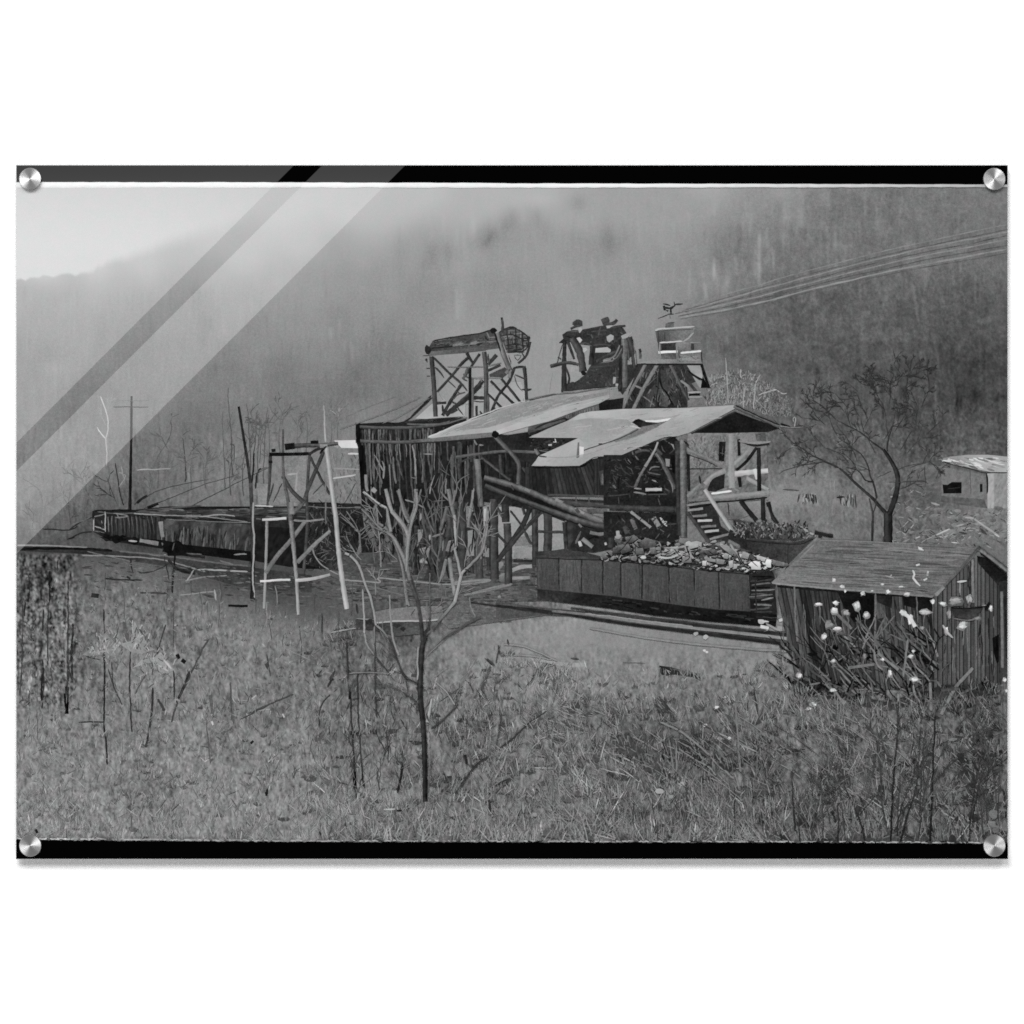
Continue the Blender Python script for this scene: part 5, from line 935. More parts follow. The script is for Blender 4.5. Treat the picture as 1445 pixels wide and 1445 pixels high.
lp = Part('leaning_pole', 'tall leaning bare pole standing just left of the scaffold')
lp.st(S('64,128 90,290 108,400 130,560'), 3.2, 24, 4.4, 50).st(S('128,540 138,760 140,960 136,1160'), 5.4, 64, 5.6, 22).st(S('142,640 146,900 144,1080 156,1168'), 2.6, 150, 2, 170).st(S('135,1150 160,1168'), 3, 40)
# ------------------------------------------------------------------ shed at the right
E = Tile(1065, 640, 380)
sh = Part('plank_shed', 'low plank shed with a shallow tin roof at the right, half hidden by seed heads')
sw = Part('front_wall', None, sh)
sw.planks(E('108,700 965,765 1000,1290 220,1215'), 34, 58, 11, 20, .22, 10, 6)
for i in range(60): x = R.uniform(130, 950); y = R.uniform(760, 1050); sw.st(E(f'{x},{y} {x+R.uniform(-4,8)},{y+R.uniform(50,200)}'), R.uniform(.6, 1.5), R.choice([18, 24, 84, 92, 100]))
sw.poly(E('440,735 640,745 645,905 600,890 530,905 480,830'), [26, 14, 12, 12, 12, 20]).poly(E('640,745 740,750 735,830 660,800'), [20, 22, 34, 40]).poly(E('790,755 960,765 950,860 880,870 860,830 800,815'), [14, 12, 22, 20, 24, 20]).poly(E('560,900 700,880 650,1000 560,980'), [24, 40, 34, 22]).st(E('120,712 480,742 960,772'), 3.4, 20)
sw.st(E('212,700 225,1010'), 2.2, 104).st(E('118,700 125,860'), 2, 90).st(E('648,750 645,990'), 2.6, 94).st(E('868,760 872,1020'), 1.8, 90)
sg = Part('gable_wall', None, sh)
ex = lambda x: 1065 + x * 380 / 1445
ey = lambda y: 640 + y * 380 / 1445
tp_ = lambda X: float(np.interp(X, [ex(955), ex(1190), ex(1357)], [ey(775), ey(548), ey(662)]))
bt_ = lambda X: float(np.interp(X, [ex(955), ex(1000), ex(1357)], [ey(1270), ey(1290), ey(1235)]))
sg.boards(ex(958), ex(1356), 17, tp_, bt_, 80, 12)
sg.poly(E('1192,548 1240,560 1357,660 1357,740 1300,700 1200,590'), [16, 22, 20, 24, 34, 30]).poly(E('1275,990 1310,970 1312,1110 1300,1130 1280,1060'), 10).st(E('1168,565 1170,800'), 3.6, 116).st(E('1150,600 1152,780'), 2.6, 40).poly(E('1310,690 1357,680 1357,1200 1310,1230'), [44, 36, 60, 48]).st(E('1325,740 1330,1150'), 4, 100).st(E('1100,700 1102,760'), 2, 140).st(E('1345,760 1348,1100'), 1.6, 24)
for i in range(40): x = R.uniform(1000, 1350); y = R.uniform(860, 1150); sg.st(E(f'{x},{y} {x+R.uniform(-4,4)},{y+R.uniform(40,130)}'), R.uniform(.6, 1.6), R.choice([24, 34, 106, 114]))
sr2 = Part('tin_roof', None, sh)
sr2.poly(E('88,692 200,590 330,470 420,466 700,478 1000,486 1202,500 1170,560 1060,665 960,768 760,752 560,737 300,712'), [118, 108, 104, 96, 98, 100, 96, 92, 94, 98, 104, 106, 112])
for i in range(230):
    v = R.random(); x0 = np.interp(v, [0, 1], [335, 95]); x1 = np.interp(v, [0, 1], [1195, 965]); yy = lambda x: float(np.interp(v, [0, 1], [np.interp(x, [330, 1200], [474, 508]), np.interp(x, [88, 965], [690, 758])]))
    x = R.uniform(x0, x1 - 40); l = min(R.uniform(40, 260), x1 - x)
    sr2.st(E(f'{x},{yy(x)} {x+l*.5},{yy(x+l*.5)+R.uniform(-5,3)} {x+l},{yy(x+l)}'), R.uniform(.6, 2), R.choice([70, 76, 84, 92, 110, 116, 122]), n=4)
sr2.st(E('92,694 300,714 560,738 760,753 958,768'), 2.6, 136, 2.6, 112).st(E('340,470 420,466 700,478 860,484'), 1.2, 122).st(E('1200,505 1100,620 965,765'), 3, 70, 4, 92).st(E('240,560 320,490'), 2, 128)
vg2 = Part('verge_board', None, sh); vg2.st(E('1200,508 1270,560 1357,628'), 6, 104, 6.6, 88, sh=22).st(E('1196,502 1212,512'), 5, 56).st(E('1210,535 1357,655'), 2, 18)
# brush and seed heads in front of the shed
sbr = Part('shed_brush', 'tangle of dead stalks against the front of the shed', None, 'stuff')
sbr.poly(E('170,1240 230,1210 330,1230 480,1290 700,1330 900,1280 1010,1240 1300,1240 1310,1290 1040,1310 700,1380 420,1320 230,1290'), [60, 40, 30, 34, 44, 30, 36, 34, 44, 60, 66, 40, 50])
for i in range(34):
    x = R.uniform(300, 940); y = R.uniform(1010, 1300); X_, Y_ = E(f'{x},{y}')[0]; sbr.blob(X_, Y_, R.uniform(2, 6), R.uniform(2, 5), R.choice([10, 14, 20]), 7, .5)
for i in range(230):
    x = R.uniform(190, 1010); y = R.uniform(980, 1330); k = R.random()
    if y < 1000 + (300 - x) * .6: continue
    dx, dy = (R.uniform(-150, -60), R.uniform(-160, -60)) if k < .6 else (R.uniform(-20, 90), R.uniform(-180, -60))
    if k > .85: dx, dy = R.uniform(-90, -30), R.uniform(-30, 10)
    sbr.st(E(f'{x},{y} {x+dx*.5+R.uniform(-22,22)},{y+dy*.5+R.uniform(-12,12)} {x+dx},{y+dy}'), R.uniform(1, 3.4), R.choice([12, 16, 24, 34, 48, 62, 76, 92, 108, 122]), .9)
for i in range(80):
    x = R.uniform(190, 1310); sbr.st(E(f'{x},{R.uniform(1230,1330)} {x+R.uniform(-50,50)},{R.uniform(1200,1330)}'), R.uniform(1, 3), R.choice([14, 20, 30, 60, 100]), n=2)
for q_, w, t in [('700,880 660,960 635,1030', 2.4, 96), ('540,880 620,970 700,1060 770,1150', 3, 84), ('820,1000 810,1100 800,1200', 3, 110), ('190,1020 290,1150 400,1230 520,1300', 3, 74), ('640,1050 655,1130 690,1160', 3, 116), ('660,1070 770,1160', 4, 112), ('500,1150 640,1130', 4, 108), ('1170,1150 1125,1200 1080,1250 1040,1320 1000,1400', 4.6, 112), ('1165,1260 1100,1290', 3, 84), ('1000,1270 1090,1260', 5, 70), ('940,1230 945,1380', 3.6, 120), ('850,1240 880,1440', 2.8, 126), ('1210,1230 1280,1270', 6, 16), ('1230,1230 1250,1215 1290,1250', 2.4, 90), ('440,860 480,900 520,940', 4, 100), ('450,960 500,980 520,1010', 4, 80), ('640,1000 750,870', 2, 96), ('760,900 830,1000 900,1060', 2.4, 86), ('1150,1260 1190,1330', 2.4, 100), ('1060,1330 1100,1290', 2, 96), ('770,1290 775,1400', 3, 130), ('430,1270 470,1340', 3, 110), ('290,1240 350,1230', 3, 96)]: sbr.st(E(q_), w, t)
HEADS = [(425,680,13,15),(470,715,16,12),(485,738,9,12),(578,752,16,15),(345,810,24,10),(435,802,22,15),(430,845,22,20),(550,820,24,26),(600,866,17,17),(490,855,22,18),(715,742,18,13),(630,738,9,5),(818,754,18,13),(955,795,14,17),(1010,805,24,14),(1075,795,38,24),(1150,780,22,34),(915,853,34,17),(800,860,18,22),(835,890,18,30),(370,983,18,18),(440,940,26,13),(895,935,18,12),(1115,925,28,27),(1185,885,34,12),(1265,830,13,22),(890,512,14,10),(240,1192,19,17),(835,1087,18,12),(420,1112,16,10),(725,1180,13,28),(860,1212,30,12),(590,1090,9,20),(420,1270,22,12),(315,1350,20,16),(1342,1215,14,14),(1350,1275,9,10),(400,920,28,24),(685,702,12,7),(785,714,18,6),(1030,950,12,26),(290,1370,18,10),(480,1335,16,14),(1040,865,14,30),(850,1060,10,10),(1230,820,16,12),(685,1105,12,10)]
DIM = {(490,855), (1150,780), (400,920), (1185,885), (1040,865), (1075,795), (895,935), (590,1090), (480,1335), (1230,820)}
for x, y, a, b in HEADS:
    p = Part('seed_head'); X, Y = E(f'{x},{y}')[0]; k = 380 / 1445; t = 150 if (x, y) in DIM else 222
    A, B = a * k, b * k; th = R.uniform(0, 6.3)
    if 780 < y < 1200 and x < 960: p.st([(X, Y), (X + R.uniform(-4, 6), Y + 12), (X + R.uniform(-4, 12), Y + R.uniform(20, 40))], 1.3, 104, 1.1, 80)
    p.blob(X, Y, A * .95, B * .95, t * .62, 9, .45, 16)
    for j in range(4): p.blob(X + math.cos(th + j * 1.6) * A * .36, Y + math.sin(th + j * 1.6) * B * .36 - B * .08, A * R.uniform(.3, .55), B * R.uniform(.3, .55), min(248, t + R.uniform(-34, 26)), 6, .5, 14)
ta = Part('dead_tendril', 'pale curled tendrils lying on the shed roof')
for q_, w, t in [('848,625 855,650 850,668 885,710', 3, 205), ('865,600 885,594', 2.4, 210), ('930,630 925,655', 2.6, 190), ('905,680 925,670', 2.4, 200), ('1085,690 1135,684', 3, 200), ('1100,690 1100,750', 2, 140), ('970,760 1015,715', 5, 130), ('780,845 830,880 860,930', 5, 214), ('1010,920 1035,960 1065,990', 3, 170), ('700,655 745,668', 2, 150), ('875,500 905,520', 2.4, 210), ('725,660 735,650', 1.6, 160)]: ta.st(E(q_), w, t)
bk = Part('basket', 'dark round basket hanging on the gable of the shed'); bk.poly(E('1055,830 1130,835 1225,830 1195,870 1150,888 1095,884 1065,865'), [36, 40, 44, 58, 60, 56, 48]); bk.st(E('1050,828 1140,832 1250,820'), 2, 22).st(E('1070,885 1130,893 1180,885'), 2, 100).st(E('1260,800 1240,840'), 4, 26)

# ------------------------------------------------------------------ meadow details
J = Tile(0, 860, 380); O = Tile(350, 860, 380); Y2 = Tile(1065, 860, 380)
gr = Part('grass', 'fine dry grass blades over the whole meadow', None, 'stuff')
def ok(x, y):
    if x < 1116 and y < np.interp(x, [23, 130, 350, 500, 560, 640, 700, 780, 900, 1000, 1116], [800, 815, 860, 880, 930, 960, 915, 935, 945, 945, 930]): return False
    if x > 1110 and y < np.interp(x, [1110, 1130, 1200, 1250, 1330, 1422], [950, 970, 984, 990, 975, 950]): return False
    return True
def blade(x, y, a, l, t, w):
    y = min(y, 1186); x2 = x + math.sin(a) * l; y2 = y - math.cos(a) * l
    if not ok(x, y) or not ok(x2, y2 + 7): return
    b = R.uniform(-.25, .25) * l * .3
    gr.st([(x, y), ((x + x2) / 2 + b, (y + y2) / 2), (x2 + b * .6, y2)], w, max(12, min(216, t)), w * .55, None, n=2 if l > 7 else 1, jit=5)
pts_ = []
while len(pts_) < 1500:
    y = 812 + (1200 - 812) * R.random() ** .8; x = R.uniform(PX0, PX1)
    if ok(x, min(y, 1186)): pts_.append((x, y))
pts_.sort(key=lambda p_: p_[1])
for x, y in pts_:
    k = max(0, (y - 800) / 390); right_ = x > 760 and y > 980
    lean = R.gauss(-.55, .35) if right_ and R.random() < .55 else R.gauss(0, .25)
    off = R.gauss(0, 13) + (3 if x < 420 else 0); hgt = (5 + 13 * k) * R.uniform(.7, 1.5) * (.62 if x < 430 else 1.35 if right_ else 1)
    lt = low_at(x, y); nb = R.randint(7, 13)
    if R.random() < .5: gr.blob(x, min(y, 1184), hgt * .5, hgt * .22, max(24, lt - R.uniform(22, 46)), 7, .5)
    for b in range(nb):
        a = lean + R.gauss(0, .38); t = lt + off + R.gauss(4, 22 if x > 430 else 15)
        if R.random() < .1: t += R.uniform(30, 64)
        blade(x + R.gauss(0, hgt * .38), y + R.gauss(0, hgt * .16), a, hgt * R.uniform(.5, 1.25), t, R.uniform(.8, 1.3 + .9 * k))
for i in range(5200):
    y = 805 + (1186 - 805) * R.random() ** .85; x = R.uniform(PX0 + 1, PX1 - 1)
    if ok(x, y): blade(x, y, R.gauss(0, .5), (4 + 7 * (y - 800) / 386) * R.uniform(.5, 1.6), low_at(x, y) + R.gauss(0, 28), R.uniform(.8, 1.7))
wd = Part('weed_stems', 'scattered dark and pale weed stems standing in the meadow', None, 'stuff')
for q_, w, t in [('556,0 562,130', 2.2, 40), ('556,240 560,400 558,600 565,700 572,832', 2.4, 34), ('705,150 698,300 700,480 706,660', 2.2, 44), ('372,320 362,420', 2, 50), ('360,415 358,560', 5, 8), ('350,450 354,520', 4, 10), ('226,350 225,490', 3, 32), ('232,0 230,120', 2, 44), ('345,200 372,330', 1.8, 46), ('820,420 812,560 795,680 788,740', 3, 46), ('1120,160 1060,270 1000,400 950,500 920,605', 2.6, 66), ('1020,330 985,420 950,500', 3.4, 38), ('580,320 610,420 655,510', 1.8, 58), ('430,606 500,602 565,600', 1.7, 44), ('890,80 860,180 840,270', 1.8, 54), ('640,90 620,160', 1.6, 70), ('780,350 725,455', 2, 74), ('460,250 540,270', 1.8, 60), ('600,280 610,400 640,470', 1.8, 60), ('930,330 935,480', 2, 46), ('1110,600 1130,830', 1.4, 74), ('1235,390 1245,600', 2, 70), ('1270,400 1275,480', 1.6, 140), ('1060,330 1075,450 1100,560', 1.6, 135), ('950,240 960,265', 5, 22), ('975,270 995,285', 5, 20), ('700,200 722,205', 3, 40), ('700,980 704,1180', 1.4, 84), ('190,1180 200,1200', 4, 16), ('1290,590 1445,515', 1.8, 62), ('1345,720 1360,705', 3.4, 28), ('1425,980 1430,1000', 2.6, 34), ('1130,460 1140,560', 4, 84), ('850,480 880,540', 3.6, 56), ('345,0 350,60', 1, 60), ('200,540 205,700', 1, 80), ('940,480 965,490', 3, 150), ('1135,600 1145,620', 3, 200), ('1160,330 1140,380', 1.4, 140), ('1240,560 1300,580', 1.2, 130)]: wd.st(J(q_), w, t)
for q_, w, t in [('530,170 535,300 548,480 560,700 570,880 578,1010', 2.4, 44), ('588,340 590,520 598,700 622,960', 2.2, 48), ('675,0 680,250 684,420 690,580', 1.8, 54), ('570,870 575,960', 4.6, 14), ('615,880 620,950', 3, 30), ('548,440 545,480', 3.6, 22), ('465,330 430,420', 3, 46), ('440,455 388,525 380,630', 1.9, 46), ('0,558 110,510 245,455', 1.9, 62), ('835,830 822,900 806,985', 2.8, 26), ('1115,990 1170,910 1230,830 1285,790', 3.2, 48), ('1350,745 1400,715 1445,672', 1.8, 54), ('100,1000 104,960', 3, 30), ('820,590 850,640', 2, 50), ('740,640 752,780', 2, 56), ('700,690 740,760', 1.8, 50), ('1165,780 1175,830', 4, 36), ('1290,1020 1300,1080', 3.4, 44), ('1345,930 1420,900', 2.4, 50), ('1210,480 1280,380', 2.4, 70), ('540,342 650,338 750,345', 1.4, 120), ('100,240 120,360', 2, 60), ('95,290 110,320', 4, 60), ('1130,490 1105,510', 2, 58), ('1360,560 1330,760', 1.6, 60), ('395,20 400,130', 1.8, 50), ('440,125 580,98', 2, 150), ('200,210 320,265', 1.6, 130), ('370,290 240,240', 1, 100), ('800,1080 826,1078', 2.6, 24), ('730,1072 790,1070', 2, 190), ('185,560 195,580', 2.4, 190), ('50,545 115,535 112,570', 1.4, 160), ('20,480 45,460', 2.4, 180), ('1090,1000 1080,1060', 1.6, 140), ('690,860 710,980', 2, 64), ('265,1100 280,1200', 1.6, 140), ('325,1090 335,1220', 1.6, 145), ('540,1010 530,980', 1, 50), ('385,1190 390,1220', 2.6, 40)]: wd.st(O(q_), w, t)
for q_, w, t in [('20,742 90,690 180,610 270,545', 2, 50), ('0,985 90,900', 2.2, 54), ('880,600 1000,660 1100,740 1180,820 1275,905', 2.6, 122), ('730,680 830,735 930,795', 2, 120), ('980,745 1060,800 1150,850 1180,890', 2, 124), ('740,740 745,880', 2.6, 150), ('610,790 690,830', 2, 150), ('660,780 740,825', 2, 150), ('1160,650 1250,690', 1.8, 150), ('1320,730 1400,765', 2, 140), ('1285,500 1300,700 1310,870', 2.4, 112), ('1280,950 1282,1240', 1.6, 44), ('930,700 950,890', 2, 110), ('965,690 970,870', 2, 118), ('1110,620 1115,720', 1.6, 130), ('1020,240 1025,370', 1.6, 130), ('300,600 310,950', 1.2, 76), ('650,930 665,1020', 2, 150), ('740,1030 738,1150', 1.6, 54), ('145,1030 150,1090', 2, 150), ('1100,900 1110,1050', 1.4, 124), ('80,900 0,985', 1.2, 60), ('880,1155 900,1160', 4, 34), ('920,1215 935,1225', 4, 34), ('1385,430 1400,560', 2, 54), ('10,190 20,240', 1.8, 46), ('60,160 68,190', 2.4, 50), ('50,1245 80,1240', 2, 24)]: wd.st(M(q_), w, t)
for q_, t in [('980,690 1040,720 1130,790 1090,815 1010,760', 44), ('1150,785 1230,800 1290,870 1220,860', 48), ('620,690 720,700 800,760 740,790 640,760', 62), ('760,800 860,800 890,880 800,870', 60), ('850,510 900,500 940,545 870,555', 58)]:
    pts = M(q_); wd.poly(pts, [t + R.uniform(-8, 8) for _ in pts])
    cx = sum(p[0] for p in pts) / len(pts); cy = sum(p[1] for p in pts) / len(pts)
    for i in range(36): x = cx + R.gauss(0, 11); y = cy + R.gauss(0, 7); a = R.gauss(.6, .5); wd.st([(x, y), (x - math.sin(a) * 9, y - math.cos(a) * 9)], R.uniform(.7, 1.5), R.choice([50, 66, 84, 104, 120]), n=1)
for q_, r, t in [('1185,525', 3, 215), ('1118,620', 3.4, 200), ('1250,690', 2.6, 200), ('995,935', 5, 160), ('880,975', 6, 165), ('940,1005', 4, 140), ('500,410', 3, 150), ('210,1100', 4, 140), ('1230,470', 2, 170)]:
    x, y = M(q_)[0]; wd.blob(x, y, r, r * .7, t, 8, .35, 6)
lgp = Part('fallen_log', 'short dark log lying at the near edge of the bare yard'); lgp.poly(M('870,300 940,310 1010,330 1095,345 1100,385 1060,365 960,350 880,352'), [30, 44, 50, 52, 44, 40, 36, 34]).st(M('872,285 880,345'), 2, 110).st(M('940,318 1090,350'), 1.4, 78).st(M('680,285 800,290'), 1.6, 84)
for i in range(60):                            # pale leaning stalks at the right of the meadow
    x = R.uniform(900, 1250); y = R.uniform(1010, 1110); l = R.uniform(18, 60); wd.st([(x, y), (x + l * .5, y + l * .3 + R.uniform(-2, 2)), (x + l, y + l * .7)], R.uniform(.8, 1.6), R.choice([54, 100, 112, 124, 135]), .8)
for i in range(30): 
    x = R.uniform(640, 900); y = R.uniform(970, 1070); wd.twig(x, y, R.uniform(50, 130), R.uniform(8, 20), 1.3, R.choice([50, 60, 140, 155]), 1)
for i in range(26):
    x = R.uniform(480, 640); y = R.uniform(1000, 1120); wd.twig(x, y, R.uniform(60, 120), R.uniform(10, 24), 1.3, R.choice([44, 52, 60, 130]), 1)
for i in range(34):
    x = R.uniform(30, 500); y = R.uniform(830, 960); h = R.uniform(14, 50); wd.st([(x, y), (x + R.uniform(-2, 2), y - h * .5), (x + R.uniform(-3, 3), y - h)], R.uniform(.8, 1.5), R.choice([56, 64, 76, 130]))
for x, y0, y1, w, t in [(40, 812, 850, 2, 34), (36, 850, 870, 2.4, 24), (70, 806, 850, 2.4, 26), (68, 850, 940, 1.6, 50), (60, 930, 1000, 2, 40), (103, 880, 960, 3, 44), (96, 820, 990, 2, 54), (82, 790, 806, 2, 44), (30, 800, 980, 2, 60)]: wd.st([(x, y0), (x + R.uniform(-2, 2), (y0 + y1) / 2), (x - 1, y1)], w, t, rough=.5)
wd.st([(36, 806), (60, 804), (84, 803)], 1.2, 60)
for i in range(3600):
    y = 830 + (1188 - 830) * R.random() ** .8; x = R.uniform(PX0 + 1, PX1 - 1)
    if ok(x, y): blade(x, y, R.gauss(-.15 if x > 760 else 0, .5), (4 + 10 * (y - 800) / 386) * R.uniform(.6, 1.6), low_at(x, y) + 10 + R.gauss(0, 26), R.uniform(.8, 1.7))
for i in range(60): blade(R.uniform(924, 992), R.uniform(944, 962), R.gauss(0, .4), R.uniform(6, 14), R.uniform(84, 140), 1.4)
tu = Part('pale_tussock', 'pale pointed clumps of dead weeds at the left of the meadow')
for q_, t in [('570,128 610,170 650,215 625,262 560,240 500,250 440,245 480,215 530,195', 128), ('722,62 745,110 800,198 830,215 760,240 705,230 640,185 700,170', 142), ('860,228 895,262 935,325 900,345 850,335 845,285 790,290 710,315 760,270 830,255', 150)]:
    pts = J(q_); tu.poly(pts, [t + R.uniform(-16, 16) for _ in pts])
    cx = sum(p[0] for p in pts) / len(pts); cy = sum(p[1] for p in pts) / len(pts)
    for i in range(70): x = cx + R.gauss(0, 11); y = cy + R.gauss(0, 9); tu.st([(x, y), (x + R.uniform(-5, 5), y - R.uniform(2, 9))], R.uniform(.7, 1.5), R.choice([64, 90, 140, 155, 170, 185]), n=1)
for q_, w, t in [('575,135 565,110 560,60', 1.2, 120), ('720,65 712,30', 1, 110), ('850,300 900,330', 3, 176), ('880,270 920,320', 3, 190), ('500,235 560,225 620,215', 2, 150)]: tu.st(J(q_), w, t)
# dark saplings at the lower right
def sap(label, lines, tws, tile=Y2):
    p = Part('sapling', label)
    for q_, w, t, w2, t2 in lines: p.st(tile(q_), w, t, w2, t2)
    for x, y, a, l, w, t, d in tws: p.twig(*tile(f'{x},{y}')[0], a, l, w, t, d)
sap('tall dark sapling below the middle of the shed', [('725,1245 738,1000 748,870 762,660 770,490', 2.8, 26, 1.6, 44), ('748,870 700,760 650,640', 1.4, 46, 1, 60)], [(760, 700, 70, 20, 1, 60, 2), (745, 880, 120, 24, 1, 60, 2)])
sap('dark slanting sapling below the corner of the shed', [('782,1245 820,1100 860,980 880,840 888,640', 3, 28, 1.4, 56), ('880,850 930,740 960,660', 1.8, 52, 1, 70), ('885,870 960,790', 1.6, 60, 1, 70), ('800,1100 740,1040', 1.4, 50, 1, 60)], [(870, 960, 110, 24, 1, 60, 2)])
sap('upright dark sapling under the gable of the shed', [('938,1245 946,1060 952,880 962,700 968,570', 3, 26, 2, 38), ('970,740 1070,690 1150,680 1250,625', 1.6, 48, 1, 66), ('960,935 1040,840 1140,760 1260,690 1357,655', 1.8, 50, 1.2, 60), ('1070,650 1120,590 1180,550', 1.4, 52, 1, 66), ('955,660 990,655', 2, 30, 1.6, 40)], [(1150, 680, 20, 24, .9, 62, 2), (1150, 760, 60, 24, .9, 64, 2), (1250, 690, 100, 22, .9, 64, 2)])
sap('dark forked sapling at the left of the lower right thicket', [('592,1245 560,1130 510,1010 475,930', 2.6, 34, 1.8, 50), ('445,1245 445,1090 440,960', 2, 40, 1.6, 54), ('485,1245 465,1060 455,950', 1.4, 56, 1.6, 54), ('565,1100 590,1020 680,980', 1.4, 60, 1, 70)], [(480, 940, 80, 30, 1.2, 60, 3), (450, 950, 110, 26, 1.2, 60, 3), (500, 830, 80, 34, 1, 100, 1)])
sap('thick grey sapling left of the tallest dark sapling', [('715,1210 690,1060 675,880 662,720', 2.4, 56, 3.2, 58), ('630,900 640,790 655,710', 3.4, 60, 2.4, 56), ('660,720 680,640 700,570', 1.4, 60, 1, 70), ('690,1000 640,960', 1.3, 60, 1, 70)], [(665, 720, 120, 24, 1, 64, 2)])
sap('short dark stem near the lower edge of the meadow', [('200,860 205,1000 215,1190', 1.4, 60, 2.4, 34), ('238,1020 238,1130 242,1245', 1.4, 60, 2.2, 40), ('140,1200 145,1245', 3, 30, 3, 30)], [(205, 900, 70, 14, 1, 60, 1)])
for i in range(26): x = R.uniform(1150, 1420); y = R.uniform(1060, 1180); wd.twig(x, y, R.uniform(40, 120), R.uniform(12, 30), 1.4, R.choice([40, 50, 58, 66, 120]), 2, .6)
for i in range(40): x = R.uniform(1330, 1421); y = R.uniform(1030, 1186); wd.blob(x, y, R.uniform(2, 7), R.uniform(2, 7), R.choice([44, 54, 64, 96, 110]), 8, .4, 5)

for i in range(15):
    x = R.uniform(1140, 1418); y = R.uniform(1150, 1188); h = R.uniform(60, 150); dx = R.uniform(-26, 26); p = Part('sapling'); tn = R.choice([36, 44, 52])
    p.st([(x, y), (x + dx * .3, y - h * .45), (x + dx, y - h)], 1.9, tn, 1.0, tn + 18)
    for j in range(3):
        f = R.uniform(.3, .9); p.twig(x + dx * f, y - h * f, 90 + R.choice([-1, 1]) * R.uniform(20, 50), R.uniform(14, 34), 1.2, tn + 10, 1, .5)
# ------------------------------------------------------------------ tree in the foreground and its pale neighbours
def branch_set(part, tile, rows):
    for q_, w, t, w2, t2, s in rows: part.st(tile(q_), w, t, w2, t2, sh=s, rough=.08)
def branch_parts(tile, rows):
    for q_, w, t, w2, t2, s in rows:
        p = Part('pale_sapling'); p.st(tile(q_), w, t, w2, t2, sh=s, rough=.08)
ST_ = Tile(500, 690, 190 * 1445 / 1092)
gp2 = Part('stilt_gap', 'dark hollow with pale glints behind the saplings')
gp2.poly(ST_('640,400 720,400 722,620 690,745 560,745 612,600'), [54, 58, 54, 56, 50, 48])
for q, t in [('510,330 555,330 540,430 515,432', 128), ('530,492 622,460 590,562 560,540', 126), ('524,592 560,560 602,602', 152), ('530,182 552,232 530,262', 140), ('600,370 622,372 610,422', 150), ('760,430 802,420 790,512 738,502', 112), ('920,340 966,330 972,542 925,545', 132), ('905,152 942,140 930,252 908,250', 122), ('1080,480 1092,480 1092,552 1062,552', 130)]:
    pts = ST_(q); gp2.poly(pts, [t + R.uniform(-12, 8) for _ in pts])
for i in range(60):
    x = R.uniform(200, 1080); y = R.uniform(20, 600); gp2.st(ST_(f'{x},{y} {x+R.uniform(-20,20)},{y+60} {x+R.uniform(-30,30)},{y+R.uniform(100,200)}'), R.uniform(1, 3), R.choice([18, 24, 30, 56, 66, 74]), sh=4)
for q, w, t, w2, t2 in [('255,20 290,150 350,240 410,350 430,560', 4, 118, 6, 112), ('270,170 270,260 300,352', 3.8, 112, 3.6, 106), ('355,10 400,150 442,242', 5.4, 98, 5, 104), ('376,130 370,230', 2.6, 98, 2.2, 92), ('500,0 492,150 440,330 420,520', 5, 118, 6, 104), ('408,88 500,115 582,160', 2.2, 124, 2, 104), ('70,22 160,90 255,156', 2.6, 150, 3.6, 132), ('0,150 60,160 160,260 280,340 380,520 440,680 520,900', 2.4, 96, 6.4, 92), ('140,290 220,350 300,382', 2.4, 94, 2.2, 90), ('310,400 370,560 400,700 430,940', 3, 100, 4, 112), ('762,0 790,140 822,262', 5.4, 110, 5, 104), ('700,20 730,60 762,92', 2.4, 110, 2.4, 104), ('752,140 725,240 698,332', 4.6, 92, 4.4, 96), ('822,10 798,105', 3.8, 92, 3.4, 96), ('838,180 870,230 902,262', 2, 82, 2, 80), ('962,10 950,130 930,240 924,312', 3.2, 118, 4.4, 110), ('598,100 620,200 642,302', 2.4, 78, 2.4, 80), ('568,180 600,270 642,352', 2, 88, 2.2, 92), ('635,385 680,372 722,360', 3, 104, 2.6, 108), ('742,568 720,650 688,742', 3.2, 118, 3, 108), ('770,558 785,690 812,862', 4.2, 112, 4, 130), ('815,480 830,560 862,662', 3.4, 128, 3.6, 130), ('1092,330 1060,440 1000,560 935,622', 4, 92, 4.4, 100), ('808,210 818,330 826,462', 3.4, 150, 3.8, 156), ('1062,160 1058,262', 3.4, 176, 4.4, 160), ('540,0 520,110', 2.4, 100, 2, 96), ('615,0 612,40', 2, 150, 1.6, 130), ('300,0 318,120', 2.2, 96, 2, 90), ('640,100 740,95', 1.6, 84, 1.4, 80), ('40,350 45,430 20,560', 2, 100, 2, 92), ('40,350 130,280', 1.6, 100, 1.2, 96), ('0,330 40,352', 1.6, 100, 1.6, 96), ('60,400 140,350', 1.4, 92, 1.2, 88), ('190,160 185,250', 1.4, 84, 1.2, 84), ('150,440 165,600', 1.6, 88, 1.2, 84), ('700,360 705,480', 2, 100, 2, 92), ('720,420 715,500', 2, 116, 2, 110), ('240,400 290,560', 2.4, 76, 2, 70)]:
    p = Part('pale_sapling'); p.st(ST_(q), w, t, w2, t2, sh=13, rough=.08)
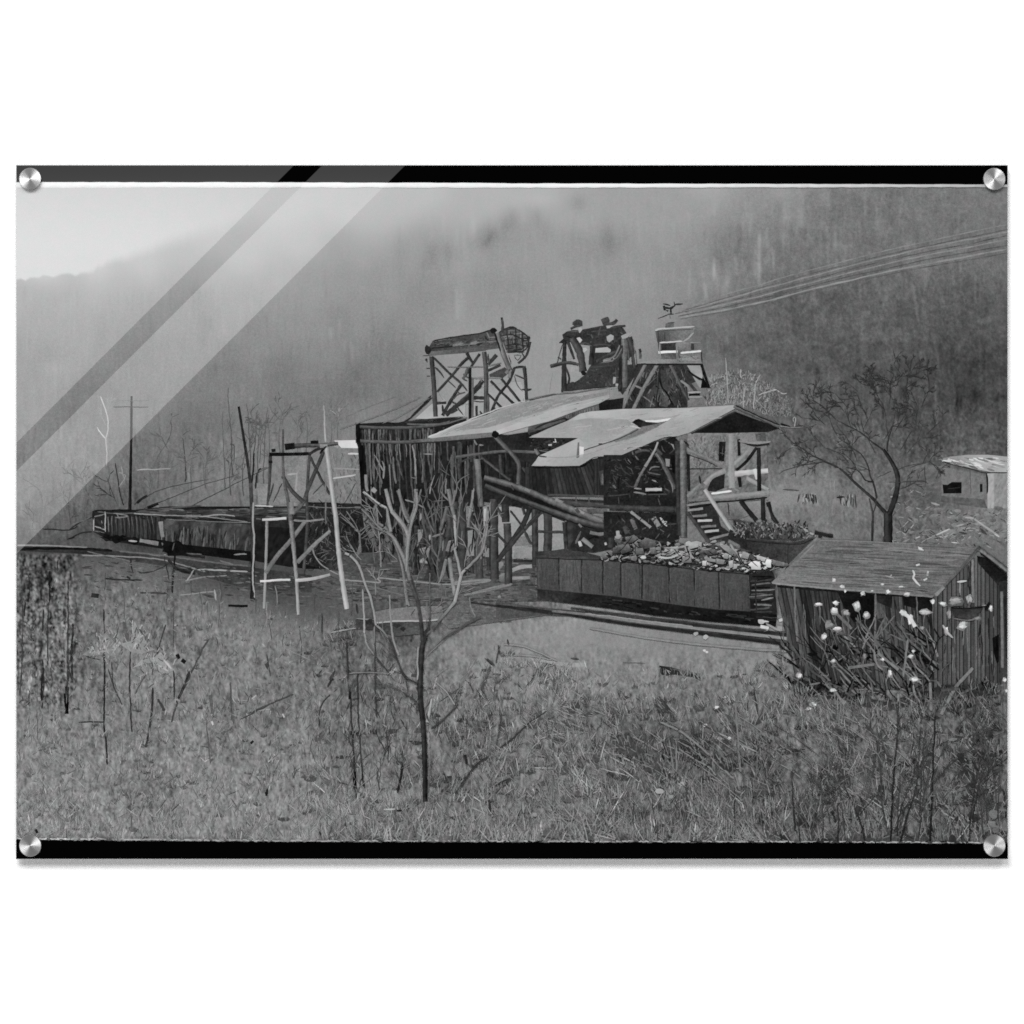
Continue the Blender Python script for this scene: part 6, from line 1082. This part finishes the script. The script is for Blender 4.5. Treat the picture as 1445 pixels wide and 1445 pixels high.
branch_parts(W, [('745,1000 790,730 830,640', 1.4, 90, 1.2, 90, 0), ('592,620 585,500 568,380', 2.6, 132, 2.2, 126, 10), ('600,640 555,632', 1.4, 120, 1, 110, 0), ('440,680 415,560 412,470', 3, 96, 2.4, 94, 8), ('340,640 345,560 330,500', 3, 128, 1.6, 120, 8), ('335,580 270,460', 2.2, 128, 1, 120, 4), ('385,530 388,640 400,740', 1.8, 116, 1.6, 100, 6), ('880,850 910,740 930,660 1010,605', 2.8, 104, 1, 92, 6), ('830,760 825,700 830,640', 2.6, 114, 1.6, 108, 6), ('708,750 715,690 745,615', 2, 150, 1.4, 120, 0), ('1012,900 1035,800 1042,715', 2.6, 126, 1.4, 136, 8), ('480,620 470,560 440,470', 2, 76, 2, 80, 0), ('770,760 780,650 800,600', 2, 84, 1.4, 80, 0), ('330,680 300,600 260,500', 1.8, 100, 1.2, 96, 0)])
branch_parts(U, [('730,480 700,570 670,640', 3, 104, 2.4, 118, 8), ('745,480 760,600 778,690', 4.6, 116, 3.6, 142, 10), ('430,600 445,700 470,795', 3.4, 118, 2.6, 112, 8), ('335,720 342,850 355,1000 395,1130', 2.2, 132, 3.4, 124, 12), ('150,680 160,850 165,980', 2.2, 134, 2.8, 160, 10), ('165,980 185,1060 235,1130', 2.6, 140, 2, 110, 6), ('230,1120 280,1185 330,1250', 2, 70, 2, 44, 0), ('880,735 890,800 920,870', 1.8, 112, 1.2, 126, 0), ('715,690 720,740', 1.2, 110, 1, 100, 0), ('130,300 135,400 110,470', 1.6, 108, 1.3, 96, 0), ('0,160 60,220 128,295', 1.4, 104, 1.4, 110, 0), ('135,320 200,260', 1.4, 108, 1, 100, 0), ('690,640 690,740 695,810', 2, 88, 1.6, 80, 0), ('690,905 695,1000', 1.4, 100, 1.2, 90, 0), ('235,930 235,1050', 2, 120, 1.6, 110, 0), ('75,1245 200,1250 320,1248', 1.2, 116, 1, 100, 0), ('45,1040 50,1300', 1.4, 50, 1.2, 60, 0)])
for i in range(9):
    x = R.uniform(508, 690); y = R.uniform(770, 822); tn = R.choice([74, 88, 100, 112, 126]); p = Part('pale_sapling'); h = R.uniform(50, 120); dx = R.uniform(-20, 16)
    pts = [(x, y), (x + dx * .3 + R.uniform(-3, 3), y - h * .4), (x + dx, y - h)]
    p.st(pts, R.uniform(1.8, 3.2), tn - 10, 1.1, tn, sh=8, rough=.1)
    for j in range(3):
        f = R.uniform(.25, .85); q = (x + dx * f, y - h * f); p.twig(q[0], q[1], 90 + R.choice([-1, 1]) * R.uniform(15, 45), R.uniform(14, 36), 1.5, tn, 1, .4)
ft = Part('foreground_tree', 'bare forked tree standing alone in the meadow, centre foreground')
fk = Part('trunk', None, ft)
fk.st(O('952,1030 950,880 942,650 928,500 922,400'), 6.4, 34, 7.8, 38, sh=10, rough=.05).st(O('968,980 972,800 966,660'), 2.4, 70, 3, 140)
fk.st(O('924,420 928,300 936,200 952,150'), 7.4, 38, 7, 46, sh=10, rough=.05).st(O('914,200 912,300 910,380'), 1.8, 140, 2, 160)
fk.st(O('935,150 960,120 970,100'), 8, 46, 4, 40)
fbch = Part('branches', None, ft)
for x, y, a, l, tn in [(600, 880, 60, 26, 110), (590, 850, 110, 24, 104), (560, 790, 140, 22, 120), (585, 830, 70, 30, 96), (640, 850, 60, 24, 124), (655, 800, 75, 26, 130), (675, 770, 50, 22, 128), (540, 730, 130, 22, 120), (530, 720, 160, 20, 120), (560, 930, 150, 22, 70), (545, 905, 120, 24, 96), (580, 960, 150, 20, 56), (620, 990, 40, 22, 60), (650, 960, 50, 22, 110), (510, 790, 130, 22, 130), (530, 840, 80, 22, 130)]:
    fbch.twig(x, y, a, l, 1.5, tn, 2, .5)
branch_set(fbch, U, [('562,1060 556,960 545,870 520,740 470,600', 5, 40, 5, 72, 8), ('476,620 450,520 420,440 370,340', 6, 96, 5, 124, 16), ('375,345 330,300 270,262 200,190 150,140', 4, 118, 2, 108, 8),
    ('452,560 456,440 462,330 440,260 385,190 350,150', 4, 120, 6, 140, 16), ('355,160 330,80 310,0', 5, 140, 5, 132, 14), ('345,290 330,200 318,130', 4, 132, 3, 120, 10), ('320,130 250,90 165,20', 2.6, 160, 1.4, 180, 6), ('455,440 480,250 520,120 520,20', 4.6, 124, 3, 126, 12), ('470,230 430,150 400,0', 4, 116, 3, 112, 10), ('350,300 300,290 215,255', 2, 104, 1.2, 96, 0),
    ('585,1000 605,930 614,850 612,720 608,570', 3.6, 44, 1.2, 96, 0), ('590,985 620,960', 3, 90, 2, 84, 0), ('630,960 660,910 720,840 785,760', 3, 64, 4.2, 140, 10), ('780,765 800,680 825,580 850,550', 4.6, 150, 3.6, 150, 16), ('850,550 900,500 960,430 985,340 1000,240', 3.6, 120, 2.6, 122, 10), ('818,590 800,500 778,420 790,395', 3.6, 146, 2.4, 136, 10), ('850,545 890,560', 2.4, 44, 1.6, 40, 0),
    ('570,1155 640,1085 720,1005 850,925 950,870', 1.6, 60, 3.4, 76, 4), ('575,1150 640,1085 700,1030', 1.2, 120, 1, 110, 0)])
branch_set(fbch, U, [('535,1325 490,1305 440,1280 400,1190 360,1080 330,1010', 2.6, 44, 2.6, 60, 0), ('330,1010 290,960 245,925', 2.4, 100, 2.6, 124, 8), ('245,925 215,770 170,650 130,540 90,470 20,432', 3, 132, 3.6, 148, 12), ('460,1370 440,1290', 1.6, 56, 1.2, 60, 0)])
branch_set(fbch, O, [('915,540 900,500 860,465 780,420 690,390', 3.4, 44, 1, 80, 0), ('962,605 975,540 985,480', 4.6, 150, 2, 176, 12), ('968,600 960,560', 2.4, 50, 2, 60, 0), ('985,640 1030,610 1070,570 1130,505', 3, 54, 2.4, 60, 6), ('1110,510 1070,450 1000,380', 2, 150, 1.2, 140, 0), ('1100,480 1150,400 1200,320', 1.4, 120, 1, 90, 0), ('1000,360 1080,310', 1.2, 120, 1, 110, 0), ('850,380 855,420', 1.4, 60, 1, 60, 0), ('760,320 790,285', 1.3, 60, 1, 66, 0), ('745,325 720,300 690,270', 2.2, 50, 1.6, 60, 0)])
branch_set(fbch, O, [('1310,300 1270,260', 2, 60, 1.4, 60, 0), ('1330,290 1350,190', 2, 60, 1.2, 56, 0), ('1300,300 1270,380 1220,470', 2.4, 80, 1.6, 84, 0), ('1280,265 1320,300', 3, 60, 3, 56, 0)])

# lower film margin over the feet of the weeds
fb2 = Part('film_border', 'black film margin along the bottom of the print'); fb2.poly([(PX1, PY1), (PX0, PY1)] + edge(PX0, PX1, 420, bot, .9), 1)
ll = Part('light_leak', 'thin ragged pale line above the lower film margin', fb2)
for i in range(420):
    x = R.uniform(PX0, PX1); y = bot(x)
    ll.st([(x, y - R.uniform(.6, 2.6)), (x + R.uniform(2, 7), y - R.uniform(.6, 2.4))], 1.3, R.uniform(135, 190) + (45 if x < 130 else 0))

# ------------------------------------------------------------------ build print parts
tones_all = F
for s in PARTS:
    if hasattr(s, 'field'):
        js, is_ = np.nonzero(s.field)
        used = np.zeros((NY, NX), dtype=bool)
        for a, b in ((0, 0), (0, 1), (1, 0), (1, 1)): used[js + a, is_ + b] = True
        idx = -np.ones((NY, NX), dtype=np.int64); idx[used] = np.arange(used.sum())
        n = int(used.sum()); nf = len(js)
        co = np.empty((n, 3), dtype=np.float32); co[:, 0] = (GX[used] - 722.5) / 1000; co[:, 1] = 0; co[:, 2] = (722.5 - GY[used]) / 1000 - ROOT_Z
        me = bpy.data.meshes.new(s.name)
        me.vertices.add(n); me.vertices.foreach_set('co', co.ravel())
        me.loops.add(nf * 4); me.polygons.add(nf)
        q_ = np.stack([idx[js, is_], idx[js + 1, is_], idx[js + 1, is_ + 1], idx[js, is_ + 1]], axis=1).astype(np.int32)
        me.loops.foreach_set('vertex_index', q_.ravel()); me.polygons.foreach_set('loop_start', np.arange(0, nf * 4, 4, dtype=np.int32))
        me.update(calc_edges=True); me.validate()
        paint(me, F[used]); link_part(s, me)
    else:
        if not s.v: 
            s.obj = bpy.data.objects.new(s.name, None); COL.objects.link(s.obj); s.obj.parent = s.parent.obj if s.parent else root
            if s.label: s.obj['label'] = s.label
        else: s.build()
print('print levels', LV.max(), 'thickness mm', LV.max() * DZ * 1000)

# ------------------------------------------------------------------ acrylic sheet
def mesh_obj(name, bm_fn, mat, parent=None, loc=(0, 0, 0), smooth=False):
    import bmesh
    bm = bmesh.new(); bm_fn(bm); me = bpy.data.meshes.new(name); bm.to_mesh(me); bm.free(); me.materials.append(mat)
    if smooth:
        for p in me.polygons: p.use_smooth = True
    o = bpy.data.objects.new(name, me); COL.objects.link(o); o.location = loc
    if parent: o.parent = parent
    return o
import bmesh
def slab(bm):
    e = .0009
    bmesh.ops.create_cube(bm, size=1)
    for v in bm.verts: v.co = Vector((v.co.x * ((PX1 - PX0) / 1000 + 2 * e), v.co.y * SHEET, v.co.z * ((PY1 - PY0) / 1000 + 2 * e)))
    bmesh.ops.bevel(bm, geom=bm.edges[:], offset=.0006, segments=1, affect='EDGES')
CX, CZ = (wx(PX0) + wx(PX1)) / 2, (wz(PY0) + wz(PY1)) / 2
slab_o = mesh_obj('acrylic_sheet', slab, flat_mat('clear_acrylic_edge', (.62, .63, .63), .15, 0, 30, .02), root, (CX, .0004 + SHEET / 2, CZ - ROOT_Z))
slab_o['label'] = 'thin acrylic sheet with polished pale edges that carries the picture'

# ------------------------------------------------------------------ wall
wall = mesh_obj('wall', lambda bm: [bm.faces.new([bm.verts.new(p) for p in ((-4, 0, -3), (4, 0, -3), (4, 0, 3), (-4, 0, 3))])], flat_mat('white_wall_paint', (.88, .88, .88), .9, 0, 160, .012, .1), None, (0, SHEET + GAP + .0004, 0))
wall['kind'] = 'structure'; wall['label'] = 'plain white wall behind the print'

# ------------------------------------------------------------------ four metal standoffs
def steel():
    m, nt, b = nodes('brushed_steel'); N, L = nt.nodes.new, nt.links.new
    tc = N('ShaderNodeTexCoord'); sp = N('ShaderNodeSeparateXYZ'); L(tc.outputs['Object'], sp.inputs[0])
    a = N('ShaderNodeMath'); a.operation = 'MULTIPLY'; L(sp.outputs['X'], a.inputs[0]); L(sp.outputs['X'], a.inputs[1])
    c = N('ShaderNodeMath'); c.operation = 'MULTIPLY_ADD'; L(sp.outputs['Z'], c.inputs[0]); L(sp.outputs['Z'], c.inputs[1]); L(a.outputs[0], c.inputs[2])
    r = N('ShaderNodeMath'); r.operation = 'SQRT'; L(c.outputs[0], r.inputs[0])
    n = N('ShaderNodeTexNoise'); n.noise_dimensions = '1D'; n.inputs['Scale'].default_value = 1500; n.inputs['Detail'].default_value = 3; L(r.outputs[0], n.inputs['W'])
    mr = N('ShaderNodeMapRange'); mr.inputs['To Min'].default_value = .28; mr.inputs['To Max'].default_value = .40; L(n.outputs['Fac'], mr.inputs['Value'])
    cb = N('ShaderNodeCombineColor'); 
    for i in range(3): L(mr.outputs['Result'], cb.inputs[i])
    L(cb.outputs[0], b.inputs['Base Color'])
    b.inputs['Metallic'].default_value = STEEL_METAL; b.inputs['Roughness'].default_value = STEEL_ROUGH; b.inputs['Anisotropic'].default_value = .93; b.inputs['Anisotropic Rotation'].default_value = STEEL_ROT
    t = N('ShaderNodeTangent'); t.direction_type = 'RADIAL'; t.axis = 'Y'; L(t.outputs[0], b.inputs['Tangent'])
    return m
STEEL_METAL, STEEL_ROUGH, STEEL_ROT = .66, .34, .958
ST = steel()
def lathe(prof, seg=64):
    def f(bm):
        rings = [[bm.verts.new((r * math.cos(2 * math.pi * i / seg), y, r * math.sin(2 * math.pi * i / seg))) for i in range(seg)] for r, y in prof]
        for a_, b_ in zip(rings[:-1], rings[1:]):
            for i in range(seg): bm.faces.new((a_[i], a_[(i + 1) % seg], b_[(i + 1) % seg], b_[i]))
        bm.faces.new(rings[0][::-1]); bm.faces.new(rings[-1])
        bmesh.ops.recalc_face_normals(bm, faces=bm.faces[:])
    return f
yw = SHEET + GAP + .0004
front = LV.max() * DZ + .0002
first = None
for lab, x, y in [('brushed steel standoff at the top left corner of the print', 43.3, 253.0), ('brushed steel standoff at the top right corner of the print', 1402.4, 253.1), ('brushed steel standoff at the bottom left corner of the print', 43.4, 1192.8), ('brushed steel standoff at the bottom right corner of the print', 1402.5, 1192.8)]:
    e = bpy.data.objects.new('standoff', None); COL.objects.link(e); e.location = (wx(x), yw, wz(y))
    e['label'] = lab; e['category'] = 'standoff'; e['group'] = 'metal standoffs holding the print'
    yb = -yw - front                           # local y of the cap's back face
    if first is None:
        cap_o = mesh_obj('cap', lathe([(.0150, yb), (.0155, yb - .0006), (.0155, yb - .0030), (.0150, yb - .0036), (.0005, yb - .0037)]), ST, e)
        bar_o = mesh_obj('barrel', lathe([(.009, -.0002), (.009, -GAP)], 48), ST, e)
        bolt_o = mesh_obj('bolt', lathe([(.003, -GAP), (.003, yb + .0001)], 24), ST, e)
        first = (cap_o, bar_o, bolt_o)
    else:
        for o in first:
            c = o.copy(); COL.objects.link(c); c.parent = e

# ------------------------------------------------------------------ camera
D = 8.0
cam = bpy.data.cameras.new('camera'); co_ = bpy.data.objects.new('camera', cam); COL.objects.link(co_); SC.camera = co_
cam.sensor_width = 36; cam.sensor_fit = 'HORIZONTAL'; cam.lens = 36 * D / 1.445
co_.location = (0, -D, 0); co_.rotation_euler = (math.radians(90), 0, 0); cam.clip_start = .1; cam.clip_end = 100

# ------------------------------------------------------------------ lamps
def area(name, loc, size, power, target=(0, 0, 0), sizey=None):
    l = bpy.data.lights.new(name, 'AREA'); l.energy = power; l.shape = 'RECTANGLE'; l.size = size; l.size_y = sizey or size
    o = bpy.data.objects.new(name, l); COL.objects.link(o); o.location = loc
    o.rotation_euler = (Vector(target) - Vector(loc)).to_track_quat('-Z', 'Y').to_euler()
    return o
area('key_lamp', (-1.3, -10.5, 4.9), 3.6, 935)
area('fill_lamp', (4.5, -9, 5.5), 3.6, 331)
area('fill_lamp', (-4.5, -9, 5.5), 3.6, 331)
area('fill_lamp', (.5, -9, -5.5), 3.6, 455)
# two softboxes whose mirror image makes the diagonal bands of glare in the acrylic
LP = 10.0; kf = (D + LP) / D
def softbox(name, q0, q1, p0, p1, radiance):
    l = bpy.data.lights.new(name, 'AREA'); l.shape = 'RECTANGLE'
    l.size = (p1 - p0) * kf; l.size_y = (q1 - q0) * kf
    l.energy = radiance * math.pi * l.size * l.size_y
    o = bpy.data.objects.new(name, l); COL.objects.link(o)
    d = Vector((1, 0, 1)).normalized(); n_ = Vector((1, 0, -1)).normalized()
    c = (d * (p0 + p1) / 2 + n_ * (q0 + q1) / 2) * kf; c.y = -LP
    m = Matrix((d, -n_, Vector((0, -1, 0)))).transposed().to_4x4(); m.translation = c
    o.matrix_world = m
    l.use_nodes = True; nt = l.node_tree; em = nt.nodes['Emission']; N, L = nt.nodes.new, nt.links.new
    g = N('ShaderNodeNewGeometry'); sp = N('ShaderNodeSeparateXYZ'); L(g.outputs['Position'], sp.inputs[0])
    # a softbox dimmer towards its upper end
    mr = N('ShaderNodeMapRange'); mr.interpolation_type = 'SMOOTHSTEP'; mr.inputs['From Min'].default_value = .37 * kf; mr.inputs['From Max'].default_value = .49 * kf
    mr.inputs['To Min'].default_value = 1.0; mr.inputs['To Max'].default_value = .42; L(sp.outputs['Z'], mr.inputs['Value']); L(mr.outputs['Result'], em.inputs['Strength'])
    return o
r2 = math.sqrt(2)
GLARE = 1.12
softbox('softbox', (-.797 - .45) / r2, -.797 / r2, -.64, .34, GLARE)
softbox('softbox', -.757 / r2, -.640 / r2, -.64, .34, GLARE)

# ------------------------------------------------------------------ world and view
w = bpy.data.worlds.new('World'); SC.world = w; w.use_nodes = True
w.node_tree.nodes['Background'].inputs['Color'].default_value = (1, 1, 1, 1); w.node_tree.nodes['Background'].inputs['Strength'].default_value = .008
SC.view_settings.view_transform = 'Standard'; SC.view_settings.look = 'None'; SC.view_settings.exposure = 0; SC.view_settings.gamma = 1; SC.view_settings.use_curve_mapping = False
SC.render.engine = 'CYCLES'
SC.cycles.filter_width = 1.7
SC.cycles.use_denoising = False
SC.cycles.max_bounces = 4; SC.cycles.diffuse_bounces = 2; SC.cycles.glossy_bounces = 3
SC.cycles.use_adaptive_sampling = False
